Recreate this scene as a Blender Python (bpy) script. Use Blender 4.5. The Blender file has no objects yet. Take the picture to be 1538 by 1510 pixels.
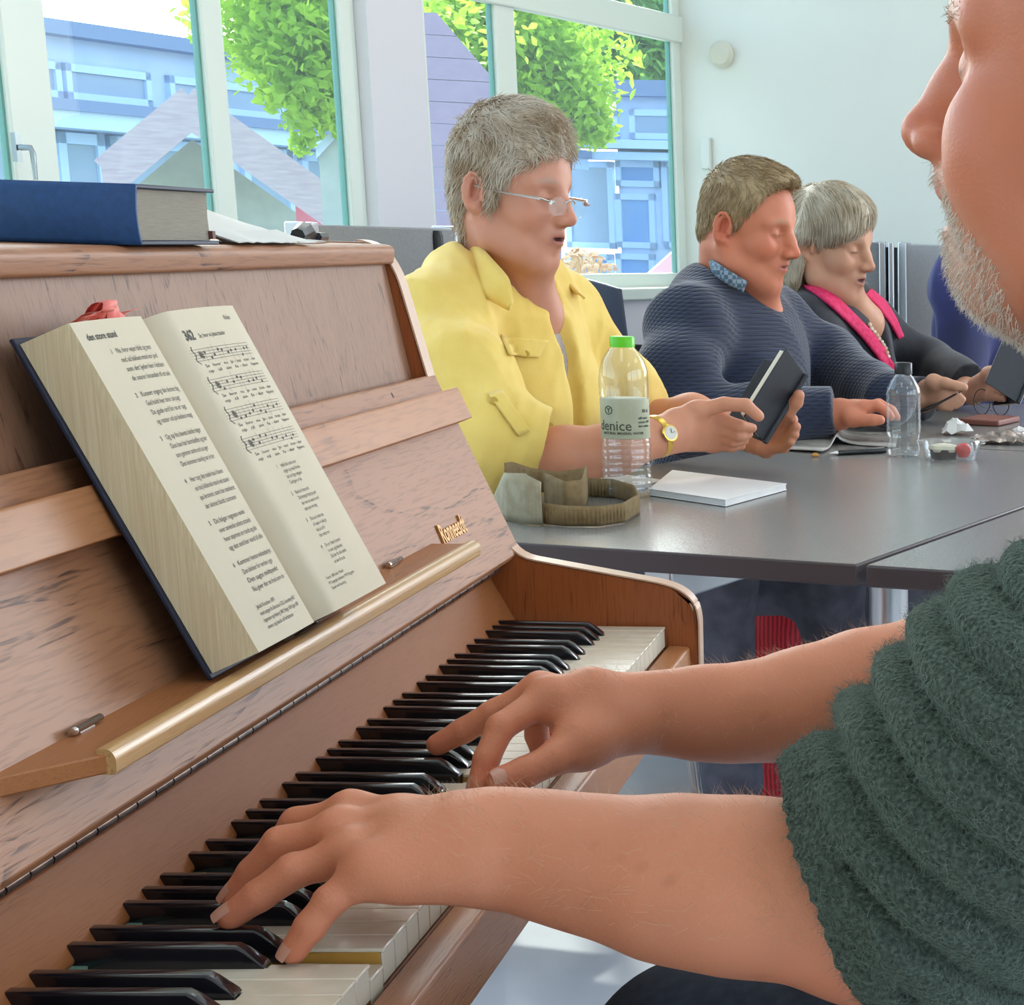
import bpy, bmesh, math, random
import numpy as np
from mathutils import Vector, Matrix
random.seed(7); rng = np.random.default_rng(7)
SC = bpy.context.scene; COL = SC.collection
# ---------------------------------------------------------------- camera
FPX, CX, CY = 3123.88, 1840.37, 1139.92          # the photograph is an off-centre crop of a wider picture
RM = np.array([[-0.1031213061272544, -0.9942350101043997, 0.029372451469241796],
               [-0.24026105192848238, -0.0037574976240970885, -0.970701039526498],
               [0.9652153247585888, -0.10715701514277441, -0.2384884713290415]])
CAM = np.array([0, 0, 1.115])
cd = bpy.data.cameras.new('camera'); cam = bpy.data.objects.new('camera', cd); COL.objects.link(cam)
cd.sensor_width = 36; cd.lens = FPX*36/1538
cd.shift_x = (769-CX)/1538; cd.shift_y = (CY-755)/1538; cd.clip_start = .02; cd.clip_end = 300
M = Matrix(((RM[0][0], -RM[1][0], -RM[2][0]), (RM[0][1], -RM[1][1], -RM[2][1]), (RM[0][2], -RM[1][2], -RM[2][2])))
cam.matrix_world = Matrix.Translation(Vector(CAM)) @ M.to_4x4()
SC.camera = cam

def ray(u, v): return RM.T @ np.array([(u-CX)/FPX, (v-CY)/FPX, 1.])
def on(u, v, ax, val):
    d = ray(u, v); return CAM + d*(val-CAM[ax])/d[ax]
def X(u, v, x): return on(u, v, 0, x)
def Z(u, v, z): return on(u, v, 2, z)
# room axes of window wall
TH = -0.327; DW = np.array([math.cos(TH), math.sin(TH), 0]); DP = np.array([-math.sin(TH), math.cos(TH), 0]); UP = np.array([0, 0, 1.])

# ---------------------------------------------------------------- materials
def new_mat(name):
    m = bpy.data.materials.new(name); m.use_nodes = True
    nt = m.node_tree; b = nt.nodes['Principled BSDF']; return m, nt, b
def col(c): return (c[0], c[1], c[2], 1)
def hexc(h):
    h = h.lstrip('#'); r = [int(h[i:i+2], 16)/255 for i in (0, 2, 4)]
    return tuple(x/12.92 if x <= .04045 else ((x+.055)/1.055)**2.4 for x in r)
def N(nt, t, **k):
    n = nt.nodes.new(t)
    for a, v in k.items(): setattr(n, a, v)
    return n
def mat(name, c, rough=.5, metal=0, c2=None, nscale=30, bump=0, bscale=200, spec=.5, sheen=0, stretch=(1, 1, 1), detail=4, sss=0, coat=0, attr=None, rand=None, trans=0, ior=1.45, alpha=1, bdist=.001, fac=(.35, .65)):
    m, nt, b = new_mat(name); L = nt.links
    c = hexc(c) if isinstance(c, str) else c
    b.inputs['Base Color'].default_value = col(c); b.inputs['Roughness'].default_value = rough
    b.inputs['Metallic'].default_value = metal; b.inputs['Specular IOR Level'].default_value = spec
    b.inputs['Sheen Weight'].default_value = sheen; b.inputs['Coat Weight'].default_value = coat
    b.inputs['Transmission Weight'].default_value = trans; b.inputs['IOR'].default_value = ior; b.inputs['Alpha'].default_value = alpha
    tc = N(nt, 'ShaderNodeTexCoord'); mp = N(nt, 'ShaderNodeMapping'); mp.inputs['Scale'].default_value = stretch
    L.new(tc.outputs['Object'], mp.inputs['Vector'])
    out = None
    if c2 is not None:
        c2 = hexc(c2) if isinstance(c2, str) else c2
        nz = N(nt, 'ShaderNodeTexNoise'); nz.inputs['Scale'].default_value = nscale; nz.inputs['Detail'].default_value = detail
        L.new(mp.outputs[0], nz.inputs['Vector'])
        cr = N(nt, 'ShaderNodeValToRGB'); cr.color_ramp.elements[0].position = fac[0]; cr.color_ramp.elements[1].position = fac[1]
        cr.color_ramp.elements[0].color = col(c); cr.color_ramp.elements[1].color = col(c2)
        L.new(nz.outputs['Fac'], cr.inputs[0]); out = cr.outputs[0]
    if attr:
        at = N(nt, 'ShaderNodeAttribute', attribute_name=attr)
        mx = N(nt, 'ShaderNodeMix', data_type='RGBA', blend_type='MULTIPLY'); mx.inputs[0].default_value = 1
        if out is not None: L.new(out, mx.inputs[6])
        else: mx.inputs[6].default_value = col(c)
        L.new(at.outputs['Color'], mx.inputs[7]); out = mx.outputs[2]
    if out is not None: L.new(out, b.inputs['Base Color'])
    if bump:
        n2 = N(nt, 'ShaderNodeTexNoise'); n2.inputs['Scale'].default_value = bscale; n2.inputs['Detail'].default_value = 5
        L.new(mp.outputs[0], n2.inputs['Vector'])
        bp = N(nt, 'ShaderNodeBump'); bp.inputs['Strength'].default_value = bump; bp.inputs['Distance'].default_value = bdist
        L.new(n2.outputs['Fac'], bp.inputs['Height']); L.new(bp.outputs[0], b.inputs['Normal'])
    if sss:
        b.inputs['Subsurface Weight'].default_value = sss; b.inputs['Subsurface Radius'].default_value = (.012, .005, .003); b.inputs['Subsurface Scale'].default_value = 1
    return m
def wood(name, c1, c2, cg, axis='x', rough=.42, rings=9, wob=.5, pore=.55, freq=1., psc=1., coat=.15, spec=.3):
    """veneer: wavy rings across the grain, fine dark pores along it"""
    m, nt, b = new_mat(name); L = nt.links
    c1, c2, cg = [hexc(c) if isinstance(c, str) else c for c in (c1, c2, cg)]
    tc = N(nt, 'ShaderNodeTexCoord'); mp = N(nt, 'ShaderNodeMapping')
    s = {'x': (.12, 1, 1), 'y': (1, .12, 1), 'z': (1, 1, .12)}[axis]
    mp.inputs['Scale'].default_value = s; L.new(tc.outputs['Object'], mp.inputs['Vector'])
    n0 = N(nt, 'ShaderNodeTexNoise'); n0.inputs['Scale'].default_value = 7*freq; n0.inputs['Detail'].default_value = 3; n0.inputs['Distortion'].default_value = wob
    L.new(mp.outputs[0], n0.inputs['Vector'])
    ml = N(nt, 'ShaderNodeMath', operation='MULTIPLY'); ml.inputs[1].default_value = rings; L.new(n0.outputs['Fac'], ml.inputs[0])
    fr = N(nt, 'ShaderNodeMath', operation='FRACT'); L.new(ml.outputs[0], fr.inputs[0])
    r1 = N(nt, 'ShaderNodeValToRGB'); e = r1.color_ramp.elements
    e[0].position = 0; e[0].color = (0, 0, 0, 1); e[1].position = .16; e[1].color = (1, 1, 1, 1)
    L.new(fr.outputs[0], r1.inputs[0])
    # pores
    mp2 = N(nt, 'ShaderNodeMapping'); s2 = {'x': (.06, 1, 1), 'y': (1, .06, 1), 'z': (1, 1, .06)}[axis]
    mp2.inputs['Scale'].default_value = s2; L.new(tc.outputs['Object'], mp2.inputs['Vector'])
    n1 = N(nt, 'ShaderNodeTexNoise'); n1.inputs['Scale'].default_value = 420*psc; n1.inputs['Detail'].default_value = 2
    L.new(mp2.outputs[0], n1.inputs['Vector'])
    r2 = N(nt, 'ShaderNodeValToRGB'); e = r2.color_ramp.elements
    e[0].position = .36; e[0].color = (0, 0, 0, 1); e[1].position = .50; e[1].color = (1, 1, 1, 1)
    L.new(n1.outputs['Fac'], r2.inputs[0])
    # broad tone
    n3 = N(nt, 'ShaderNodeTexNoise'); n3.inputs['Scale'].default_value = 18*freq; n3.inputs['Detail'].default_value = 5; L.new(mp.outputs[0], n3.inputs['Vector'])
    mx = N(nt, 'ShaderNodeMix', data_type='RGBA'); mx.inputs[6].default_value = col(c1); mx.inputs[7].default_value = col(c2)
    L.new(n3.outputs['Fac'], mx.inputs[0])
    # grain mask = 1 - (1-ring)*(1-pore)...
    mn = N(nt, 'ShaderNodeMath', operation='MULTIPLY'); 
    iv = N(nt, 'ShaderNodeMath', operation='SUBTRACT'); iv.inputs[0].default_value = 1; L.new(r1.outputs[0], iv.inputs[1])
    ip = N(nt, 'ShaderNodeMath', operation='SUBTRACT'); ip.inputs[0].default_value = 1; L.new(r2.outputs[0], ip.inputs[1])
    ad = N(nt, 'ShaderNodeMath', operation='MULTIPLY_ADD'); L.new(ip.outputs[0], ad.inputs[0]); ad.inputs[1].default_value = .35
    mm = N(nt, 'ShaderNodeMath', operation='MULTIPLY'); L.new(iv.outputs[0], mm.inputs[0])
    sc_ = N(nt, 'ShaderNodeMath', operation='MULTIPLY_ADD'); L.new(ip.outputs[0], sc_.inputs[0]); sc_.inputs[1].default_value = .8; sc_.inputs[2].default_value = .2
    L.new(sc_.outputs[0], mm.inputs[1]); L.new(mm.outputs[0], ad.inputs[2])
    cl = N(nt, 'ShaderNodeMath', operation='MULTIPLY', use_clamp=True); L.new(ad.outputs[0], cl.inputs[0]); cl.inputs[1].default_value = pore
    mg = N(nt, 'ShaderNodeMix', data_type='RGBA'); L.new(cl.outputs[0], mg.inputs[0]); L.new(mx.outputs[2], mg.inputs[6]); mg.inputs[7].default_value = col(cg)
    L.new(mg.outputs[2], b.inputs['Base Color'])
    bp = N(nt, 'ShaderNodeBump'); bp.inputs['Strength'].default_value = .35; bp.inputs['Distance'].default_value = .0006; bp.invert = True
    L.new(ad.outputs[0], bp.inputs['Height']); L.new(bp.outputs[0], b.inputs['Normal'])
    b.inputs['Roughness'].default_value = rough; b.inputs['Specular IOR Level'].default_value = spec; b.inputs['Coat Weight'].default_value = coat; b.inputs['Coat Roughness'].default_value = .25
    return m
def emat(name, c, s=1):
    m, nt, b = new_mat(name); c = hexc(c) if isinstance(c, str) else c
    b.inputs['Base Color'].default_value = col(c); b.inputs['Emission Color'].default_value = col(c); b.inputs['Emission Strength'].default_value = s
    return m
def thin_glass(name, tint=(1, 1, 1), gl=.08, rough=.0, diff=0, dcol=(.9, .95, 1)):
    m, nt, b = new_mat(name); L = nt.links; nt.nodes.remove(b)
    o = nt.nodes['Material Output']; t = N(nt, 'ShaderNodeBsdfTransparent'); t.inputs[0].default_value = col(tint)
    g = N(nt, 'ShaderNodeBsdfGlossy'); g.inputs['Roughness'].default_value = rough
    f = N(nt, 'ShaderNodeLayerWeight'); f.inputs[0].default_value = .5
    pw = N(nt, 'ShaderNodeMath', operation='POWER'); L.new(f.outputs['Facing'], pw.inputs[0]); pw.inputs[1].default_value = 4
    mu = N(nt, 'ShaderNodeMath', operation='MULTIPLY_ADD', use_clamp=True); L.new(pw.outputs[0], mu.inputs[0]); mu.inputs[1].default_value = .6; mu.inputs[2].default_value = gl
    mx = N(nt, 'ShaderNodeMixShader'); L.new(mu.outputs[0], mx.inputs[0]); L.new(t.outputs[0], mx.inputs[1]); L.new(g.outputs[0], mx.inputs[2])
    last = mx
    if diff:
        d = N(nt, 'ShaderNodeBsdfDiffuse'); d.inputs[0].default_value = col(dcol); m2 = N(nt, 'ShaderNodeMixShader'); m2.inputs[0].default_value = diff
        L.new(mx.outputs[0], m2.inputs[1]); L.new(d.outputs[0], m2.inputs[2]); last = m2
    L.new(last.outputs[0], o.inputs['Surface']); return m

# ---------------------------------------------------------------- mesh helpers (V: list of points, F: list of faces)
class MB:
    def __init__(s): s.V = []; s.F = []; s.n = 0; s.mi = []
    def add(s, V, F, mi=0):
        V = np.asarray(V, float).reshape(-1, 3); s.V.append(V)
        for f in F: s.F.append([int(i)+s.n for i in f]); s.mi.append(mi)
        s.n += len(V); return s
    def get(s): return (np.concatenate(s.V) if s.V else np.zeros((0, 3))), s.F
WPOS = {}
def wloc(o):
    p = np.array(o.location)
    while o.parent is not None: o = o.parent; p = p+np.array(o.location)
    return p
def obj(name, mb, m, parent=None, smooth=True, bevel=0, loc=None, angle=40, attr=None, seg=2, subsurf=0):
    """one mesh object; world coordinates in, origin at its base centre (or loc)"""
    if isinstance(mb, MB): V, F = mb.get(); mi = mb.mi
    else: V, F = mb; mi = None
    V = np.asarray(V, float)
    me = bpy.data.meshes.new(name); o = bpy.data.objects.new(name, me); COL.objects.link(o)
    if loc is None:
        if parent is not None: w = wloc(parent)
        else:
            lo, hi = V.min(0), V.max(0); w = np.array([(lo[0]+hi[0])/2, (lo[1]+hi[1])/2, lo[2]])
    else: w = np.asarray(loc, float)
    if isinstance(F, np.ndarray):
        me.vertices.add(len(V)); me.vertices.foreach_set('co', (V-w).astype(np.float32).ravel())
        k = F.shape[1]; me.loops.add(F.size); me.loops.foreach_set('vertex_index', F.astype(np.int32).ravel())
        me.polygons.add(len(F)); me.polygons.foreach_set('loop_start', np.arange(0, F.size, k, dtype=np.int32))
        me.update(calc_edges=True)
    else:
        me.from_pydata((V-w).tolist(), [], [list(map(int, f)) for f in F])
    if isinstance(m, (list, tuple)):
        for q in m: me.materials.append(q)
        if mi: me.polygons.foreach_set('material_index', mi)
    else: me.materials.append(m)
    me.validate(); me.update()
    if parent is not None:
        o.parent = parent; o.location = Vector(w-wloc(parent))
    else: o.location = Vector(w)
    if attr is not None:
        a = me.color_attributes.new('Col', 'FLOAT_COLOR', 'POINT')
        a.data.foreach_set('color', np.concatenate([attr, np.ones((len(attr), 1))], 1).astype(np.float32).ravel())
    if bevel:
        b = o.modifiers.new('bevel', 'BEVEL'); b.width = bevel; b.segments = seg; b.limit_method = 'ANGLE'; b.angle_limit = math.radians(35)
    if subsurf:
        b = o.modifiers.new('sub', 'SUBSURF'); b.levels = subsurf; b.render_levels = subsurf
    if smooth:
        me.polygons.foreach_set('use_smooth', [True]*len(me.polygons))
        if angle < 180:
            try: me.set_sharp_from_angle(angle=math.radians(angle))
            except Exception: pass
    return o
def tag(o, label=None, cat=None, group=None, kind=None):
    if label: o['label'] = label
    if cat: o['category'] = cat
    if group: o['group'] = group
    if kind: o['kind'] = kind
    return o
def empty(name, loc, label=None, cat=None, group=None):
    o = bpy.data.objects.new(name, None); o.empty_display_size = .05; COL.objects.link(o); o.location = Vector(loc)
    return tag(o, label, cat, group)
def recentre(root):
    """nothing to do: roots are placed at the thing's base when made"""
def box(mb, lo, hi, mi=0, rot=None, c=None):
    x0, y0, z0 = lo; x1, y1, z1 = hi
    V = np.array([(x0, y0, z0), (x1, y0, z0), (x1, y1, z0), (x0, y1, z0), (x0, y0, z1), (x1, y0, z1), (x1, y1, z1), (x0, y1, z1)], float)
    if rot is not None: V = (V @ np.asarray(rot).T)
    if c is not None: V = V+np.asarray(c)
    return mb.add(V, [(0, 3, 2, 1), (4, 5, 6, 7), (0, 1, 5, 4), (1, 2, 6, 5), (2, 3, 7, 6), (3, 0, 4, 7)], mi)
def obox(mb, o, a, b, c, mi=0):
    """box from corner o with edge vectors a,b,c (right handed)"""
    o, a, b, c = map(lambda q: np.asarray(q, float), (o, a, b, c))
    V = [o, o+a, o+a+b, o+b, o+c, o+a+c, o+a+b+c, o+b+c]
    F = [(0, 3, 2, 1), (4, 5, 6, 7), (0, 1, 5, 4), (1, 2, 6, 5), (2, 3, 7, 6), (3, 0, 4, 7)]
    if np.dot(np.cross(a, b), c) < 0: F = [f[::-1] for f in F]
    return mb.add(V, F, mi)
def prism(mb, prof, a, b, mapf, mi=0):
    """closed profile (list of 2D) extruded from a to b; mapf(p,q,t)->xyz"""
    n = len(prof); V = [mapf(p[0], p[1], a) for p in prof]+[mapf(p[0], p[1], b) for p in prof]
    F = [(i, (i+1) % n, n+(i+1) % n, n+i) for i in range(n)]+[tuple(range(n))[::-1], tuple(range(n, 2*n))]
    # orient
    ar = sum(prof[i][0]*prof[(i+1) % n][1]-prof[(i+1) % n][0]*prof[i][1] for i in range(n))
    return mb.add(V, F, mi)
def xprof(mb, prof, x0, x1, mi=0):
    """profile in (y,z) extruded along x"""
    n = len(prof); ar = sum(prof[i][0]*prof[(i+1) % n][1]-prof[(i+1) % n][0]*prof[i][1] for i in range(n))
    if ar < 0: prof = prof[::-1]
    return prism(mb, prof, x0, x1, lambda y, z, x: (x, y, z), mi)
def ring(c, r, u, v, n): 
    t = np.arange(n)*2*math.pi/n; return np.asarray(c)+np.outer(np.cos(t)*r, u)+np.outer(np.sin(t)*r, v)
def tube(mb, pts, rs, n=8, caps=True, mi=0, flat=1., up=None):
    pts = np.asarray(pts, float); m = len(pts)
    if np.isscalar(rs): rs = [rs]*m
    T = np.gradient(pts, axis=0); T /= np.linalg.norm(T, axis=1)[:, None]+1e-12
    u = np.cross(T[0], up if up is not None else ((0, 0, 1) if abs(T[0][2]) < .9 else (1, 0, 0))); u /= np.linalg.norm(u)
    V = []
    for i in range(m):
        u = u-T[i]*np.dot(u, T[i]); u /= np.linalg.norm(u); w = np.cross(T[i], u)
        V.append(ring(pts[i], rs[i], u, w*flat, n))
    F = [(i*n+j, i*n+(j+1) % n, (i+1)*n+(j+1) % n, (i+1)*n+j) for i in range(m-1) for j in range(n)]
    if caps: F += [tuple(range(n))[::-1], tuple(range((m-1)*n, m*n))]
    return mb.add(np.concatenate(V), F, mi)
def lathe(mb, prof, c, n=32, mi=0, closed=False, axis=None, wob=None):
    """prof list of (r,z) from bottom to top; around z at c (or around axis)"""
    c = np.asarray(c, float); t = np.arange(n)*2*math.pi/n
    if axis is None: u, v, w = np.array([1., 0, 0]), np.array([0, 1., 0]), np.array([0, 0, 1.])
    else:
        w = np.asarray(axis, float); w = w/np.linalg.norm(w); u = np.cross(w, (0, 0, 1) if abs(w[2]) < .9 else (1, 0, 0)); u /= np.linalg.norm(u); v = np.cross(w, u)
    V = []
    for k, (r, z) in enumerate(prof):
        rr = r*np.ones(n) if wob is None else r*(1+wob(t, z))
        V.append(c+np.outer(np.cos(t)*rr, u)+np.outer(np.sin(t)*rr, v)+w*z)
    m = len(prof); F = [(i*n+j, i*n+(j+1) % n, (i+1)*n+(j+1) % n, (i+1)*n+j) for i in range(m-1) for j in range(n)]
    if closed: F += [((m-1)*n+j, (m-1)*n+(j+1) % n, (j+1) % n, j) for j in range(n)]
    else:
        if prof[0][0] > 1e-6: F.append(tuple(range(n))[::-1])
        if prof[-1][0] > 1e-6: F.append(tuple(range((m-1)*n, m*n)))
    return mb.add(np.concatenate(V), F, mi)
def grid(mb, P, mi=0, closed_u=False, flip=False):
    """P array (a,b,3)"""
    a, b = P.shape[:2]; F = []
    for i in range(a-1+(1 if closed_u else 0)):
        for j in range(b-1):
            i2 = (i+1) % a; f = (i*b+j, i2*b+j, i2*b+j+1, i*b+j+1); F.append(f[::-1] if flip else f)
    return mb.add(P.reshape(-1, 3), F, mi)
def sheet(mb, P, th, mi=0, flip=False):
    """solid sheet: P (a,b,3) is the top surface, thickness th along -normal"""
    P = np.asarray(P, float); a, b = P.shape[:2]
    du = np.gradient(P, axis=0); dv = np.gradient(P, axis=1); n = np.cross(du, dv); n /= np.linalg.norm(n, axis=2)[:, :, None]+1e-12
    if flip: n = -n
    Q = P-n*th; V = np.concatenate([P.reshape(-1, 3), Q.reshape(-1, 3)]); o = a*b; F = []
    for i in range(a-1):
        for j in range(b-1):
            f = (i*b+j, (i+1)*b+j, (i+1)*b+j+1, i*b+j+1); g = tuple(o+k for k in f)[::-1]; F += [f, g]
    for i in range(a-1): F += [(i*b, o+i*b, o+(i+1)*b, (i+1)*b), (i*b+b-1, (i+1)*b+b-1, o+(i+1)*b+b-1, o+i*b+b-1)]
    for j in range(b-1): F += [(j, j+1, o+j+1, o+j), ((a-1)*b+j, o+(a-1)*b+j, o+(a-1)*b+j+1, (a-1)*b+j+1)]
    if flip: F = [f[::-1] for f in F]
    return mb.add(V, F, mi)
def text_geo(s, size=.01, depth=0, bold=0, align='LEFT', shear=0):
    cu = bpy.data.curves.new('t', 'FONT'); cu.body = s; cu.size = size; cu.extrude = depth; cu.offset = bold; cu.align_x = align; cu.resolution_u = 2; cu.shear = shear
    o = bpy.data.objects.new('t', cu); COL.objects.link(o)
    dg = bpy.context.evaluated_depsgraph_get(); dg.update(); e = o.evaluated_get(dg); me = e.to_mesh()
    V = np.array([v.co[:] for v in me.vertices]) if len(me.vertices) else np.zeros((0, 3)); F = [tuple(p.vertices) for p in me.polygons]
    e.to_mesh_clear(); bpy.data.objects.remove(o); bpy.data.curves.remove(cu)
    return V, F
def fillet(p, r, n=5):
    """round every corner of closed 2D polygon; r scalar or list"""
    out = []; m = len(p); p = [np.array(q, float) for q in p]
    for i in range(m):
        ri = r[i] if isinstance(r, (list, tuple)) else r
        a, b, c = p[i-1], p[i], p[(i+1) % m]
        if ri <= 0: out.append(tuple(b)); continue
        d1 = (a-b)/np.linalg.norm(a-b); d2 = (c-b)/np.linalg.norm(c-b)
        for k in range(n+1):
            t = k/n; P0 = b+d1*ri; P2 = b+d2*ri; out.append(tuple((1-t)**2*P0+2*t*(1-t)*b+t*t*P2))
    return out
# ---------------------------------------------------------------- bodies: smooth blended solids, meshed as one continuous surface
def rotm(ax, deg):
    return np.array(Matrix.Rotation(math.radians(deg), 3, Vector(ax)))
class SDF:
    def __init__(s): s.p = []; s.disp = None; s.post = None
    def _a(s, op, k, f, c, R): s.p.append((op, k, f, np.asarray(c, float), R)); return s
    def ell(s, c, r, R=None, op='u', k=.01):
        c = np.asarray(c, float); r = np.asarray(r, float); R = None if R is None else np.asarray(R, float)
        def f(P):
            q = P-c
            if R is not None: q = q @ R
            k0 = np.sqrt(((q/r)**2).sum(1)); k1 = np.sqrt(((q/(r*r))**2).sum(1))+1e-9
            return k0*(k0-1)/k1
        return s._a(op, k, f, c, r.max())
    def cap(s, a, b, ra, rb=None, op='u', k=.01, flat=None):
        """tapered limb a->b; flat=(axis, factor) squashes it along an axis"""
        a = np.asarray(a, float); b = np.asarray(b, float); rb = ra if rb is None else rb; ab = b-a; L2 = ab @ ab+1e-12
        if flat is not None:
            fx = np.asarray(flat[0], float); fx = fx/np.linalg.norm(fx); ff = flat[1]
        def f(P):
            q = P-a; t = np.clip(q @ ab/L2, 0, 1); w = q-t[:, None]*ab
            if flat is not None:
                h = w @ fx; w = w+np.outer(h*(1/ff-1), fx)
            return np.sqrt((w*w).sum(1))*(1 if flat is None else (ff+1)/2) - (ra+(rb-ra)*t)*(1 if flat is None else (ff+1)/2)
        return s._a(op, k, f, (a+b)/2, math.sqrt(L2)/2+max(ra, rb))
    def chain(s, pts, rs, op='u', k=.01, flat=None):
        for i in range(len(pts)-1): s.cap(pts[i], pts[i+1], rs[i], rs[i+1], op, k, flat)
        return s
    def half(s, c, n, op='i', k=.0):
        """keep the side away from n"""
        c = np.asarray(c, float); n = np.asarray(n, float); n = n/np.linalg.norm(n)
        return s._a(op, k, lambda P: (P-c) @ n, c, 1e9)
    def fn(s, f, c, R, op='u', k=.01): return s._a(op, k, f, c, R)
    def ev(s, P, sel=None):
        D = np.full(len(P), .5)
        for i, (op, k, f, c, R) in enumerate(s.p):
            if sel is not None and not sel[i]: continue
            d = f(P)
            if op == 'u':
                if k > 0: h = np.maximum(k-np.abs(D-d), 0)/k; D = np.minimum(D, d)-h*h*k*.25
                else: D = np.minimum(D, d)
            elif op == 's':
                d = -d
                if k > 0: h = np.maximum(k-np.abs(D-d), 0)/k; D = np.maximum(D, d)+h*h*k*.25
                else: D = np.maximum(D, d)
            else:
                if k > 0: h = np.maximum(k-np.abs(D-d), 0)/k; D = np.maximum(D, d)+h*h*k*.25
                else: D = np.maximum(D, d)
        if s.disp is not None: D = D+s.disp(P)
        return D
    def mesh(s, h, lo=None, hi=None, slack=.004):
        B = 12
        if lo is None:
            A = [(c, R) for op, k, f, c, R in s.p if op == 'u']
            lo = np.min([c-R for c, R in A], 0)-.01; hi = np.max([c+R for c, R in A], 0)+.01
        lo = np.floor(np.asarray(lo)/h)*h; n = np.ceil((np.asarray(hi)-lo)/(h*B)).astype(int)
        bi = np.stack(np.meshgrid(*[np.arange(q) for q in n], indexing='ij'), -1).reshape(-1, 3)
        cen = lo+(bi+.5)*B*h; hd = B*h*.5*1.7321
        D = []
        for q in range(0, len(cen), 200000): D.append(s.ev(cen[q:q+200000]))
        D = np.concatenate(D); keep = np.abs(D) < hd*1.35+slack+.004
        bi = bi[keep]; cen = cen[keep]
        C = np.array([c for _, _, _, c, _ in s.p]); RR = np.array([R for _, _, _, _, R in s.p]); KK = np.array([k for _, k, _, _, _ in s.p])
        g = np.arange(B+1); G = np.stack(np.meshgrid(g, g, g, indexing='ij'), -1).reshape(-1, 3)
        VK = []; VP = []; EK = [[], [], []]; ES = [[], [], []]
        dims = n*B+2; st = np.array([dims[1]*dims[2], dims[2], 1], np.int64)
        for b, c0 in zip(bi, cen):
            sel = np.linalg.norm(C-c0, axis=1) < RR+KK+hd*1.6+.01
            if not sel.any(): continue
            P = lo+(b*B+G)*h; d = s.ev(P, sel).reshape(B+1, B+1, B+1)
            if d.min() > 0 or d.max() < 0: continue
            ins = d < 0
            cnt = sum(ins[i:B+i, j:B+j, k:B+k].astype(np.int8) for i in (0, 1) for j in (0, 1) for k in (0, 1))
            act = (cnt > 0) & (cnt < 8); ai = np.argwhere(act)
            if not len(ai): continue
            acc = np.zeros((len(ai), 3)); w = np.zeros(len(ai))
            for ax in range(3):
                o2 = [a for a in range(3) if a != ax]
                for i in (0, 1):
                    for j in (0, 1):
                        off = np.zeros(3, int); off[o2[0]] = i; off[o2[1]] = j; p0 = ai+off; p1 = p0.copy(); p1[:, ax] += 1
                        a0 = d[p0[:, 0], p0[:, 1], p0[:, 2]]; a1 = d[p1[:, 0], p1[:, 1], p1[:, 2]]; cr = (a0 < 0) != (a1 < 0)
                        t = np.where(cr, a0/np.where(cr, a0-a1, 1), 0); q = p0.astype(float); q[:, ax] += t
                        acc[cr] += q[cr]; w[cr] += 1
            acc /= w[:, None]
            VP.append(lo+(b*B+acc)*h); VK.append(((b*B+ai) @ st))
            for ax in range(3):
                sl0 = [slice(0, B)]*3; sl1 = [slice(0, B)]*3; sl1[ax] = slice(1, B+1)
                a0 = ins[tuple(sl0)]; a1 = ins[tuple(sl1)]; e = np.argwhere(a0 != a1)
                if len(e): EK[ax].append((b*B+e) @ st); ES[ax].append(a0[tuple(e.T)])
        VK = np.concatenate(VK); VP = np.concatenate(VP); order = np.argsort(VK); VK = VK[order]; VP = VP[order]
        Q = []
        for ax in range(3):
            if not EK[ax]: continue
            k = np.concatenate(EK[ax]); sg = np.concatenate(ES[ax]); o2 = [(ax+1) % 3, (ax+2) % 3]
            c = [k, k-st[o2[0]], k-st[o2[0]]-st[o2[1]], k-st[o2[1]]]
            ix = [np.searchsorted(VK, q) for q in c]; ok = np.ones(len(k), bool)
            for q, i in zip(c, ix): i[i >= len(VK)] = 0; ok &= VK[i] == q
            f = np.stack(ix, 1)[ok]; sg = sg[ok]; f[~sg] = f[~sg][:, ::-1]; Q.append(f)
        F = np.concatenate(Q)
        return VP, F
    def grad(s, P, e=.0008):
        g = np.stack([s.ev(P+np.eye(3)[i]*e)-s.ev(P-np.eye(3)[i]*e) for i in range(3)], 1)
        return g/(np.linalg.norm(g, axis=1)[:, None]+1e-9)
def wob(seed, freq, n=7):
    r = np.random.default_rng(seed); K = r.normal(size=(n, 3)); K /= np.linalg.norm(K, axis=1)[:, None]; K *= freq*r.uniform(.6, 1.6, (n, 1)); ph = r.uniform(0, 6.28, n)
    return lambda P: np.sin(P @ K.T+ph).sum(1)/n
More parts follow.
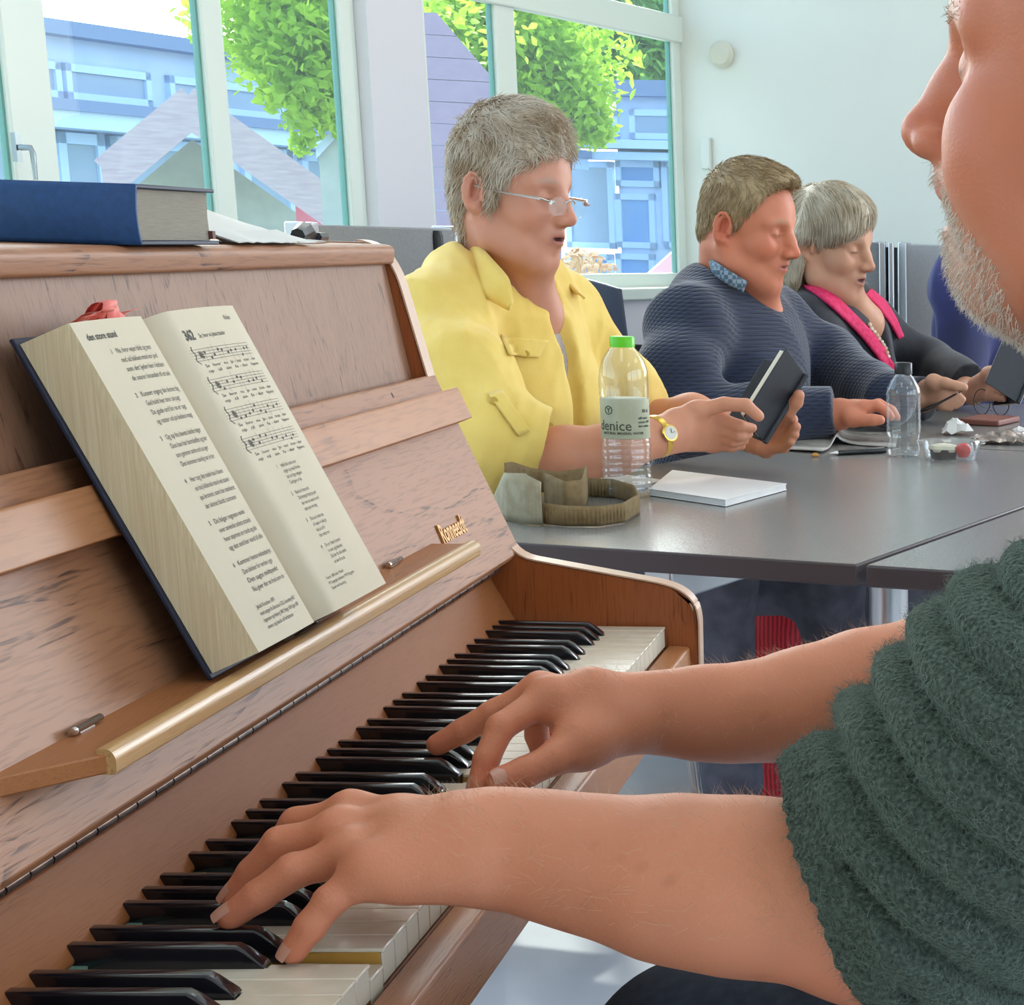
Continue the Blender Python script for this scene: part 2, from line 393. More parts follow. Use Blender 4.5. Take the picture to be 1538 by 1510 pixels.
def strands(mb, roots, dirf, L, nseg=5, r=.0006, jit=.25, surf=None, off=.002, lift=0., seed=1, mi=0, droop=0.):
    """thin tapered hairs grown from roots along dirf(P)->dirs; kept on surf when given"""
    rg = np.random.default_rng(seed); P = np.array(roots, float); n = len(P)
    L = L*np.ones(n) if np.isscalar(L) else L; L = L*rg.uniform(.6, 1.15, n); J = rg.normal(size=(n, 3))*jit
    path = [P.copy()]; offs = off*rg.uniform(.2, 1.6, n)
    for k in range(nseg):
        D = dirf(P)+J; D[:, 2] -= droop*k/nseg; D /= np.linalg.norm(D, axis=1)[:, None]+1e-9
        if surf is not None:
            g = surf.grad(P); D = D-g*(D*g).sum(1)[:, None]+g*lift; D /= np.linalg.norm(D, axis=1)[:, None]+1e-9
        P = P+D*(L/nseg)[:, None]
        if surf is not None:
            d = surf.ev(P); low = d < offs; P = P+g*np.where(low, offs-d, (offs-d)*(.5 if lift == 0 else 0))[:, None]
        path.append(P.copy())
    path = np.stack(path, 1); T = np.gradient(path, axis=1); T /= np.linalg.norm(T, axis=2)[:, :, None]+1e-9
    a = np.cross(T, rg.normal(size=(n, 1, 3))); a /= np.linalg.norm(a, axis=2)[:, :, None]+1e-9; b = np.cross(T, a)
    rr = r*np.linspace(1, .15, nseg+1)[None, :, None]*rg.uniform(.7, 1.3, (n, 1, 1)); R = []
    for q in range(3):
        t = q*2.0944; R.append(path+(a*math.cos(t)+b*math.sin(t))*rr)
    V = np.stack(R, 2).reshape(-1, 3); base = np.arange(n)[:, None, None]*(nseg+1)*3+np.arange(nseg)[None, :, None]*3
    q = np.arange(3)[None, None, :]; F = np.stack([base+q, base+(q+1) % 3, base+3+(q+1) % 3, base+3+q], -1).reshape(-1, 4)
    return V, F
def join(parts):
    V = []; F = []; n = 0
    for v, f in parts: V.append(v); F.append(np.asarray(f)+n); n += len(v)
    return np.concatenate(V), np.concatenate(F)
class Frame:
    """local frame: f forward, s to the thing's left, u up"""
    def __init__(s, o, f, up=(0, 0, 1), scale=1.):
        s.o = np.asarray(o, float); f = np.asarray(f, float); s.f = f/np.linalg.norm(f); up = np.asarray(up, float)
        s.l = np.cross(up, s.f); s.l /= np.linalg.norm(s.l); s.u = np.cross(s.f, s.l); s.R = np.stack([s.f, s.l, s.u], 1); s.k = scale
    def __call__(s, a, b, c): return s.o+s.R @ (np.array([a, b, c])*s.k)
    def inv(s, P): return ((P-s.o) @ s.R)/s.k
# ================================================================= PIANO
ZK = .7375; XE = 2.060; KW = .0235; YF = .3285; YB = .470
w_rose = wood('walnut_satin', '#976344', '#ab7a58', '#4c2c20', 'x', rough=.5, rings=7, pore=.75, coat=.06, wob=1.2)
w_panel = wood('walnut_upright_grain', '#886049', '#9b745a', '#432a20', 'z', rough=.52, rings=14, pore=.7, coat=.05)
w_orange = wood('walnut_warm', '#9a6038', '#b0764a', '#6a3a20', 'x', rough=.42, rings=4, pore=.35, coat=.15, psc=1.6, wob=.2)
w_side = wood('mahogany_side', '#8e4a22', '#a35b2e', '#5e2a12', 'z', rough=.35, rings=10, pore=.55, coat=.35)
w_edge = wood('pale_edge_veneer', '#c9a184', '#d6b096', '#9a7058', 'y', rough=.35, rings=3, pore=.2, coat=.4)
w_lip = wood('maple_lip', '#b98f5c', '#c9a06c', '#8f6a40', 'x', rough=.34, rings=5, pore=.3, coat=.3)
w_bar = wood('ledge_bar', '#a46c44', '#b67e54', '#663c24', 'x', rough=.48, rings=5, pore=.5, coat=.08, psc=.8)
m_ivory = mat('ivory_keytop', '#ddd3bd', .22, c2='#e6decb', nscale=60, coat=.3)
m_ivfront = mat('ivory_front', '#cfc6b2', .35)
m_keywood = mat('spruce_key_side', '#c79c4a', .6, c2='#b98a3c', nscale=40, stretch=(1, .1, 1))
m_ebony = mat('ebony_black', '#14141a', .2, coat=.5, c2='#1b1b22', nscale=80)
m_felt = mat('green_felt', '#1f6b45', .95, c2='#2a8656', nscale=300, sheen=.5)
m_darkmetal = mat('dark_hinge', '#3a2c28', .3, metal=.6, c2='#6a5a52', nscale=60)
m_chrome = mat('chrome', '#c8c4c0', .2, metal=1)
m_brass = mat('brass_letters', '#b98c52', .45, metal=.5)
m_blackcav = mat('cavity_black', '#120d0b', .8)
m_knot = mat('knot_wood', '#4e352c', .6, c2='#6b4a3c', nscale=150)

XB = XE-52*KW                       # bass end of the keys
XL, XR = XB-.030, XE+.029           # outer faces of the case
piano = empty('upright_piano', ((XL+XR)/2, .55, 0), 'brown walnut upright piano with open lid and exposed keyboard', 'piano')
# keys
class _: pass
def white_key(i, drop=0.):
    x1 = XE-i*KW-.0004; x0 = x1-KW+.0008; a = XE-i*KW
    mb = MB(); z = ZK-drop; tilt = drop*.35
    # body as a plan shape: front head, tail narrowed where black keys sit
    L = i-1 if False else None
    cutr = .0055 if ((i-1) % 7 in (1, 2, 3, 5, 6) and i > 0) else 0     # black key on the treble side
    cutl = .0055 if (i % 7 in (1, 2, 3, 5, 6) and i < 51) else 0        # black key on the bass side
    yh = YF+.050
    plan = [(x0, YF), (x1, YF), (x1, yh), (x1-cutr, yh), (x1-cutr, YB+.01), (x0+cutl, YB+.01), (x0+cutl, yh), (x0, yh)]
    plan = [p for k, p in enumerate(plan) if not (k and p == plan[k-1])]
    def zt(y): return z+(y-YF)/.15*tilt
    n = len(plan)
    def slab(pl, zb, ztp, mi):
        V = [(x, y, zb) for x, y in pl]+[(x, y, ztp(y)) for x, y in pl]; n = len(pl)
        mb.add(V, [tuple(range(n))[::-1], tuple(range(n, 2*n))]+[(k, (k+1) % n, n+(k+1) % n, n+k) for k in range(n)], mi)
    slab(plan, z-.0022, zt, 0)                                     # keytop
    e = .0018
    body = [(x0+.0006, YF+e), (x1-.0006, YF+e)]+[(x-.0006 if x > a-KW/2 else x+.0006, y) for x, y in plan[2:]]
    slab(body, z-.021, lambda y: z-.0022, 1)
    box(mb, (x0+.0003, YF+.0008, z-.020), (x1-.0003, YF+e+.0002, z-.0022), 2)   # key front
    return obj('white_key', mb, [m_ivory, m_keywood, m_ivfront], piano, bevel=.0006, smooth=True)
def black_key(i, drop=0.):
    off = {1: .0022, 2: 0, 3: -.0022, 5: .0018, 6: -.0018}[i % 7]
    xc = XE-(i+1)*KW+off; z = ZK-drop; y0 = YF+.051; y1 = YB+.012; h = .0118
    mb = MB(); wb, wt = .0058, .0046
    sec = [(y0, 0, wb), (y0+.001, .002, wb), (y0+.0095, h*.80, wt), (y0+.0135, h, wt-.0006), (y1, h+.0008, wt)]
    V = []; F = []
    for (y, hh, w) in sec:
        w1 = wb+(wt-wb)*min(1, hh/h)
        V += [(xc-wb, y, z-.006), (xc+wb, y, z-.006), (xc+wb, y, z), (xc+w1, y, z+hh-.0008*(hh > .003)), (xc+w1-.0012, y, z+hh+.0002), (xc-w1+.0012, y, z+hh+.0002), (xc-w1, y, z+hh-.0008*(hh > .003)), (xc-wb, y, z)]
    for s in range(len(sec)-1):
        for k in range(8): F.append((s*8+k, s*8+(k+1) % 8, (s+1)*8+(k+1) % 8, (s+1)*8+k))
    F.append(tuple(range(8))[::-1]); F.append(tuple(range((len(sec)-1)*8, len(sec)*8)))
    mb.add(V, [f[::-1] for f in F])
    return obj('black_key', mb, m_ebony, piano, bevel=.0006, seg=3, angle=50)
for i in range(52): white_key(i, {41: .0085, 25: .006}.get(i, 0.))
for i in range(51):
    if i % 7 in (1, 2, 3, 5, 6): black_key(i)
# felt strip behind the keys, key bed, key slip
mb = MB(); box(mb, (XB, YB-.004, ZK-.0015), (XE, YB+.016, ZK+.0022)); obj('green_felt_strip', mb, m_felt, piano)
mb = MB(); box(mb, (XL+.02, .33, ZK-.062), (XR-.02, .60, ZK-.0235)); obj('key_bed', mb, w_orange, piano, bevel=.002)
mb = MB(); xprof(mb, fillet([(.327, ZK-.062), (.327, ZK-.0195), (.3065, ZK-.0205), (.304, ZK-.062)], [.002, .002, .003, .004]), XL+.0245, XR-.0255)
obj('key_slip', mb, w_orange, piano, angle=60)
# end blocks beside the keys
# side panels: arm + leaning upper part, full depth
YBK = .84
def side(x0, x1, name='side_panel'):
    p = [(.300, .62), (.2985, .750), (.306, .7685), (.330, .7775), (.472, .8025), (.5355, .955), (.543, .974), (.5655, 1.070), (.582, 1.0965), (YBK, 1.0965), (YBK, .02), (.36, .02), (.36, .10), (.545, .12), (.545, .60)]
    p = fillet(p, [.01, .012, .016, .01, .02, .01, .004, .014, .016, .01, .002, .002, .01, .02, .02])
    mb = MB(); xprof(mb, p, x0+.001, x1-.001)
    # pale edge band around the profile
    o = obj(name, mb, [w_side], piano, bevel=.0015, seg=2)
    q = [np.array(a) for a in p]; c = MB(); n = len(q); V = []; F = []
    top = [a for a in q if a[1] > .61 and a[0] < .60]
    top = top[:]; m = len(top)
    for a in top: V += [(x0, a[0], a[1]), (x1, a[0], a[1])]
    # offset outwards 0.8 mm
    T = np.gradient(np.array(top), axis=0); T /= np.linalg.norm(T, axis=1)[:, None]; nn = np.stack([-T[:, 1], T[:, 0]], 1)
    P = np.array([[(x0, *(a+k*.0009)), (x1, *(a+k*.0009))] for a, k in zip(top, nn)])
    sheet(c, P, .0016, flip=False); obj('edge_band', c, w_edge, o, angle=60)
    return o
side(XE+.004, XR); side(XL, XB-.004)
# nameboard (falls from the lid hinge to the keys)
mb = MB(); xprof(mb, fillet([(.4715, ZK+.004), (.4745, ZK+.0015), (.490, ZK+.0015), (.512, .783), (.4935, .7835)], [.003, .002, 0, 0, .002]), XB-.003, XE+.003)
obj('nameboard', mb, wood('nameboard_walnut', '#8a5028', '#9c6238', '#68381c', 'x', rough=.6, rings=4, pore=.3, coat=.0, psc=1.5, spec=.2), piano, angle=50)
mb = MB(); xprof(mb, [(.4935, .7838), (.491, .7838), (.490, .7862), (.4925, .7868), (.515, .7868), (.515, .7838)], XB-.003, XE+.003); obj('nameboard_moulding', mb, w_side, piano)
# long hinge in the gap under the folded lid: knuckles
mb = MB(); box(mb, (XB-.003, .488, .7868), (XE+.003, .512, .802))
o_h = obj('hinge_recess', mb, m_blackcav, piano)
mb = MB()
nk = 46
for k in range(nk):
    xa = XB+(XE-XB)*k/nk; lathe(mb, [(.0001, 0), (.0042, .0006), (.0042, (XE-XB)/nk-.0012), (.0001, (XE-XB)/nk-.0006)], (xa, .4855, .7935), 10, axis=(1, 0, 0))
obj('piano_hinge', mb, m_darkmetal, piano, angle=60)
# folded lid / music board: leaning plane
BD = np.array([0, .0485, .115]); BD /= np.linalg.norm(BD); BN = np.array([0, -BD[2], BD[1]])   # up the slope, outward normal
B0 = np.array([0, .469, .806])
def bp(x, h, n=0): return np.array([x, 0, 0])+B0+BD*h+BN*n
HB = .1845
prof = [(B0+BN*0)[1:], (B0+BD*HB)[1:], (B0+BD*HB-BN*.018)[1:], (B0-BN*.018+BD*.004)[1:], (B0-BN*.008-BD*.004)[1:]]
mb = MB(); xprof(mb, fillet([tuple(p) for p in prof], [.0015, .003, .002, .002, .002]), XL+.003, XR-.002)
obj('music_board', mb, w_rose, piano, angle=50)
# ledge bar across the board
h0, h1 = .134, .1655
prof = [(B0+BD*h0+BN*.0)[1:], (B0+BD*h0+BN*.0145)[1:], (B0+BD*h1+BN*.0145)[1:], (B0+BD*h1+BN*0)[1:]]
mb = MB(); xprof(mb, fillet([tuple(p) for p in prof], [0, .0012, .0025, 0]), XL+.003, XR-.0015)
obj('ledge_bar', mb, w_bar, piano, angle=50)
mb = MB(); lathe(mb, [(.0001, 0), (.0028, 0), (.0022, .0004), (.0001, .0005)], bp(1.93, .1745, 0), 14, axis=BN); obj('knot', mb, m_knot, piano)
# hymn shelf with rounded lip
SZ = .8485; SX0, SX1 = 1.078, 1.842
yb = B0[1]+(SZ-B0[2])*.4217
mb = MB()
pl = [(SX0-.010-.05, yb+.004), (SX0, .452), (SX1, .452), (SX1-.004, yb+.004)]
n = 4; V = [(x, y, SZ-.010) for x, y in pl]+[(x, y, SZ) for x, y in pl]
mb.add(V, [(3, 2, 1, 0)[::-1][::-1], (4, 5, 6, 7)]+[(k, (k+1) % n, n+(k+1) % n, n+k) for k in range(n)])
shelf = obj('music_shelf', mb, w_orange, piano, bevel=.001)
mb = MB(); xprof(mb, fillet([(.4565, SZ-.0105), (.4565, SZ+.0030), (.4505, SZ+.0030), (.4470, SZ-.001), (.4475, SZ-.0105)], [0, .0015, .0025, .003, .002]), SX0, SX1)
obj('shelf_lip', mb, w_lip, shelf, angle=60)
for xa in (1.115, 1.695):
    mb = MB(); c = np.array([xa, yb-.0035, SZ+.003]); lathe(mb, [(.0001, 0), (.0021, .0003), (.0026, .002), (.0026, .004), (.0021, .0045), (.0021, .036), (.0016, .037), (.0001, .037)], c, 14, axis=(1, 0, 0))
    box(mb, (xa+.012, yb-.003, SZ), (xa+.030, yb+.001, SZ+.0035))
    obj('shelf_hinge', mb, m_chrome, shelf, angle=50)
# maker's badge
V, F = text_geo('Ronneesdt', .021, .0009, .0005, shear=.25)
V[:, 0] *= .90
P = np.array([bp(1.865+v[0], .0455+v[1]*1.1-.004, .0012+v[2]) for v in V]); mb = MB(); mb.add(P, F)
tag(obj('maker_badge', mb, m_brass, piano, smooth=False), 'small brass script letters')
# upper panel and top lid
XI0, XI1 = XB-.004, XE+.004
mb = MB(); xprof(mb, [(.5535, .962), (.5735, 1.0775), (.587, 1.0775), (.567, .962)], XI0, XI1); obj('upper_panel', mb, w_panel, piano)
mb = MB(); xprof(mb, fillet([(.5655, 1.0775), (.5625, 1.0935), (.572, 1.0955), (YBK-.004, 1.0955), (YBK-.004, 1.0775)], [.003, .007, .004, 0, 0], 6), XI0+.0005, XI1-.0005); obj('top_lid', mb, w_rose, piano, angle=60)
# lower case
mb = MB(); box(mb, (XI0, .565, .03), (XI1, .585, ZK-.075)); obj('lower_panel', mb, w_panel, piano, bevel=.002)
mb = MB(); box(mb, (XI0, YBK-.02, .03), (XI1, YBK, 1.077)); obj('back_board', mb, w_side, piano)
mb = MB(); box(mb, (XI0, .40, .0), (XI1, YBK, .04)); obj('bottom_board', mb, w_side, piano, bevel=.003)
for xp in (1.36, 1.46):
    mb = MB(); tube(mb, [(xp, .60, .07), (xp, .50, .065), (xp, .44, .055), (xp, .415, .05)], [.008, .010, .014, .012], 10, flat=.5); obj('pedal', mb, m_brass, piano)
# ================================================================= ROOM
C0 = np.array([6.5, .91, 0])              # corner of window wall and end wall
def wp(s, z, d=0): return C0-DW*s+DP*d+UP*z   # on the window wall: s from the corner towards the camera, d outwards
m_floor = mat('pale_vinyl_floor', '#dcdee4', .10, c2='#d5d8df', nscale=6, spec=.7)
m_wallw = mat('white_painted_wall', '#e8ebe4', .8, c2='#e4e7e0', nscale=3, bump=.05, bscale=400)
m_wallp = mat('white_wall_pier', '#e4e2e8', .8)
m_ceil = mat('ceiling_white', '#eef0f0', .9)
m_frame = mat('white_window_frame', '#e6efe6', .35)
m_gasket = mat('green_glass_edge', '#6fa59c', .3)
m_pane = thin_glass('window_glass', (.93, .98, .97), .02, 0, .045, (.75, .9, 1))  # faint diffuse share in the glass imitates glare haze over the view
def struct(name, mb, m, **k): return tag(obj(name, mb, m, **k), kind='structure')
H = 2.95
# floor and ceiling polygons follow the room
def rp(a, b): return C0-DW*a-DP*b           # a along window wall, b into room
FA, FB = 7.6, 6.0
mb = MB(); q = [rp(-.15, -.15), rp(FA, -.15), rp(FA, FB), rp(-.15, FB)]
mb.add([p+UP*0 for p in q]+[p-UP*.1 for p in q], [(0, 1, 2, 3), (4, 7, 6, 5), (0, 4, 5, 1), (1, 5, 6, 2), (2, 6, 7, 3), (3, 7, 4, 0)]); struct('floor', mb, m_floor, smooth=False)
mb = MB(); mb.add([p+UP*H for p in q]+[p+UP*(H+.1) for p in q], [(3, 2, 1, 0), (4, 5, 6, 7), (0, 1, 5, 4), (1, 2, 6, 5), (2, 3, 7, 6), (3, 0, 4, 7)]); struct('ceiling', mb, m_ceil, smooth=False)
# window wall built from piers, breast and head around the openings
SILL, HEAD, TW = .965, 2.75, .055
def wbox(mb, s0, s1, z0, z1, d0=0, d1=TW, mi=0): obox(mb, wp(s0, z0, d0), -DW*(s1-s0), DP*(d1-d0), UP*(z1-z0), mi)
# openings in s:  W3 (right of the woman), narrow W2, then W1, W0 towards camera
def s_at(u, v=200, d=0):
    r = ray(u, v); # intersect with vertical plane (C0+DP*d, normal DP)
    t = ((C0+DP*d-CAM) @ DP)/(r @ DP); P = CAM+r*t; return -(P-C0) @ DW, P[2]
sA = s_at(1042)[0]; sB = s_at(806)[0]; sC = s_at(760)[0]; sD = s_at(645)[0]; sE = s_at(562)[0]; sF = s_at(320, 200, .03)[0]; sF2 = s_at(346, 200, .03)[0]; sG = s_at(52, 200, .03)[0]
mb = MB()
wbox(mb, -.2, sA-.005, 0, H); wbox(mb, sD, sE, 0, H); wbox(mb, sA-.005, sD, 0, SILL-.02); wbox(mb, sE, FA, 0, SILL-.02); wbox(mb, sA-.005, sD, HEAD, H); wbox(mb, sE, FA, HEAD, H)
struct('wall_left', mb, m_wallp, smooth=False)
TZ = s_at(1000, 58)[1]            # transom height
def window(n, s0, s1, mull=(), transom=True, fw=.055, z0=SILL-.02, z1=HEAD, d0=.03, d1=.052):
    mb = MB(); wbox(mb, s0, s0+fw, z0, z1, d0, d1); wbox(mb, s1-fw, s1, z0, z1, d0, d1); wbox(mb, s0, s1, z0, z0+.05, d0, d1); wbox(mb, s0, s1, z1-.06, z1, d0, d1)
    for a, w in mull: wbox(mb, a-w/2, a+w/2, z0, z1, d0, d1)
    if transom: wbox(mb, s0, s1, TZ, TZ+.075, d0-.01, d1)
    wbox(mb, s0, s1, z0-.02, z0+.012, -.03, d0)      # inner sill board
    o = struct('window_%d' % n, mb, m_frame, bevel=.004)
    g = MB(); wbox(g, s0+fw*.5, s1-fw*.5, z0+.03, z1-.03, .044, .049); p = obj('pane', g, m_pane, o, smooth=False)
    k = MB()
    for a in [s0+fw, s1-fw-.006]+[b+q for b, w in mull for q in (-w/2-.006, w/2)]: wbox(k, a, a+.006, z0+.05, z1-.06, .040, .0525)
    obj('gasket', k, m_gasket, o, smooth=False)
    return o
window(3, sA, sD, mull=[((sB+sC)/2, abs(sC-sB)*.62)], transom=True)
w1 = window(1, sE, sG+.70, mull=[((sF+sF2)/2, abs(sF2-sF)*1.15), (sG, .105)], transom=False)
window(2, sG+.78, FA-.4, mull=[(sG+1.6, .08), (sG+2.6, .1)], transom=False)
# window handle on the opening sash at far left
r = s_at(27, 195); mb = MB(); c = wp(r[0], r[1]-.03, .0)
box(mb, (-.006, -.010, -.025), (.006, .0, .025), rot=np.stack([-DW, DP, UP], 1), c=c+DP*.012); tube(mb, [c-DP*.0, c-DP*.022, c-DP*.026-UP*.01, c-DP*.026-UP*.055], [.005, .005, .005, .004], 8)
obj('window_handle', mb, mat('grey_metal_handle', '#8f9aa0', .3, metal=.8), w1)
# end wall
mb = MB()
for (b0, b1, z0, z1) in [(-.05, 2.0, 0, H), (4.2, FB, 0, H), (2.0, 4.2, 0, .85), (2.0, 4.2, 2.6, H)]: obox(mb, C0-DP*b0+UP*z0, DW*.15, -DP*(b1-b0), UP*(z1-z0))
struct('wall_far', mb, m_wallw, smooth=False)
# remaining walls, behind the camera and at the right; the right one has wide windows
mb = MB(); obox(mb, rp(FA, -.1), -DW*.15, -DP*(FB+.1), UP*H); struct('wall_near', mb, m_wallw, smooth=False)
mb = MB()
def rbox(a0, a1, z0, z1): obox(mb, rp(a0, FB)+UP*z0, -DW*(a1-a0), -DP*.2, UP*(z1-z0))
rbox(-.15, .5, 0, H); rbox(FA-.5, FA, 0, H); rbox(.5, FA-.5, 0, .85); rbox(.5, FA-.5, 2.6, H); rbox(2.6, 2.8, .85, 2.6); rbox(4.9, 5.1, .85, 2.6)
struct('wall_right', mb, m_wallw, smooth=False)
# small wall things
m_plastic = mat('white_plastic', '#dfe3dc', .4)
p = C0+0
def endwall(u, v):
    rr = ray(u, v); t = ((C0-CAM) @ DW)/(rr @ DW); return CAM+rr*t
def endw(u, v, d):
    Q = C0-DW*d; rr = ray(u, v); return CAM+rr*(((Q-CAM) @ DW)/(rr @ DW))
c = endwall(1086, 82); mb = MB(); lathe(mb, [(.001, 0), (.036, .0), (.038, .012), (.028, .022), (.001, .024)], c, 24, axis=-DW)
tag(obj('wall_sensor', mb, mat('cream_plastic', '#d8d6c6', .5)), 'small round cream wall fitting high on the white wall beside the window', 'wall sensor')
c = endwall(1064, 236); mb = MB(); obox(mb, c-UP*.035-DP*.012, -DW*.015, DP*.03, UP*.09); tag(obj('wall_switch', mb, m_plastic, bevel=.003), 'small white switch plate on the white wall beside the window frame', 'switch')
# dividers (grey acoustic screens)
m_screen = mat('grey_felt_screen', '#84868a', .9, c2='#8c8e91', nscale=200); m_screen2 = mat('pale_felt_screen', '#a9a8aa', .9, c2='#b1b0b1', nscale=200)
m_alu = mat('brushed_aluminium', '#c2c6cc', .3, metal=.8)
def screen(P0, P1, zt, th, label, name='divider_screen', post=True, m_screen=m_screen):
    P0 = np.asarray(P0, float); P1 = np.asarray(P1, float); d = P1-P0; L = np.linalg.norm(d); d /= L; n = np.cross(UP, d)
    r = empty(name, (P0+P1)/2*np.array([1, 1, 0]), label, 'screen')
    mb = MB(); obox(mb, P0*[1, 1, 0]+UP*.06, d*L, n*th, UP*(zt-.06)); obj('panel', mb, m_screen, r, bevel=.004)
    if post:
        for q in (P0, P1):
            mb = MB(); obox(mb, q*[1, 1, 0]-d*.012-n*.004, d*.024, n*(th+.008), UP*(zt+.004)); obj('post', mb, m_alu, r, bevel=.003)
            mb = MB(); obox(mb, q*[1, 1, 0]-d*.02-n*.16, d*.04, n*(.32+th), UP*.03); obj('foot', mb, m_alu, r, bevel=.004)
    return r
a = X(470, 340, 3.62); b = X(686, 346, 4.1)
screen((a[0], a[1], 0), (b[0], b[1], 0), 1.108, .04, 'grey fabric divider screen standing behind the yellow shirt, under the white pier')
a = endwall(1312, 366); b = endwall(1345, 366)
E1 = endw(1356, 450, .32); E2 = endw(1640, 450, .32)
screen((E1[0], E1[1], 0), (E2[0], E2[1], 0), 1.10, .035, 'pale grey divider screen against the white wall behind the bearded player', m_screen=m_screen2)
E2b = endw(1330, 450, .48)
# rolled up aluminium stand / screen end (bright and dark vertical stripes)
r = empty('folded_screen_stand', (E2b[0], E2b[1], 0), 'upright polished aluminium stand with dark gap beside the pale grey screen', 'stand')
for k, (u, w, mm) in enumerate([(1312, .035, m_screen), (1326, .018, m_alu), (1339, .014, m_alu)]):
    q = endw(u, 450, .48); mb = MB(); obox(mb, (q[0]-.01, q[1]-w/2, 0), (.02+.01*k, 0, 0), (0, w, 0), UP*1.102); obj('post', mb, mm, r, bevel=.003)
mb = MB(); q = endw(1336, 450, .45); obox(mb, (q[0], q[1]-.022, 0.01), (.012, 0, 0), (0, .05, 0), UP*1.08); obj('dark_gap_panel', mb, mat('black_panel', '#2c3038', .5), r)
E3 = endw(1215, 450, .40); E4 = endw(1318, 450, .40); screen((E3[0], E3[1], 0), (E4[0], E4[1], 0), 1.10, .035, 'dark grey divider screen behind the head of the person with pink edge')
# loop handle on divider
mb = MB(); c = X(656, 372, 4.02); tube(mb, [c+UP*.03, c+UP*.02, c-UP*.02, c-UP*.035], [.009, .012, .012, .008], 10); 
tag(obj('black_clip', mb, mat('black_plastic', '#15171a', .4)), 'black plastic clip hanging on the grey divider screen behind the yellow collar', 'clip')
# ================================================================= OUTSIDE
m_bwall = mat('pale_blue_render', '#b3cbee', .8, c2='#c0d3ee', nscale=2)
m_bfascia = mat('slate_roof_edge', '#7086a8', .7)
m_bframe = mat('pale_window_frame', '#bcd6f2', .5)
m_bglass = mat('dusky_window_glass', '#8ba0b4', .3, c2='#9db0bf', nscale=.6)
m_bglass2 = mat('deep_blue_window', '#6f9bd2', .3, c2='#83a8cf', nscale=1.5)
m_grass = mat('courtyard_paving', '#9aa39a', .9, c2='#87937f', nscale=1)
mb = MB(); q = [(-12, 2.2), (45, 2.2), (45, 40), (-12, 40)]
mb.add([C0+DW*a+DP*(b-2)+UP*-.12 for a, b in q]+[C0+DW*a+DP*(b-2)+UP*-.3 for a, b in q], [(0, 1, 2, 3), (4, 7, 6, 5), (0, 4, 5, 1), (1, 5, 6, 2), (2, 6, 7, 3), (3, 7, 4, 0)])
struct('ground', mb, m_grass, smooth=False)
def plane_hit(u, v, P0, n):
    r = ray(u, v); return CAM+r*(((P0-CAM) @ n)/(r @ n))
A0 = C0+DP*12; B0_ = C0+DW*20.5
def A(u, v): P = plane_hit(u, v, A0, DP); return (P-A0) @ DW, P[2]
def Bf(u, v): P = plane_hit(u, v, B0_, DW); return (P-B0_) @ DP, P[2]
# wing A: faces our windows, runs away to the right
bA = empty('courtyard_building', A0+DW*6, 'long pale blue flat-roofed building across the courtyard, seen in the left window', 'building')
t0, t1 = A(-160, 60)[0], 20.
zr, zl = A(200, 53)[1], A(200, 168)[1]
def fa(mb, a, b, z0, z1, d0=0., d1=.3, mi=0): obox(mb, A0+DW*a-DP*d0+UP*z0, DW*(b-a), DP*(d1+0), UP*(z1-z0), mi)
mb = MB(); fa(mb, t0, t1, -.1, zr-.03, 0, 4.); obj('wall', mb, m_bwall, bA, smooth=False)
mb = MB(); fa(mb, t0-.2, t1+.2, zr-.11, zr+.02, .25, 4.4); obj('roof_edge', mb, m_bfascia, bA, smooth=False)
mb = MB(); fa(mb, t0, t1, zl-.07, zl+.03, .5, .5); obj('canopy', mb, m_bfascia, bA, smooth=False)
mb = MB(); fa(mb, t0, t1, zl-.22, zl-.07, .45, .45); obj('canopy_fascia', mb, m_bframe, bA, smooth=False)
za, zb = A(150, 98)[1], A(150, 158)[1]
def win(root, f, a, b, z0, z1, gm=m_bglass, fr=.07, bars=0):
    mb = MB()
    for (p, q, r, s) in [(a, b, z0, z0+fr), (a, b, z1-fr, z1), (a, a+fr, z0, z1), (b-fr, b, z0, z1)]+[(a+(b-a)*k/(bars+1)-fr/3, a+(b-a)*k/(bars+1)+fr/3, z0, z1) for k in range(1, bars+1)]: f(mb, p, q, r, s, .06, .08)
    w = obj('window', mb, m_bframe, root, smooth=False)
    g = MB(); f(g, a+fr*.5, b-fr*.5, z0+fr*.5, z1-fr*.5, .03, .04); obj('pane', g, gm, w, smooth=False)
for (u0, u1) in [(-110, -20), (-8, 88), (92, 222), (247, 418), (432, 560)]: win(bA, fa, A(u0, 120)[0], A(u1, 150)[0], zb+.02, za-.02)
zc, zd = A(150, 203)[1], .35
for (u0, u1) in [(-100, 60), (80, 150), (158, 345), (357, 432), (445, 560)]: win(bA, fa, A(u0, 220)[0], A(u1, 220)[0], zd, zc, fr=.10)
# wing B: closes the courtyard, seen in the right window
bB = empty('courtyard_wing', B0_+DP*4, 'pale blue building wing closing the courtyard, seen in the window between the two men', 'building')
def fb(mb, a, b, z0, z1, d0=0., d1=.3, mi=0): obox(mb, B0_+DP*a-DW*d0+UP*z0, DP*(b-a), DW*d1, UP*(z1-z0), mi)
zr, zl = Bf(950, 128)[1], Bf(950, 216)[1]
mb = MB(); fb(mb, -6, 11.4, -.1, zr-.03, 0, 4); obj('wall', mb, m_bwall, bB, smooth=False)
mb = MB(); fb(mb, -6.2, 12, zr-.15, zr+.05, .25, 4.4); obj('roof_edge', mb, m_bfascia, bB, smooth=False)
mb = MB(); fb(mb, -6, 12, zl-.08, zl+.03, .5, .5); fb(mb, -6, 12, zl-.22, zl-.12, .4, .4); obj('canopy', mb, m_bframe, bB, smooth=False)
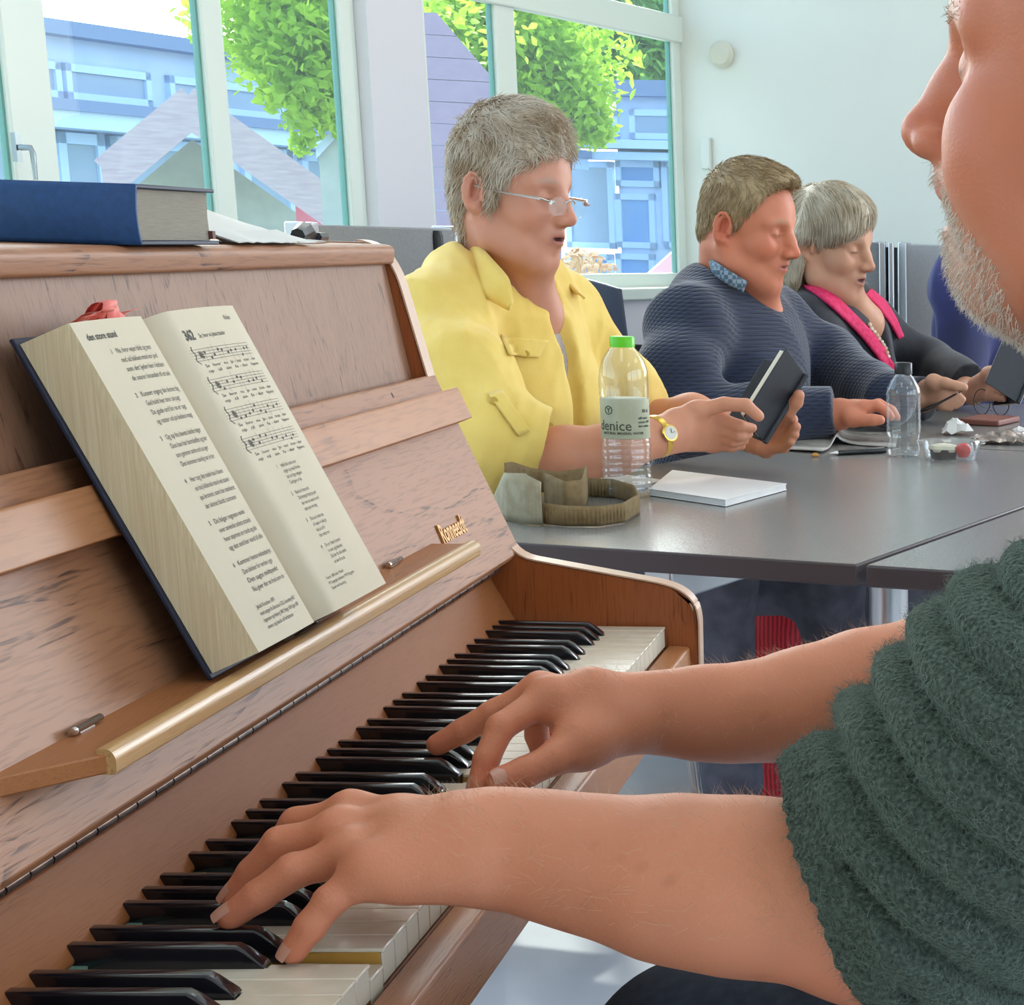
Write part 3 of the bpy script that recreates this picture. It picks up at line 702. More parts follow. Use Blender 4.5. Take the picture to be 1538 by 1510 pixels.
for (u0, u1, v0, v1, g) in [(1040, 949, 166, 209, m_bglass), (930, 850, 166, 209, m_bframe), (992, 928, 243, 280, m_bglass2), (985, 930, 292, 372, m_bglass2), (922, 855, 243, 372, m_bglass), (1060, 1000, 243, 372, m_bglass), (985, 930, 382, 460, m_bglass2), (922, 855, 382, 460, m_bglass2)]:
    a, z1 = Bf(u0, v0); b, z0 = Bf(u1, v1); win(bB, fb, a, b, z0, z1, g, fr=.08)
# garden playhouse
m_lav = mat('lavender_boards', '#c0b0b8', .8, c2='#b0a0ac', nscale=8, stretch=(1, 1, 8))
m_red = mat('faded_red_boards', '#c2566a', .8, c2='#cc7382', nscale=10)
m_grey = mat('grey_green_boards', '#a5b3ae', .85, c2='#b0bdb6', nscale=12)
def at(u, v, r):  # point at horizontal distance r
    d = ray(u, v); return CAM+d*(r/math.hypot(d[0], d[1]))
ph = at(290, 250, 13.5); hv = np.cross(UP, (ph-CAM)*[1, 1, 0]); hv /= np.linalg.norm(hv); hd = np.cross(hv, UP)   # hv: image left
pr = empty('playhouse', (ph[0], ph[1], -.12), 'small garden playhouse with lavender gable and red side wall, outside the left window', 'playhouse')
def P2(u, v, r=13.5): return at(u, v, r)
def slabp(mb, pts, th, mi=0):
    pts = [np.asarray(p) for p in pts]; n = len(pts); d = np.cross(pts[1]-pts[0], pts[2]-pts[0]); d /= np.linalg.norm(d)
    if d @ (pts[0]-CAM) > 0: d = -d   # faces the house
    V = pts+[p-d*th for p in pts]; F = [tuple(range(n)), tuple(range(n, 2*n))[::-1]]+[(i, n+i, n+(i+1) % n, (i+1) % n) for i in range(n)]
    return mb.add(V, F, mi)
ap, le, rev = P2(283, 143), P2(152, 252), P2(482, 285)
dn = UP*-.2
for nm, a, b in (('roof_board', le, ap), ('roof_board', ap, rev)):
    mb = MB(); slabp(mb, [a, b, b+dn, a+dn], .06); obj(nm, mb, m_lav, pr, smooth=False)
back = hd*1.2
mb = MB(); slabp(mb, [le, ap, ap+back*1, le+back*1], .05); obj('roof', mb, m_lav, pr, smooth=False)
mb = MB(); slabp(mb, [ap, rev, rev+back, ap+back], .05); obj('roof', mb, m_lav, pr, smooth=False)
mb = MB(); a, b = P2(440, 262), P2(482, 285); slabp(mb, [a, b, b*[1, 1, 0]-UP*.12, a*[1, 1, 0]-UP*.12], .05); obj('side_wall', mb, m_red, pr, smooth=False)
mb = MB(); a, b = P2(155, 262), P2(172, 256); slabp(mb, [a, b, b*[1, 1, 0]-UP*.12, a*[1, 1, 0]-UP*.12], .05); obj('corner_post', mb, m_lav, pr, smooth=False)
mb = MB(); a, b, c, d = le+back+dn, ap+back+dn, rev+back+dn, rev*[1, 1, 0]-UP*.12+back; slabp(mb, [a, b, c, d, a*[1, 1, 0]-UP*.12], .04); obj('back_wall', mb, m_grey, pr, smooth=False)
# shed with white barge board
sh = at(505, 260, 10.); r = empty('garden_shed', (sh[0], sh[1], -.12), 'grey green garden shed with white roof edge beside the white window pier', 'shed')
mb = MB(); pts = [at(478, 218, 10), at(540, 150, 10), at(600, 150, 10), at(600, 300, 10)*[1, 1, 0]-UP*.12, at(478, 300, 10)*[1, 1, 0]-UP*.12]; slabp(mb, pts, 1.0); obj('wall', mb, m_grey, r, smooth=False)
mb = MB(); a, b = at(474, 222, 9.97), at(545, 144, 9.97); slabp(mb, [a, b, b-UP*.045, a-UP*.045], 1.1); obj('roof_edge', mb, m_bframe, r, smooth=False)
# boarded gable behind the woman's head
m_pboard = wood('purple_grey_boards', '#8e829b', '#9d91a9', '#75697f', 'x', rough=.8, rings=4, pore=.3, coat=0)
r = empty('boarded_gable', (*at(690, 200, 9)[:2], -.12), 'purple grey boarded gable wall outside, behind the short white hair', 'shed')
dist = 9.; a0, a1 = 600, 800
for k in range(28):
    zt = 2.15-k*.082; zb_ = zt-.080
    vt = at(690, 0, dist)
    # right end follows the slope of the roof line (640,36)->(742,140)
    def uz(z): # image v at that height
        base = at(690, 340, dist); v = 337-(z-CAM[2])*FPX/dist; return v
    v = uz(zt); u1 = 640+(v-36)*.98
    if v < 36: continue
    u1 = min(u1, 790); u0 = 560
    q0, q1 = at(u0, 200, dist), at(u1, 200, dist); vb = min(790, 640+(uz(zb_)-36)*.98); q2 = at(vb, 200, dist)
    mb = MB(); slabp(mb, [(q0[0], q0[1], zt), (q1[0], q1[1], zt), (q2[0], q2[1], zb_), (q0[0], q0[1], zb_)], .03); obj('board', mb, m_pboard, r, smooth=False)
# pink slanted board and dry hydrangeas under the right window
mb = MB(); a, b = at(925, 455, 8.6), at(1030, 362, 8.6); slabp(mb, [a, b, b-UP*.075, a-UP*.075], .5); slabp(mb, [b-UP*.07, b-UP*.07-(b-a)*.12, (b-(b-a)*.12)*[1, 1, 0]-UP*.12, b*[1, 1, 0]-UP*.12], .06)
tag(obj('slanted_board', mb, mat('pale_pink_board', '#e6b6c2', .7)), 'pale pink slanted board outside, low in the right window', 'board')
m_hyd = mat('dry_hydrangea', '#d8bb98', .9, c2='#c49a72', nscale=30)
rg = np.random.default_rng(3)
hyd = empty('hydrangea_bush', (*at(872, 430, 7.6)[:2], -.12), 'dry tan hydrangea heads outside, low in the window in front of the glasses', 'bush')
st = MB(); hd_ = MB()
for k in range(34):
    u = rg.uniform(815, 935); v = 432-rg.uniform(0, 1)*62*(1-abs(u-870)/110); p = at(u, v, rg.uniform(7.4, 7.9)); rr = rg.uniform(.018, .034)
    tube(st, [(p[0]+rg.normal()*.03, p[1]+rg.normal()*.03, -.12), p*[1, 1, 0]+UP*.6, p], .004, 5)
    for j in range(16):
        d = rg.normal(size=3); d /= np.linalg.norm(d); d[2] = abs(d[2]); c = p+d*rr*[1, 1, .7]; a = np.cross(d, rg.normal(size=3)); a /= np.linalg.norm(a); b = np.cross(d, a); s = .010
        hd_.add([c+a*s, c+b*s, c-a*s, c-b*s, c+d*.004], [(0, 1, 4), (1, 2, 4), (2, 3, 4), (3, 0, 4), (3, 2, 1, 0)])
obj('stems', st, mat('straw_stem', '#c9a878', .9), hyd); obj('flower_heads', hd_, m_hyd, hyd, smooth=False)
# trees
def leafmat(name, c, c2):
    m = mat(name, c, .5, c2=c2, nscale=3, detail=2); b = m.node_tree.nodes['Principled BSDF']; nt = m.node_tree
    tr = N(nt, 'ShaderNodeBsdfTranslucent'); tr.inputs[0].default_value = col(hexc(c2)); mx = N(nt, 'ShaderNodeMixShader'); mx.inputs[0].default_value = .55
    nt.links.new(b.outputs[0], mx.inputs[1]); nt.links.new(tr.outputs[0], mx.inputs[2]); nt.links.new(mx.outputs[0], nt.nodes['Material Output'].inputs[0]); return m
m_leaf = leafmat('sunlit_leaf', '#7fae2e', '#b7dc4a'); m_leaf2 = leafmat('blue_green_leaf', '#5d9a5a', '#9ac86a'); m_bark = mat('grey_bark', '#8f867c', .9, c2='#6f665c', nscale=20)
def tree(label, clumps, trunk, n, ls, lm, seed, group=None):
    rg = np.random.default_rng(seed); r = empty('tree', (trunk[0][0], trunk[0][1], -.12), label, 'tree', group)
    mb = MB(); tube(mb, trunk, np.linspace(.11, .03, len(trunk)), 9)
    for c, rad, w in clumps[:8]:
        k = rg.integers(1, len(trunk)); a = np.array(trunk[k]); tube(mb, [a, (a+c)/2+rg.normal(size=3)*.1, c], [.03, .018, .006], 6)
    obj('trunk', mb, m_bark, r)
    W = np.array([w for _, _, w in clumps], float); W /= W.sum(); idx = rg.choice(len(clumps), n, p=W)
    C = np.array([clumps[i][0] for i in idx]); R = np.array([clumps[i][1] for i in idx]); d = rg.normal(size=(n, 3)); d /= np.linalg.norm(d, axis=1)[:, None]
    P = C+d*R[:, None]*(rg.uniform(0, 1, n)**.7)[:, None]
    nn = rg.normal(size=(n, 3))+[0, 0, .8]; nn /= np.linalg.norm(nn, axis=1)[:, None]; a = np.cross(nn, rg.normal(size=(n, 3))); a /= np.linalg.norm(a, axis=1)[:, None]; b = np.cross(nn, a); s = (ls*rg.uniform(.6, 1.3, n))[:, None]
    V = np.stack([P-a*s, P-a*s*.2+b*s*.55, P+a*s*.5+b*s*.35, P+a*s*1.1-nn*s*.25, P+a*s*.5-b*s*.35, P-a*s*.2-b*s*.55], 1).reshape(-1, 3)
    F = (np.arange(n)[:, None]*6+np.arange(6)[None]); obj('crown', (V, [tuple(f) for f in F]), lm, r, smooth=False)
def cl(lst, r): return [(at(u, v, r+dr), rad, w) for u, v, rad, w, dr in lst]
t = at(540, 300, 10.5)
tree('leafy bright green tree outside, hanging over the left window', cl([(440, 20, .42, 5, 0), (410, -60, .5, 5, .3), (500, -20, .5, 5, 0), (500, 70, .30, 4, 0), (450, 95, .24, 3, -.2), (520, 130, .26, 2, 0), (395, 45, .16, 1, 0), (465, 165, .14, .7, 0), (440, 130, .08, .25, 0), (480, 150, .16, .8, -.1), (455, 215, .06, .12, 0), (425, 145, .05, .12, 0), (600, 20, .6, 3, .3)], 10.),
     [(t[0], t[1], -.12), (t[0], t[1], 1.6), at(520, 30, 10.3), at(500, -60, 10)], 13000, .026, m_leaf, 5)
t = at(785, 300, 13.)
tree('bright green tree outside, between the boarded gable and the window post', cl([(700, 20, .55, 5, 0), (735, 70, .45, 4, 0), (760, 110, .4, 3, 0), (830, 60, .5, 3, 0), (850, 120, .3, 2, 0), (870, 165, .22, 1.2, 0), (820, 160, .3, 1.5, 0), (895, 190, .12, .4, 0), (690, -60, .6, 2, 0)], 12.5),
     [(t[0], t[1], -.12), (t[0], t[1], 2.), at(770, 40, 12.8)], 13000, .030, m_leaf, 6)
t = at(985, 300, 19.)
tree('tall blue green tree outside behind the courtyard wing roof', cl([(850, 20, 1.0, 3, 0), (920, 30, 1.0, 4, 0), (980, 40, .9, 3, 0), (940, 95, .55, 3, 0), (880, 90, .5, 2, 0), (1010, 90, .5, 2, 0), (900, -60, 1.3, 4, 0), (1000, -60, 1.3, 3, 0)], 36.),
     [at(985, 350, 36)*[1, 1, 0]-UP*.12, at(980, 150, 36), at(930, 0, 36)], 9000, .09, m_leaf2, 8)
# ================================================================= PEOPLE
m_skin_f = None
def skin_mat(name, rough=.48, bs=900, bump=.18, sss=.12):
    m = mat(name, (1, 1, 1), rough, attr='Col', bump=bump, bscale=bs, bdist=.0006, sss=sss, spec=.4)
    return m
def hair_mat(name, c, c2, rough=.5): return mat(name, c, rough, c2=c2, nscale=22, detail=2, stretch=(1, 1, 1), spec=.3, bump=.25, bscale=260, bdist=.002)
def head_sdf(S, H, jaw=1., nose=1., mouth=.004, ear=1., brow=1., cheek=1., lidopen=0., chin=1., jowl=0., nlen=1., tip=1.):
    """adult head in frame H (metres): eye line at u=0, crown +.118, chin -.117"""
    k = H.k; R = H.R
    def e(c, r, **a):
        a.setdefault('k', .01); a['k'] *= k; S.ell(H(*c), np.array(r)*k, R=(R if 'rot' not in a else R @ a.pop('rot')), **a)
    def c(p, q, ra, rb=None, **a):
        a.setdefault('k', .01); a['k'] *= k; S.cap(H(*p), H(*q), ra*k, (ra if rb is None else rb)*k, **a)
    e((.003, 0, .030), (.086, .075, .088), k=.02)
    e((.030, 0, .020), (.066, .062, .070), k=.03)
    e((.030, 0, -.040), (.058, .056, .060), k=.03)
    e((.034, 0, -.082*chin), (.046*jaw, .044*jaw, .030), k=.03)
    c((.066, -.010, -.101*chin), (.066, .010, -.101*chin), .0165, k=.02)
    for s in (-1, 1):
        c((-.004, s*.058*jaw, -.046), (.008, s*.054*jaw, -.074), .017, .015, k=.02)
        c((.008, s*.052*jaw, -.074), (.058, s*.020, -.100*chin), .015, .014, k=.025)
        e((.058, s*.040, -.032), (.026, .022, .024*cheek), k=.02)
        c((.084, s*.014, .020), (.070, s*.050, .017), .0085*brow, .008*brow, k=.014)
        e((.094, s*.032, -.003), (.017, .017, .0125), op='s', k=.016)
        e((.0735, s*.031, -.003), (.0135, .0150, .0125), k=.004)
        c((.0850, s*.020, -.0035-.001*lidopen), (.0785, s*.043, -.005), .0022, .002, k=.003)       # lower rim of the lid
        c((.083, s*.018, .0075), (.076, s*.045, .006), .0032, k=.006)                             # upper lid fold
        c((.080, s*.022, -.017), (.068, s*.046, -.018), .005, k=.008)                              # bag
        # ear
        rt = rotm((0, 1, 0), 12) @ rotm((0, 0, 1), s*-22)
        e((-.006, s*.079, -.010), (.018*ear, .0075, .031*ear), rot=rt, k=.008)
        e((-.003, s*.0855, -.005), (.0105*ear, .0085, .0175*ear), rot=rt, op='s', k=.003)
        hx = [(-.006+.0165*ear*math.cos(a), s*(.0835+.0035*math.sin(a*.5)), -.006+.0275*ear*math.sin(a)) for a in np.linspace(-.5, 4.3, 9)]
        for a_, b_ in zip(hx[:-1], hx[1:]): c(a_, b_, .0030, k=.0025)
        c((-.012, s*.0855, -.014), (-.011, s*.086, .008), .0022, k=.003)
        c((.0885, s*.0205, -.044), (.074, s*.0345, -.070), .0016, .0010, op='s', k=.005)
        c((-.004, s*.080, -.030*ear-.002), (.001, s*.076, -.036*ear), .006, .004, k=.006)
        c((.005, s*.080, -.008), (.006, s*.079, -.014), .0042, k=.004)
        if jowl: e((.040, s*.036, -.082), (.026, .018, .022), k=.02)
        # nasolabial
    # nose
    n = nose
    c((.086, 0, .010), (.1000, 0, -.012*nlen), .0085*n, .0085*n, k=.016)
    c((.1000, 0, -.012*nlen), (.1125+.004*(tip-1), 0, -.033*nlen), .0085*n, .0105*n, k=.012)
    for s in (-1, 1):
        e((.1015, s*.0125*n, -.0385*nlen), (.0125*n, .0075*n, .0085), k=.007)
        e((.1055, s*.0068*n, -.0475*nlen), (.0060, .0032, .0036), op='s', k=.003)
    c((.094, 0, -.044*nlen), (.110, 0, -.0395*nlen), .0052, .0055, k=.008)
    # muzzle and lips
    e((.066, 0, -.062), (.032, .032, .026), k=.015)
    m = mouth
    for s in (-1, 1):
        c((.0965, 0, -.0590), (.082, s*.023, -.0645), .0052, .0026, k=.006)
        c((.0940, 0, -.0690-m), (.082, s*.022, -.0670-m*.5), .0058, .0028, k=.006)
    e((.104, 0, -.0642-m*.5), (.020, .020, .0013+m*.62), op='s', k=.002)
    c((.086, 0, -.083-m*.7), (.086, 0, -.083-m*.7), .002, k=.01)
def head_paint(H, P, base, lip='#b4605a', dark=.5, beard=None, browc='#8b7462', flush=.18, mouth=.004, lash='#4a2e28', nlen=1.):
    """skin colour per vertex: cheeks, nose and ears a bit redder, lips, closed lids, brows, stubble; shade painted into nostrils, ear hollows and mouth gap"""
    base = np.array(hexc(base) if isinstance(base, str) else base); q = H.inv(P); C = np.tile(base, (len(P), 1)).astype(float)
    n1 = wob(11, 60)(q*1.)*.5+wob(12, 190)(q)*.5
    C *= (1+.07*n1)[:, None]
    def blob(c, r, colr, s=1.):
        d = (((q-np.array(c))/np.array(r))**2).sum(1); w = np.exp(-d*1.4)[:, None]*s; cc = np.array(hexc(colr) if isinstance(colr, str) else colr); C[:] = C*(1-w)+cc*w
    red = base*np.array([.98, .62, .58])
    for s in (-1, 1):
        blob((.07, s*.045, -.035), (.03, .025, .022), red, flush*2.2); blob((-.005, s*.082, -.01), (.03, .014, .04), red, flush*3)
        blob((.080, s*.031, -.016), (.02, .022, .006), base*np.array([.72, .55, .55]), .35)
    blob((.112, 0, -.034*nlen), (.022, .018, .016), red, flush*3)
    hq = (q[:, 0] > .05)
    lp = np.array(hexc(lip)); y = q[:, 1]; z = q[:, 2]
    w = np.exp(-((z+.0642+mouth*.5)/(.0075+mouth*.7))**4)*np.exp(-(np.abs(y)/.0215)**6)*(q[:, 0] > .078); w = w[:, None]*.75; C = C*(1-w)+lp*w
    ins = np.exp(-((z+.0642+mouth*.5)/(.0014+mouth*.55))**4)*np.exp(-(np.abs(y)/.018)**6)*(q[:, 0] > .06)*(q[:, 0] < .0955); ins = ins[:, None]*.9; C = C*(1-ins)+np.array([.06, .02, .02])*ins  # shade between the lips, painted nearly black
    for s in (-1, 1):
        l = np.exp(-(((z+.0062+abs(0)*y+(np.abs(y)-.031)**2*-8)/.0016)**2))*np.exp(-((y-s*.031)/.0135)**4)*(q[:, 0] > .06); l = l[:, None]*.75; C = C*(1-l)+np.array(hexc(lash))*l
        b = np.exp(-(((z-.0215-(.002-(np.abs(y)-.033)**2*12))/.0042)**2))*np.exp(-((y-s*.034)/.018)**4)*(q[:, 0] > .05)
        b = b[:, None]*.55*(1+.5*wob(5, 900)(q))[:, None].clip(0, 1.4); C = C*(1-b)+np.array(hexc(browc))*b
        no = np.exp(-(((q-np.array([.106, s*.0068, -.0475*nlen]))/np.array([.006, .004, .0045]))**2).sum(1))[:, None]*.7; C = C*(1-no)+np.array([.12, .04, .035])*no  # nostril shade put into the skin colour
        cr = np.exp(-(((q-np.array([-.006, s*.087, -.006]))/np.array([.009, .008, .016]))**2).sum(1))[:, None]*.55; C = C*(1-cr)+base*np.array([.55, .30, .27])*cr  # ear hollow painted darker to stand for its shade
    if beard is not None:
        bc = np.array(hexc(beard)); w = 1/(1+np.exp((z+.050)/.006))*(q[:, 0] > .0)*np.exp(-np.maximum(0, -z-.125)/.01)*(1/(1+np.exp(-(q[:, 0]-.052-np.maximum(0, z+.095)*1.0)/.006)))
        w *= 1-np.exp(-((z+.0642)/.010)**4)*np.exp(-(np.abs(y)/.021)**6); w = w*(.45+.35*wob(9, 700)(q)); w = np.clip(w, 0, .9)[:, None]; C = C*(1-w)+bc*w
    return np.clip(C, 0, 1)
def hand_sdf(S, wrist, joints, r=1., k=.006, palm=None):
    """joints: dict finger -> list of points knuckle, pip, dip, tip. palm is filled between wrist and knuckles"""
    rad = {'thumb': (.0125, .0105, .0100, .0085), 'index': (.0100, .0088, .0080, .0070), 'middle': (.0102, .0090, .0082, .0072), 'ring': (.0098, .0085, .0077, .0068), 'pinky': (.0088, .0075, .0068, .0060)}
    for f, pts in joints.items():
        rr = [q*r*1.06 for q in rad[f]]
        if len(pts) == 3: rr = [rr[0], rr[1], rr[3]]
        for i in range(len(pts)-1): S.cap(pts[i], pts[i+1], rr[i], rr[i+1], k=k*.8)
    order = [f for f in ('index', 'middle', 'ring', 'pinky') if f in joints]
    w = np.asarray(wrist[0]); wd = np.asarray(wrist[1])   # wrist centre, vector across wrist (towards the thumb side)
    for n, f in enumerate(order):
        a = w+wd*(1-2*n/(len(order)-1)); b = np.asarray(joints[f][0]); S.cap(a, b, .0135*r, .0112*r, k=.012)
    for i in range(len(order)-1):
        a, b = np.asarray(joints[order[i]][0]), np.asarray(joints[order[i+1]][0]); S.cap(a, b, .0098*r, k=.008); S.cap(a*.55+w*.45, b*.55+w*.45, .0135*r, k=.010)
    if 'thumb' in joints:
        t = np.asarray(joints['thumb'][0]); S.cap(w+wd*.9, t, .0150*r, .0140*r, k=.014)
        b = np.asarray(joints['index'][0]); S.cap(w*.5+t*.5, b*.55+w*.45, .0120*r, k=.014); S.cap(t, b*.6+w*.4, .0095*r, .0095*r, k=.014)
def nail(S_root, c, n, d, w=.0058, l=.0078, m=None, parent=None):
    """fingernail: small curved shell at c, facing n, pointing d"""
    n = np.asarray(n, float); d = np.asarray(d, float); d = d/np.linalg.norm(d); n = n-d*(n @ d); n /= np.linalg.norm(n); s = np.cross(d, n)
    a = np.linspace(-1, 1, 9); b = np.linspace(-1, 1, 9); P = np.array([[np.asarray(c)+s*(x*w*math.sqrt(max(0, 1-.25*y*y*(y > 0))))+d*(y*l)+n*(-.42*w*x*x-.0005*y*y) for y in b] for x in a])
    mb = MB(); sheet(mb, P, .0006, flip=False); return obj('fingernail', mb, m, parent)
def neck(S, H, base, r=.055, k=.03):
    S.cap(H(-.022, 0, -.045), base, r*H.k*.98, r*1.05, k=k)
def mesh_person(S, h, H, name, loc, m, paint, label=None, lo=None, hi=None, cat='person'):
    V, F = S.mesh(h, lo, hi); C = paint(V)
    o = obj(name, (V, F), m, loc=loc, attr=C, angle=180); return tag(o, label, cat) if label else o
def cloth(S, h, name, m, parent, attr=None, lo=None, hi=None):
    V, F = S.mesh(h, lo, hi); return obj(name, (V, F), m, parent, angle=180, attr=attr)
def sample_on(S, F_V, F_F, n, cond=None, seed=0):
    rg = np.random.default_rng(seed); T = F_V[F_F]; A = np.linalg.norm(np.cross(T[:, 2]-T[:, 0], T[:, 3]-T[:, 1]), axis=1); c = T.mean(1)
    if cond is not None: A = A*cond(c)
    i = rg.choice(len(A), n, p=A/A.sum()); w = rg.dirichlet(np.ones(4), n); return (T[i]*w[:, :, None]).sum(1)

def folds(seed, freq, amp, stretch=(1, 1, 1), n=5, sharp=1.3):
    """cloth creases: ridged waves, deeper where they meet"""
    a = wob(seed, freq, n); b = wob(seed+1, freq*2.3, n); st = np.array(stretch, float); c = wob(seed+2, freq*.4, 4)
    def f(P):
        q = P*st; q = q+.012*np.stack([c(q), c(q+3), c(q+7)], 1)
        r = 1-np.abs(a(q))*2.2; r2 = 1-np.abs(b(q))*2.2
        return -amp*np.sign(r)*np.abs(r)**sharp*(.6+.5*c(q+1))-amp*.35*r2
    return f
def torso(S, B, w=1., d=1., h=1., k=.05, belly=1., sh=.055, off=0., chest=1.):
    """seated trunk in body frame B (origin mid-shoulder line)"""
    def e(c, r): S.ell(B(*c), (np.array(r)+off)*B.k, R=B.R, k=k)
    S.chain([B(-.012, -.165*w, -.020), B(-.025, -.07*w, .012), B(-.025, .07*w, .012), B(-.012, .165*w, -.020)], [sh+off, .055+off, .055+off, sh+off], k=.04)
    e((.008, 0, -.12*h), (.108*d*chest, .165*w, .155)); e((.022*belly, 0, -.30*h), (.118*d*belly, .150*w, .165)); e((0, 0, -.46*h), (.135*d, .170*w, .13))
def seatlegs(S, B, off=0., knee=.44, spread=.10, h=1., r=1., feet=True, kf=None):
    for s in (-1, 1):
        hp = B(0, s*.09, -.50*h)
        if kf:
            kn, ft = kf[(s+1)//2]; S.chain([hp, kn], [(.085+off)*r, (.062+off)*r], k=.03); S.chain([kn, kn*.45+ft*.55, ft], [(.060+off)*r, (.052+off)*r, (.046+off)*r], k=.03); continue
        hp = B(0, s*.09, -.50*h); kn = hp-np.array([0, 0, hp[2]-.47])+(B.f*[1, 1, 0])/np.linalg.norm(B.f[:2])*knee+B.l*s*(spread-.09); kn[2] = .49
        ft = kn*[1, 1, 0]+UP*.09-B.f*[1, 1, 0]*.03
        S.chain([hp, kn], [(.085+off)*r, (.062+off)*r], k=.03); S.chain([kn, kn*.45+ft*.55, ft], [(.060+off)*r, (.052+off)*r, (.045+off)*r], k=.03)
def shoes(B, root, knee=.44, spread=.10, h=1., kf=None):
    m = mat('dark_shoe', '#2a2624', .5)
    for s in (-1, 1):
        hp = B(0, s*.09, -.50*h); F = B.f*[1, 1, 0]; F = F/np.linalg.norm(F); kn = hp*[1, 1, 0]+F*knee+B.l*s*(spread-.09)-F*.03
        if kf: kn = kf[(s+1)//2][1]*[1, 1, 0]
        T = SDF(); T.cap(kn+UP*.045-F*.03, kn+UP*.035+F*.14, .042, .034, k=.02); T.cap(kn+UP*.10, kn+UP*.05, .044, .045, k=.03); T.half((0, 0, .002), (0, 0, -1)); cloth(T, .007, 'shoe', m, root)
# ----------------------------------------------------------------- woman in the yellow shirt
def hd_frame(uv, x, yaw, pitch, roll=0, scale=1.):
    """head frame: yaw 0 faces image right square on (-y); positive turns away from the camera; pitch>0 looks down"""
    f = np.array([math.sin(math.radians(yaw)), -math.cos(math.radians(yaw)), 0]); f = f*math.cos(math.radians(pitch))-UP*math.sin(math.radians(pitch))
    up = rotm(tuple(f), roll) @ UP; return Frame(X(*uv, x), f, up, scale)
def ribbon(cen, wid, name, m, par, th=.0035, nrm=(-1, -.2, .3), bow=.004):
    cen = np.array(cen); wid = np.array(wid); n = np.array(nrm)/np.linalg.norm(nrm); P = np.stack([cen-wid, cen-wid*.5+n*bow*.8, cen+n*bow, cen+wid*.5+n*bow*.8, cen+wid], 1)
    t = np.linspace(0, len(cen)-1, 6*len(cen)); sm = lambda y: np.interp(t, range(len(cen)), y)
    Q = np.stack([np.stack([sm(P[:, j, k]) for k in range(3)], 1) for j in range(5)], 1)
    for _ in range(3): Q[1:-1] = (Q[:-2]+Q[2:]+2*Q[1:-1])/4
    mb = MB(); sheet(mb, Q, th); return obj(name, mb, m, par, angle=180)
def surf_hit(T, u, v, x0, off=0.):
    r = ray(u, v); r = r/np.linalg.norm(r); t = x0/r[0]
    for _ in range(90):
        d = T.ev((CAM+r*t)[None])[0]
        if d < .0004: break
        t += max(d*.6, .0003)
    return CAM+r*(t+off)
def drape(T, poly, name, m, par, x0, th=.003, nu=12, nv=10, off=-.003):
    """a patch of cloth lying on body surface T"""
    a, b, c, d = [np.array(p, float) for p in poly]; P = np.array([[surf_hit(T, *((a*(1-s)+b*s)*(1-t)+(d*(1-s)+c*s)*t), x0, off) for t in np.linspace(0, 1, nv)] for s in np.linspace(0, 1, nu)])
    mb = MB(); sheet(mb, P, th); return obj(name, mb, m, par, angle=180)
def path_ribbon(T, uvs, w, name, m, par, x0, th=.003, off=-.003, n=30, nw=5):
    """a band lying on surface T along pixels path; w half width in px (scalar or list)"""
    uv = np.array(uvs, float); t = np.linspace(0, len(uv)-1, n); C = np.stack([np.interp(t, range(len(uv)), uv[:, k]) for k in (0, 1)], 1); W_ = np.interp(t, range(len(uv)), w*np.ones(len(uv)) if np.isscalar(w) else w)
    for _ in range(3): C[1:-1] = (C[:-2]+C[2:]+2*C[1:-1])/4
    T_ = np.gradient(C, axis=0); T_ /= np.linalg.norm(T_, axis=1)[:, None]; Nn = np.stack([-T_[:, 1], T_[:, 0]], 1)
    P = np.array([[surf_hit(T, *(c+nn*ww*s), x0, off-abs(1-abs(s))*.001) for s in np.linspace(-1, 1, nw)] for c, nn, ww in zip(C, Nn, W_)])
    mb = MB(); sheet(mb, P, th); return obj(name, mb, m, par, angle=180)
def cutend(T, c, d, r=.08, k=.002):
    """open a sleeve: remove everything beyond c along d"""
    c = np.asarray(c); d = np.asarray(d)/np.linalg.norm(d)
    def f(P):
        q = P-c; t = q @ d; return np.maximum(-t, np.maximum(np.linalg.norm(q-t[:, None]*d, axis=1)-r, t-r*1.6))
    T.fn(f, c+d*r*.5, r*2.2, op='s', k=k)
m_skin = skin_mat('skin')
m_jean = mat('dark_grey_trousers', '#4a4a54', .9, c2='#5c5c68', nscale=30, bump=.3, bscale=500)
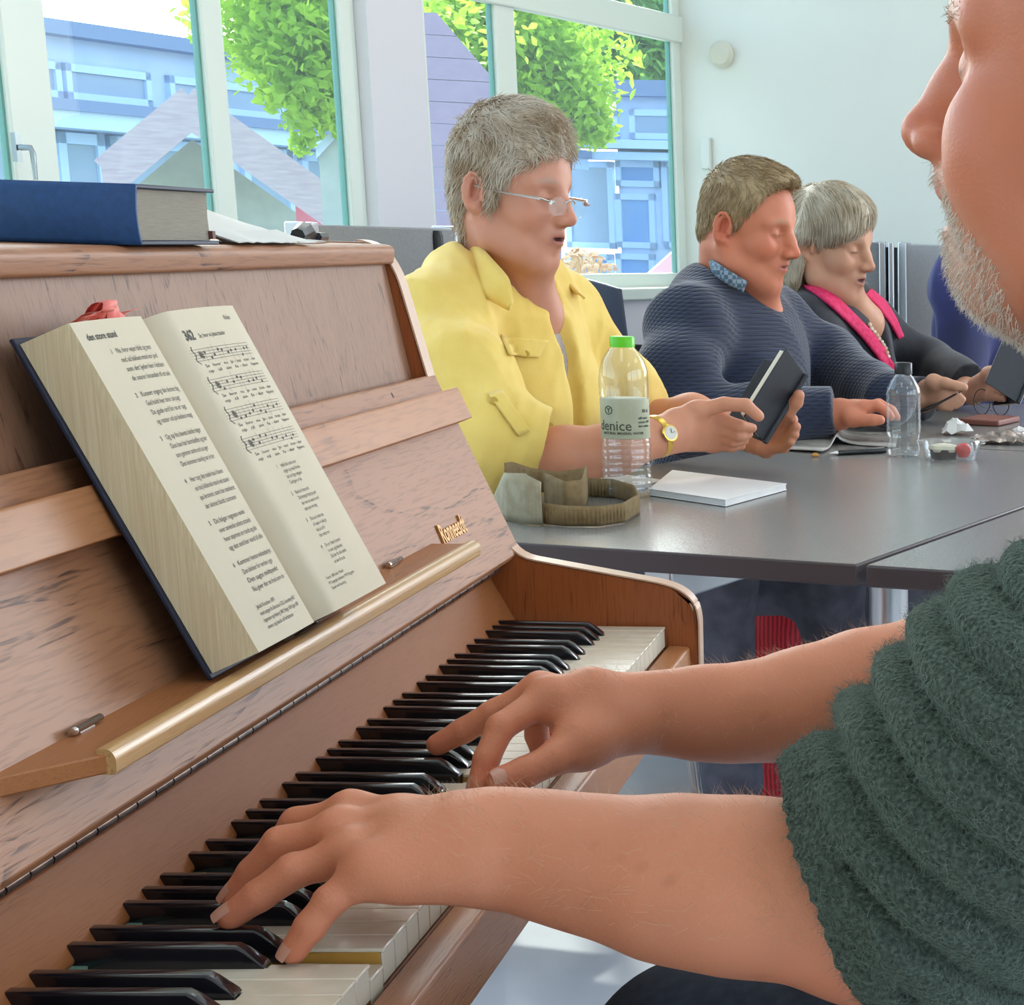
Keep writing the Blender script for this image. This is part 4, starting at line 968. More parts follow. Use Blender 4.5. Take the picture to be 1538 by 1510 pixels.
def woman1():
    XW = 3.36
    H = hd_frame((762, 284), XW, -19, 6, 0, .955); S = SDF(); B = Frame(X(764, 452, 3.42), -DP-UP*.13+DW*.0, scale=.97)
    head_sdf(S, H, jaw=1.0, nose=.95, mouth=.0030, jowl=1, nlen=.95)
    neck(S, H, B(-.01, 0, .02), .056)
    S.cap(H(.034, 0, -.092), B(.05, 0, -.01), .028, .040, k=.03)
    torso(S, B, .95, .85, off=-.02)
    kf = [(X(1078, 868, 3.26), X(1108, 1300, 3.29)), (X(1240, 864, 3.46), X(1300, 1262, 3.46))]
    seatlegs(S, B, -.012, kf=kf, r=.8)
    el = X(772, 688, 3.12); wr = X(992, 655, 3.22)
    S.chain([B(-.01, -.165, -.03), el], [.045, .040], k=.02); S.chain([el, X(850, 686, 3.14), X(925, 674, 3.17), wr], [.040, .041, .036, .028], k=.02)
    kn = {'index': [X(1078, 628, 3.28), X(1112, 640, 3.275), X(1130, 643, 3.29)],
          'thumb': [X(1046, 618, 3.25), X(1088, 607, 3.25), X(1120, 609, 3.25), X(1139, 625, 3.255)],
          'middle': [X(1082, 643, 3.29), X(1110, 654, 3.28), X(1124, 652, 3.30)],
          'ring': [X(1076, 656, 3.30), X(1102, 663, 3.29), X(1118, 662, 3.30)],
          'pinky': [X(1070, 668, 3.31), X(1097, 672, 3.30), X(1114, 670, 3.31)]}
    hand_sdf(S, (X(1014, 648, 3.24), UP*.018), kn, .98, k=.004)
    S.cap(wr, X(1020, 648, 3.24), .027, .025, k=.015)
    e2 = X(955, 640, 3.62); w2 = X(1100, 640, 3.50)
    S.chain([B(-.01, .165, -.03), e2, X(1040, 625, 3.56), w2], [.045, .040, .034, .027], k=.02)
    k2 = {'index': [X(1158, 652, 3.44), X(1183, 643, 3.41), X(1192, 630, 3.39)], 'middle': [X(1156, 660, 3.44), X(1187, 654, 3.40), X(1196, 641, 3.38)],
          'ring': [X(1153, 668, 3.44), X(1184, 664, 3.40), X(1194, 653, 3.38)], 'pinky': [X(1150, 676, 3.43), X(1178, 673, 3.40), X(1188, 664, 3.38)],
          'thumb': [X(1160, 640, 3.42), X(1184, 618, 3.385), X(1196, 604, 3.375), X(1200, 594, 3.37)]}
    hand_sdf(S, (X(1125, 655, 3.47), UP*.014), k2, 1.0, k=.004)
    def paint(V):
        C = head_paint(H, V, '#c98f78', lip='#a25f58', flush=.10, mouth=.0030, browc='#a5938a', nlen=.95)
        w = 1/(1+np.exp((V[:, 2]-.90)/.01)); hv = (wob(3, 120)(V)*.08+1)[:, None]; hand = np.array(hexc('#cc8c6e'))*hv; return C*(1-w[:, None])+hand*w[:, None]
    P0 = np.array([*B(0, 0, -.5)[:2], 0])
    body = mesh_person(S, .0028, H, 'person', P0, m_skin, paint, 'seated person with short white hair, rimless glasses and yellow shirt, holding a black book')
    # hair
    Hs = SDF(); e = lambda c, r, **a: Hs.ell(H(*c), np.array(r)*H.k, R=H.R, **a)
    e((-.002, 0, .040), (.086, .082, .092), k=.02); e((.030, 0, .094), (.060, .060, .042), k=.03); e((-.042, 0, -.02), (.040, .060, .055), k=.02); e((-.042, 0, -.070), (.026, .042, .040), k=.02)
    e((.020, 0, .050), (.074, .076, .062), k=.02)
    for s in (-1, 1): Hs.cap(H(.012, s*.073, .020), H(.018, s*.072, -.022), .010, .005, k=.01); Hs.ell(H(-.008, s*.088, -.014), np.array((.020, .020, .029))*H.k, R=H.R, op='s', k=.01)
    Hs.ell(H(.090, 0, -.018), np.array((.066, .10, .082))*H.k, R=H.R, op='s', k=.012)
    Hs.cap(H(.035, 0, -.06), H(.04, 0, -.10), .07, op='s', k=.01)
    nz = wob(21, 130, 12); nz2 = wob(22, 60, 8); Hs.disp = lambda P: .003*nz(P)+.004*nz2(P)
    hv = Hs.mesh(.004)
    mh = hair_mat('white_grey_hair', '#b39c80', '#d8cdbd')
    roots = sample_on(Hs, *hv, 5200, seed=3)
    def dirf(P):
        q = H.inv(P); d = np.zeros_like(q); top = np.clip((q[:, 2]-.03)/.08, 0, 1)
        d[:, 0] = .9*top-.35*(1-top); d[:, 2] = -.15*top-.9*(1-top)+.3*(q[:, 0] > .05); d[:, 1] = .3*np.sign(q[:, 1])*top+.35*np.sin(q[:, 0]*55+q[:, 2]*40); return d @ H.R.T
    st = strands(None, roots, dirf, .030, 5, .0009, .28, Hs, .003, lift=.20, seed=4)
    V, F = join([hv, st]); obj('hair', (V, F), mh, body, angle=180)
    # shirt
    T = SDF()
    torso(T, B, 1.0, 1.02, chest=.98, belly=1.05, off=.004, sh=.058)
    bs = lambda s: B(.055, s*.062, -.16)
    for s in (-1, 1): T.ell(bs(s), (.062, .07, .06), k=.05)
    T.chain([B(-.012, -.170, -.03), X(694, 560, 3.17), X(745, 668, 3.11)], [.060, .063, .062], k=.03)
    T.chain([X(738, 655, 3.11), X(830, 672, 3.13)], [.062, .052], k=.02)
    T.chain([B(-.012, .170, -.03), X(925, 580, 3.60), X(955, 622, 3.61)], [.058, .055, .052], k=.03)
    T.chain([X(945, 618, 3.61), X(990, 616, 3.58)], [.048, .040], k=.02)
    ax = X(905, 690, 3.14)-X(795, 655, 3.11); cc = X(810, 670, 3.125); cutend(T, cc, ax, .085); ax = ax/np.linalg.norm(ax)
    ax2 = X(1040, 622, 3.56)-X(955, 612, 3.6); cutend(T, X(977, 612, 3.59), ax2, .07)
    # neck opening: V
    T.cap(H(-.02, 0, -.06), B(.03, 0, .00), .060, .052, op='s', k=.01); T.cap(B(.10, -.004, -.02), B(.155, .0, -.34), .026, .030, op='s', k=.012)
    fo = folds(31, 22, .0085, (1, 1, .5)); fo2 = folds(41, 48, .0042, (1, 1, .7))
    T.disp = lambda P: fo(P)+fo2(P)
    m_y = mat('yellow_linen', '#ecce70', .85, c2='#e4c160', nscale=14, bump=.5, bscale=700, bdist=.0008, sheen=.2)
    T.half((0, 0, .60), (0, 0, -1), op='i')
    shirt = cloth(T, .0040, 'yellow_shirt', m_y, body)
    Tn = SDF(); seatlegs(Tn, B, .004, kf=kf, r=.82); Tn.ell(B(0, 0, -.47), (.155, .185, .14), R=B.R, k=.03); Tn.half((0, 0, .64), (0, 0, 1), op='i'); fl = folds(71, 22, .006); fl2 = folds(77, 55, .007, (.3, .3, 1)); Tn.disp = lambda P: fl(P)+fl2(P)/(1+np.exp((P[:, 2]-.30)/.03)); cloth(Tn, .007, 'trousers', m_jean, body); shoes(B, body, kf=kf)
    # collar
    xs = 3.28
    ribbon([X(706, 352, 3.42), X(704, 372, 3.36), X(722, 402, 3.29), X(745, 432, 3.255), X(768, 462, 3.25)], [(.0, .006, .012), (.0, -.006, .017), (0, -.012, .020), (0, -.021, .014), (0, -.004, .005)], 'collar', m_y, shirt, .0035, (-1, .2, .2), .006)
    ribbon([X(832, 412, 3.52), X(852, 424, 3.50), X(872, 446, 3.47)], [(.0, .012, .010), (0, .014, .008), (0, .005, .004)], 'collar', m_y, shirt, .0035)
    ti = SDF(); torso(ti, B, .90, .93, off=-.004); ti.half((0, 0, .66), (0, 0, -1), op='i'); ti.cap(H(-.02, 0, -.06), B(.04, 0, .0), .062, .050, op='s', k=.01)
    cloth(ti, .006, 'inner_top', mat('pale_grey_top', '#b9aea6', .9, c2='#aca098', nscale=200), body)
    m_btn = mat('yellow_button', '#c9aa4c', .4)
    drape(T, [(752, 505), (822, 512), (808, 538), (764, 534)], 'pocket_flap', m_y, shirt, 3.0, .0035, off=-.004)
    drape(T, [(733, 592), (753, 587), (796, 648), (779, 656)], 'sleeve_tab', m_y, shirt, 2.9, .003)
    for u, v in ((742, 602), (790, 532), (826, 640)):
        c = surf_hit(T, u, v, 2.9, -.0065); mb = MB(); lathe(mb, [(.0001, 0), (.0055, 0), (.0058, .0012), (.004, .002), (.0035, .0014), (.0001, .0014)], c, 16, axis=(-1, -.1, .1)); obj('button', mb, m_btn, shirt)
    # glasses
    g = empty('glasses', H(.09, 0, -.005), 'rimless glasses with thin silver temples on the white-haired person', 'glasses'); mg = m_chrome; ml = thin_glass('lens', (.96, .98, .98), .02, 0)
    for s in (-1, 1):
        mb = MB(); c = H(.1085, s*.034, -.014); lathe(mb, [(.0001, 0), (.0215, 0), (.0215, .0012), (.0001, .0012)], c, 20, axis=H.R @ np.array([1, s*.1, -.05])); V = mb.V[0]; d = V-c; V[:] = c+d-np.outer(d @ H.u, H.u)*.32; obj('lens', mb, ml, g)
        mb = MB(); tube(mb, [H(.1085, s*.052, -.008), H(.100, s*.070, -.004), H(.05, s*.080, -.003), (H(-.005, s*.084, .002))], [.0014, .0022, .0014, .0014], 6); tube(mb, [H(.1095, s*.048, -.008), H(.1095, s*.056, -.008)], .0034, 6); obj('temple', mb, mg, g)
    mb = MB(); tube(mb, [H(.1095, -.015, -.008), H(.112, -.007, -.004), H(.113, 0, -.003), H(.112, .007, -.004), H(.1095, .015, -.008)], .0014, 6); obj('bridge', mb, mg, g)
    # wristwatch on the near wrist
    w = X(986, 656, 3.215); ax = X(1014, 648, 3.24)-X(950, 665, 3.18); ax /= np.linalg.norm(ax)
    r = empty('wristwatch', w-UP*.03, 'gold wristwatch with white dial on the wrist beside the labelled bottle', 'wristwatch')
    gold = mat('gold_metal', '#d9b45a', .25, metal=.9)
    mb = MB(); lathe(mb, [(.0302, -.0055), (.0318, -.005), (.0325, 0), (.0318, .005), (.0302, .0055), (.0295, 0)], w, 36, axis=ax, closed=True); obj('bracelet', mb, gold, r, angle=60)
    vd = (CAM-w); vd -= ax*(vd @ ax); vd /= np.linalg.norm(vd); c = w+vd*.0315
    mb = MB(); lathe(mb, [(.0001, 0), (.0125, 0), (.0135, .002), (.0125, .0042), (.0105, .0046), (.0001, .0046)], c, 28, axis=vd); obj('case', mb, gold, r)
    mb = MB(); lathe(mb, [(.0001, .0047), (.0102, .0047), (.0102, .0051), (.0001, .0051)], c, 28, axis=vd); dl = obj('dial', mb, mat('watch_dial', '#d8d2c4', .3), r)
    mb = MB(); tube(mb, [c+vd*.0054, c+vd*.0054+UP*.006], .0005, 4); tube(mb, [c+vd*.0054, c+vd*.0054+ax*.0075], .0004, 4); obj('hands', mb, mat('watch_hands', '#55492c', .4), dl)
    return H, body
HW1, BW1 = woman1()
# ----------------------------------------------------------------- man in the navy sweater
def man2():
    H = hd_frame((1117, 338), 4.16, -17, 9, 0, .965); S = SDF(); B = Frame(X(1106, 470, 4.22), -DP-UP*.10, scale=1.04)
    head_sdf(S, H, jaw=1.06, nose=1.08, mouth=.0006, brow=1.15, jowl=1)
    neck(S, H, B(-.01, 0, .02), .062); S.cap(H(.034, 0, -.094), B(.05, 0, 0), .034, .045, k=.03)
    torso(S, B, 1., .9, off=-.02); seatlegs(S, B, -.012, spread=.13)
    wr = X(1262, 622, 4.00)
    S.chain([B(-.01, -.17, -.03), X(1035, 640, 3.98), X(1150, 640, 3.98), wr], [.046, .042, .038, .030], k=.02)
    kn = {'index': [X(1296, 612, 3.98), X(1316, 608, 3.98), X(1331, 618, 3.98), X(1338, 626, 3.98)], 'middle': [X(1297, 612, 4.01), X(1320, 607, 4.01), X(1338, 616, 4.01), X(1346, 626, 4.01)],
          'ring': [X(1298, 612, 4.03), X(1322, 608, 4.03), X(1340, 617, 4.03), X(1347, 627, 4.03)], 'pinky': [X(1298, 614, 4.05), X(1318, 612, 4.05), X(1332, 620, 4.05), X(1338, 628, 4.05)],
          'thumb': [X(1280, 628, 3.97), X(1298, 631, 3.96), X(1312, 631, 3.955), X(1322, 631, 3.955)]}
    hand_sdf(S, (X(1270, 618, 4.01), np.array([-.02, 0, 0])), kn, 1.05, k=.004)
    S.chain([B(-.01, .17, -.03), X(1250, 560, 4.42), X(1330, 600, 4.25)], [.046, .042, .034], k=.02)
    paint = lambda V: head_paint(H, V, '#cc7f62', lip='#b0625a', flush=.22, mouth=.0006, browc='#a88c70')
    body = mesh_person(S, .0034, H, 'person', np.array([*B(0, 0, -.5)[:2], 0]), m_skin, paint, 'seated person with short grey-blond hair in a navy knitted sweater')
    Hs = SDF(); e = lambda c, r, **a: Hs.ell(H(*c), np.array(r)*H.k, R=H.R, **a)
    e((-.001, 0, .036), (.087, .080, .090), k=.02); e((.040, 0, .098), (.060, .055, .026), k=.03); e((-.046, 0, -.015), (.040, .058, .055), k=.02)
    e((.016, 0, .050), (.072, .075, .058), k=.02)
    for s in (-1, 1): Hs.cap(H(.010, s*.073, .020), H(.012, s*.073, -.010), .009, .005, k=.01); Hs.ell(H(-.008, s*.088, -.010), np.array((.021, .020, .030))*H.k, R=H.R, op='s', k=.01)
    Hs.ell(H(.098, 0, -.008), np.array((.078, .10, .098))*H.k, R=H.R, op='s', k=.010); Hs.cap(H(.02, 0, -.06), H(.02, 0, -.10), .085, op='s', k=.01)
    nz = wob(51, 120, 12); Hs.disp = lambda P: .003*nz(P)
    hv = Hs.mesh(.005); roots = sample_on(Hs, *hv, 3600, seed=5)
    def dirf(P):
        q = H.inv(P); d = np.zeros_like(q); top = np.clip((q[:, 2]-.05)/.06, 0, 1); d[:, 0] = 1.*top-.15*(1-top); d[:, 2] = -.05*top-1*(1-top)+.35*(q[:, 0] > .04)*top; d[:, 1] = -.2*top; return d @ H.R.T
    st = strands(None, roots, dirf, .020, 4, .0009, .18, Hs, .002, lift=.12, seed=6)
    V, F = join([hv, st]); obj('hair', (V, F), hair_mat('grey_blond_hair', '#9a8260', '#b09a78'), body, angle=180)
    T = SDF(); torso(T, B, 1.03, 1.1, belly=1.12, off=.008, sh=.066)
    T.chain([B(-.012, -.175, -.035), X(1015, 560, 3.98), X(1030, 632, 3.96)], [.070, .068, .062], k=.03); T.chain([X(1030, 630, 3.96), X(1150, 632, 3.97), X(1262, 616, 4.00)], [.062, .056, .046], k=.03)
    T.chain([B(-.012, .175, -.035), X(1245, 545, 4.45), X(1335, 600, 4.26)], [.068, .062, .050], k=.03)
    cutend(T, X(1254, 620, 4.0), X(1300, 616, 4.0)-X(1200, 624, 4.0), .08)
    T.cap(H(-.02, 0, -.07), B(.02, 0, .0), .066, .060, op='s', k=.01)
    fo = folds(81, 14, .010, (1, 1, .6)); T.disp = lambda P: fo(P)
    m, nt, b = new_mat('navy_waffle_knit'); b.inputs['Base Color'].default_value = col(hexc('#1f2b45')); b.inputs['Roughness'].default_value = .95; b.inputs['Sheen Weight'].default_value = .3
    tc = N(nt, 'ShaderNodeTexCoord'); vo = N(nt, 'ShaderNodeTexWave', wave_type='BANDS', bands_direction='Z'); vo.inputs['Scale'].default_value = 46; vo.inputs['Distortion'].default_value = 1
    wv = N(nt, 'ShaderNodeTexWave', wave_type='BANDS', bands_direction='DIAGONAL'); wv.inputs['Scale'].default_value = 40; wv.inputs['Distortion'].default_value = 1
    nt.links.new(tc.outputs['Object'], vo.inputs['Vector']); nt.links.new(tc.outputs['Object'], wv.inputs['Vector'])
    ml = N(nt, 'ShaderNodeMath', operation='MULTIPLY'); nt.links.new(vo.outputs['Fac'], ml.inputs[0]); nt.links.new(wv.outputs['Fac'], ml.inputs[1])
    cr = N(nt, 'ShaderNodeMix', data_type='RGBA'); cr.inputs[6].default_value = col(hexc('#222c44')); cr.inputs[7].default_value = col(hexc('#171e31')); nt.links.new(ml.outputs[0], cr.inputs[0]); nt.links.new(cr.outputs[2], b.inputs['Base Color'])
    bp_ = N(nt, 'ShaderNodeBump'); bp_.inputs['Distance'].default_value = .003; bp_.inputs['Strength'].default_value = .5; bp_.invert = True; nt.links.new(ml.outputs[0], bp_.inputs['Height']); nt.links.new(bp_.outputs[0], b.inputs['Normal'])
    T.half((0, 0, .62), (0, 0, -1), op='i')
    sw = cloth(T, .0055, 'navy_sweater', m, body)
    Tn = SDF(); seatlegs(Tn, B, .010, spread=.13); Tn.ell(B(0, 0, -.47), (.16, .19, .14), R=B.R, k=.03); Tn.half((0, 0, .64), (0, 0, 1), op='i'); Tn.disp = folds(72, 20, .008); cloth(Tn, .008, 'trousers', mat('washed_grey_jeans', '#56565f', .9, c2='#6a6a74', nscale=15, bump=.3, bscale=500), body); shoes(B, body, spread=.13)
    # checked shirt collar
    m, nt, b = new_mat('checked_collar'); tc = N(nt, 'ShaderNodeTexCoord'); ck = N(nt, 'ShaderNodeTexChecker'); ck.inputs['Scale'].default_value = 130; ck.inputs['Color1'].default_value = col(hexc('#4d6274')); ck.inputs['Color2'].default_value = col(hexc('#8698a6'))
    nt.links.new(tc.outputs['Object'], ck.inputs['Vector']); nt.links.new(ck.outputs[0], b.inputs['Base Color']); b.inputs['Roughness'].default_value = .9
    ribbon([X(1062, 392, 4.16), X(1072, 402, 4.09), X(1095, 418, 4.07), X(1120, 432, 4.09)], [(0, .004, .008), (0, -.004, .011), (0, -.004, .012), (0, -.004, .011)], 'shirt_collar', m, body, .003, (-1, .1, .1), .004)
man2()
# ----------------------------------------------------------------- woman in black with the pink edge
def woman2():
    H = hd_frame((1243, 366), 4.72, -24, 8, 0, .97); S = SDF(); B = Frame(X(1262, 478, 4.80), -DP-UP*.12, scale=.96)
    head_sdf(S, H, jaw=1.06, nose=1., mouth=.0035, jowl=1, nlen=.95); neck(S, H, B(-.01, 0, .02), .056); S.cap(H(.034, 0, -.094), B(.06, 0, 0), .034, .045, k=.03)
    torso(S, B, .95, .85, off=-.02); seatlegs(S, B, -.012)
    S.chain([B(-.01, -.165, -.03), X(1290, 600, 4.65), X(1385, 600, 4.45)], [.044, .038, .028], k=.02)
    kn = {'index': [X(1420, 583, 4.42), X(1436, 592, 4.42), X(1446, 600, 4.42)], 'middle': [X(1419, 592, 4.42), X(1434, 600, 4.42), X(1442, 606, 4.42)], 'ring': [X(1416, 600, 4.42), X(1428, 606, 4.42), X(1436, 610, 4.42)], 'pinky': [X(1412, 606, 4.42), X(1421, 611, 4.42), X(1428, 614, 4.42)], 'thumb': [X(1402, 574, 4.41), X(1420, 575, 4.40), X(1436, 580, 4.40), X(1448, 582, 4.40)]}
    hand_sdf(S, (X(1392, 592, 4.45), UP*.014), kn, 1.0, k=.004)
    S.chain([B(-.01, .165, -.03), X(1400, 560, 5.0), X(1460, 590, 4.75)], [.044, .038, .028], k=.02)
    k3 = {'index': [X(1492, 568, 4.66), X(1508, 562, 4.64), X(1520, 566, 4.62)], 'middle': [X(1494, 577, 4.66), X(1512, 575, 4.63), X(1524, 578, 4.62)], 'ring': [X(1492, 586, 4.66), X(1508, 588, 4.63), X(1518, 590, 4.62)], 'pinky': [X(1488, 594, 4.66), X(1500, 598, 4.64), X(1508, 600, 4.63)], 'thumb': [X(1485, 562, 4.66), X(1500, 553, 4.64), X(1512, 547, 4.63), X(1522, 546, 4.62)]}
    hand_sdf(S, (X(1466, 586, 4.72), UP*.014), k3, 1.0, k=.004)
    paint = lambda V: head_paint(H, V, '#c69478', lip='#a2645c', flush=.10, mouth=.0035, browc='#9c8878', nlen=.95)
    body = mesh_person(S, .0038, H, 'person', np.array([*B(0, 0, -.5)[:2], 0]), m_skin, paint, 'seated person with chin-length grey hair and black jacket with bright pink edge')
    Hs = SDF(); e = lambda c, r, **a: Hs.ell(H(*c), np.array(r)*H.k, R=H.R, **a)
    e((-.012, 0, .038), (.098, .088, .092), k=.02); e((.030, -.01, .078), (.070, .078, .050), k=.03); e((-.058, 0, -.03), (.050, .076, .062), k=.02); e((-.055, 0, -.085), (.040, .070, .035), k=.02); e((.040, -.035, .040), (.056, .052, .040), k=.02)
    for s in (-1, 1): Hs.cap(H(-.020, s*.080, .020), H(-.030, s*.082, -.085), .018, .013, k=.02); Hs.ell(H(.0, s*.092, -.016), np.array((.020, .018, .022))*H.k, R=H.R, op='s', k=.01)
    Hs.ell(H(.110, 0, -.045), np.array((.080, .11, .082))*H.k, R=H.R, op='s', k=.012); Hs.cap(H(.03, 0, -.07), H(.03, 0, -.12), .060, op='s', k=.01)
    nz = wob(61, 90, 12); Hs.disp = lambda P: .003*nz(P*[1, 1, .5])
    hv = Hs.mesh(.005); roots = sample_on(Hs, *hv, 3600, seed=7)
    def dirf(P):
        q = H.inv(P); d = np.zeros_like(q); top = np.clip((q[:, 2]-.02)/.08, 0, 1); d[:, 0] = .9*top*np.where(q[:, 0] > -.03, 1, -.6)-.1*(1-top)+.4*(q[:, 2] < -.05); d[:, 2] = -.55*top-1*(1-top); d[:, 1] = .4*np.sign(q[:, 1]+.02)*top; return d @ H.R.T
    st = strands(None, roots, dirf, .050, 6, .0010, .10, Hs, .002, lift=.04, seed=8)
    V, F = join([hv, st]); obj('hair', (V, F), hair_mat('silver_blond_hair', '#b8a78d', '#d3c8b4'), body, angle=180)
    T = SDF(); torso(T, B, 1.0, 1.0, off=.010, sh=.062)
    for s in (-1, 1): T.ell(B(.055, s*.062, -.16), (.060, .07, .06), k=.05)
    T.chain([B(-.012, -.17, -.03), X(1258, 555, 4.62), X(1292, 605, 4.58)], [.062, .060, .056], k=.03); T.chain([X(1292, 602, 4.60), X(1385, 598, 4.46)], [.055, .040], k=.03)
    T.chain([B(-.012, .17, -.03), X(1395, 550, 5.0), X(1460, 578, 4.78)], [.060, .054, .040], k=.03)
    cutend(T, X(1384, 598, 4.46), X(1400, 596, 4.43)-X(1350, 600, 4.53), .07); cutend(T, X(1452, 582, 4.79), X(1480, 588, 4.7)-X(1430, 570, 4.88), .07)
    T.cap(H(-.02, 0, -.07), B(.03, 0, -.01), .062, .050, op='s', k=.01); T.cap(B(.10, 0, -.0), B(.135, 0, -.12), .040, .016, op='s', k=.015)
    fo = folds(91, 16, .008); T.disp = lambda P: fo(P)
    mk = mat('black_jacket', '#14161f', .75, c2='#1d2029', nscale=60, bump=.4, bscale=300, sheen=.2); T.half((0, 0, .62), (0, 0, -1), op='i')
    jk = cloth(T, .006, 'black_jacket', mk, body)
    mp_ = mat('bright_pink_knit', '#c81e52', .8, c2='#d8356a', nscale=100, bump=.4, bscale=500)
    path_ribbon(T, [(1186, 424), (1203, 420), (1235, 440), (1268, 470), (1302, 505), (1325, 535), (1342, 562)], [6, 8, 8, 8, 8, 8, 6], 'pink_edge', mp_, jk, 4.2, .006, -.006)
    path_ribbon(T, [(1302, 440), (1320, 455), (1338, 480), (1352, 508)], [6, 7, 6, 4], 'pink_edge', mp_, jk, 4.4, .006, -.006)
    mb = MB(); cs_ = []; pts = [(1306, 488), (1309, 494), (1313, 499), (1317, 504), (1320, 509), (1324, 514), (1327, 519), (1330, 524), (1332, 530), (1334, 536)]
    for i, (u, v) in enumerate(pts): c = surf_hit(T, u, v, 4.3, -.008); lathe(mb, [(.0001, -.006), (.0045, -.004), (.006, 0), (.0045, .004), (.0001, .006)], c, 8, axis=(-1, .3*(i % 3-1), .2)); cs_.append(c)
    tube(mb, cs_, .0022, 6); obj('necklace', mb, mat('mixed_beads', '#c9a27c', .3, c2='#e6d4c6', nscale=80, metal=.3), body)
    Tn = SDF(); seatlegs(Tn, B, .010); Tn.ell(B(0, 0, -.47), (.16, .19, .14), R=B.R, k=.03); Tn.half((0, 0, .64), (0, 0, 1), op='i'); cloth(Tn, .009, 'trousers', mk, body); shoes(B, body)
woman2()
# ----------------------------------------------------------------- person in a blue-violet jacket at the right edge
def man4():
    B = Frame(X(1492, 412, 5.30), -DP-UP*.06, scale=1.06); H = Frame(B(.03, 0, .20), -DP*.97-UP*.1, scale=1.); S = SDF()
    head_sdf(S, H); neck(S, H, B(-.01, 0, .02), .060); torso(S, B, 1., .9, off=-.02); seatlegs(S, B, -.012)
    S.chain([B(-.01, -.17, -.03), B(.02, -.21, -.27), B(.20, -.17, -.33)], [.045, .040, .030], k=.02); S.chain([B(-.01, .17, -.03), B(.02, .21, -.27), B(.20, .17, -.33)], [.045, .040, .030], k=.02)
    for s in (-1, 1):
        w = B(.20, s*.17, -.33); fs = {}
        for i, n in enumerate(('index', 'middle', 'ring', 'pinky')): o_ = s*(.155-.0+.018*i-.018); fs[n] = [B(.275, o_, -.325), B(.315, o_, -.325), B(.335, o_, -.335), B(.350, o_, -.35)]
        fs['thumb'] = [B(.235, s*.135, -.335), B(.265, s*.125, -.335), B(.285, s*.125, -.34), B(.300, s*.128, -.345)]
        hand_sdf(S, (B(.215, s*.168, -.33), B.l*(-s)*.016), fs, 1.)
    paint = lambda V: head_paint(H, V, '#cc8f74')
    body = mesh_person(S, .007, H, 'person', np.array([*B(0, 0, -.5)[:2], 0]), m_skin, paint, 'seated person in a blue-violet jacket over a turquoise top, partly hidden by the player')
    Hs = SDF(); Hs.ell(H(-.010, 0, .036), (.098, .082, .090), R=H.R); Hs.ell(H(.11, 0, -.02), (.09, .11, .10), R=H.R, op='s', k=.01); Hs.ell(H(0, 0, -.09), (.09, .1, .07), R=H.R, op='s', k=.01); cloth(Hs, .007, 'hair', hair_mat('brown_hair', '#4a3a2c', '#6a5642'), body)
    T = SDF(); torso(T, B, 1.05, 1.08, off=.012, sh=.066)
    for s in (-1, 1): T.chain([B(-.012, s*.178, -.03), B(.02, s*.215, -.26)], [.068, .060], k=.03); T.chain([B(.02, s*.215, -.27), B(.20, s*.17, -.33)], [.058, .042], k=.03)
    T.ell(B(.14, .02, -.18), (.07, .055, .26), R=B.R, op='s', k=.01); fo = folds(101, 13, .016); T.disp = fo; T.half((0, 0, .6), (0, 0, -1), op='i')
    jk = cloth(T, .008, 'violet_jacket', mat('blue_violet_jacket', '#3d437e', .8, c2='#2c3156', nscale=5, sheen=.1), body)
    ti = SDF(); torso(ti, B, .98, 1.02, off=.004); ti.half((0, 0, .62), (0, 0, -1), op='i'); cloth(ti, .009, 'turquoise_top', mat('turquoise_top', '#5fb8b4', .8), body)
    Tn = SDF(); seatlegs(Tn, B, .010); Tn.ell(B(0, 0, -.47), (.16, .19, .14), R=B.R, k=.03); Tn.half((0, 0, .64), (0, 0, 1), op='i'); cloth(Tn, .010, 'trousers', mat('navy_trousers', '#2c3a5c', .85), body); shoes(B, body)
man4()
# ================================================================= TABLES AND WHAT LIES ON THEM
m_tab = mat('grey_laminate', '#807e7a', .24, c2='#797773', nscale=300, spec=.9, bump=.05, bscale=900)
m_tedge = mat('dark_table_edge', '#43393a', .5)
S0 = Z(1286, 848, .74); S0[2] = 0; TWD, TLN = .72, 1.40
def table(o, label):
    r = empty('conference_table', o+DW*TLN/2+DP*TWD/2, label, 'table', None)
    mb = MB(); obox(mb, o+UP*.7135, DW*TLN, DP*TWD, UP*.0255); obj('edge_board', mb, m_tedge, r, bevel=.002)
    mb = MB(); obox(mb, o+UP*.7388+DW*.002+DP*.002, DW*(TLN-.004), DP*(TWD-.004), UP*.0012); obj('tabletop', mb, m_tab, r, smooth=False)
    for b in (.30, TWD-.12):
        mb = MB(); obox(mb, o+UP*.655+DW*.12+DP*b, DW*(TLN-.24), DP*.04, UP*.058); obj('rail', mb, m_alu, r, bevel=.004)
    for a in (.40, TLN-.44):
        mb = MB(); obox(mb, o+DW*a+DP*.10+UP*.66, DW*.05, DP*(TWD-.22), UP*.053); obj('cross_rail', mb, m_alu, r, bevel=.004)
        mb = MB(); tube(mb, [o+DW*(a+.025)+DP*.13+UP*z for z in (.02, .70)], .027, 18); obj('leg', mb, m_alu, r, angle=60)
        mb = MB(); obox(mb, o+DW*a+DP*.06, DW*.05, DP*.44, UP*.03); obj('foot', mb, m_alu, r, bevel=.006)
table(S0, 'grey-topped table nearest the piano, on the window side, with the cap and bottles')
table(S0-DP*(TWD+.012), 'grey-topped table nearest the piano on the room side, half hidden by the green sweater')
table(S0+DW*(TLN+.006), 'grey-topped table further back on the window side, in front of the black jacket')
table(S0+DW*(TLN+.006)-DP*(TWD+.012), 'grey-topped table further back on the room side')
TT = .7402
def T0(u, v, dz=0.): return Z(u, v, TT+dz)
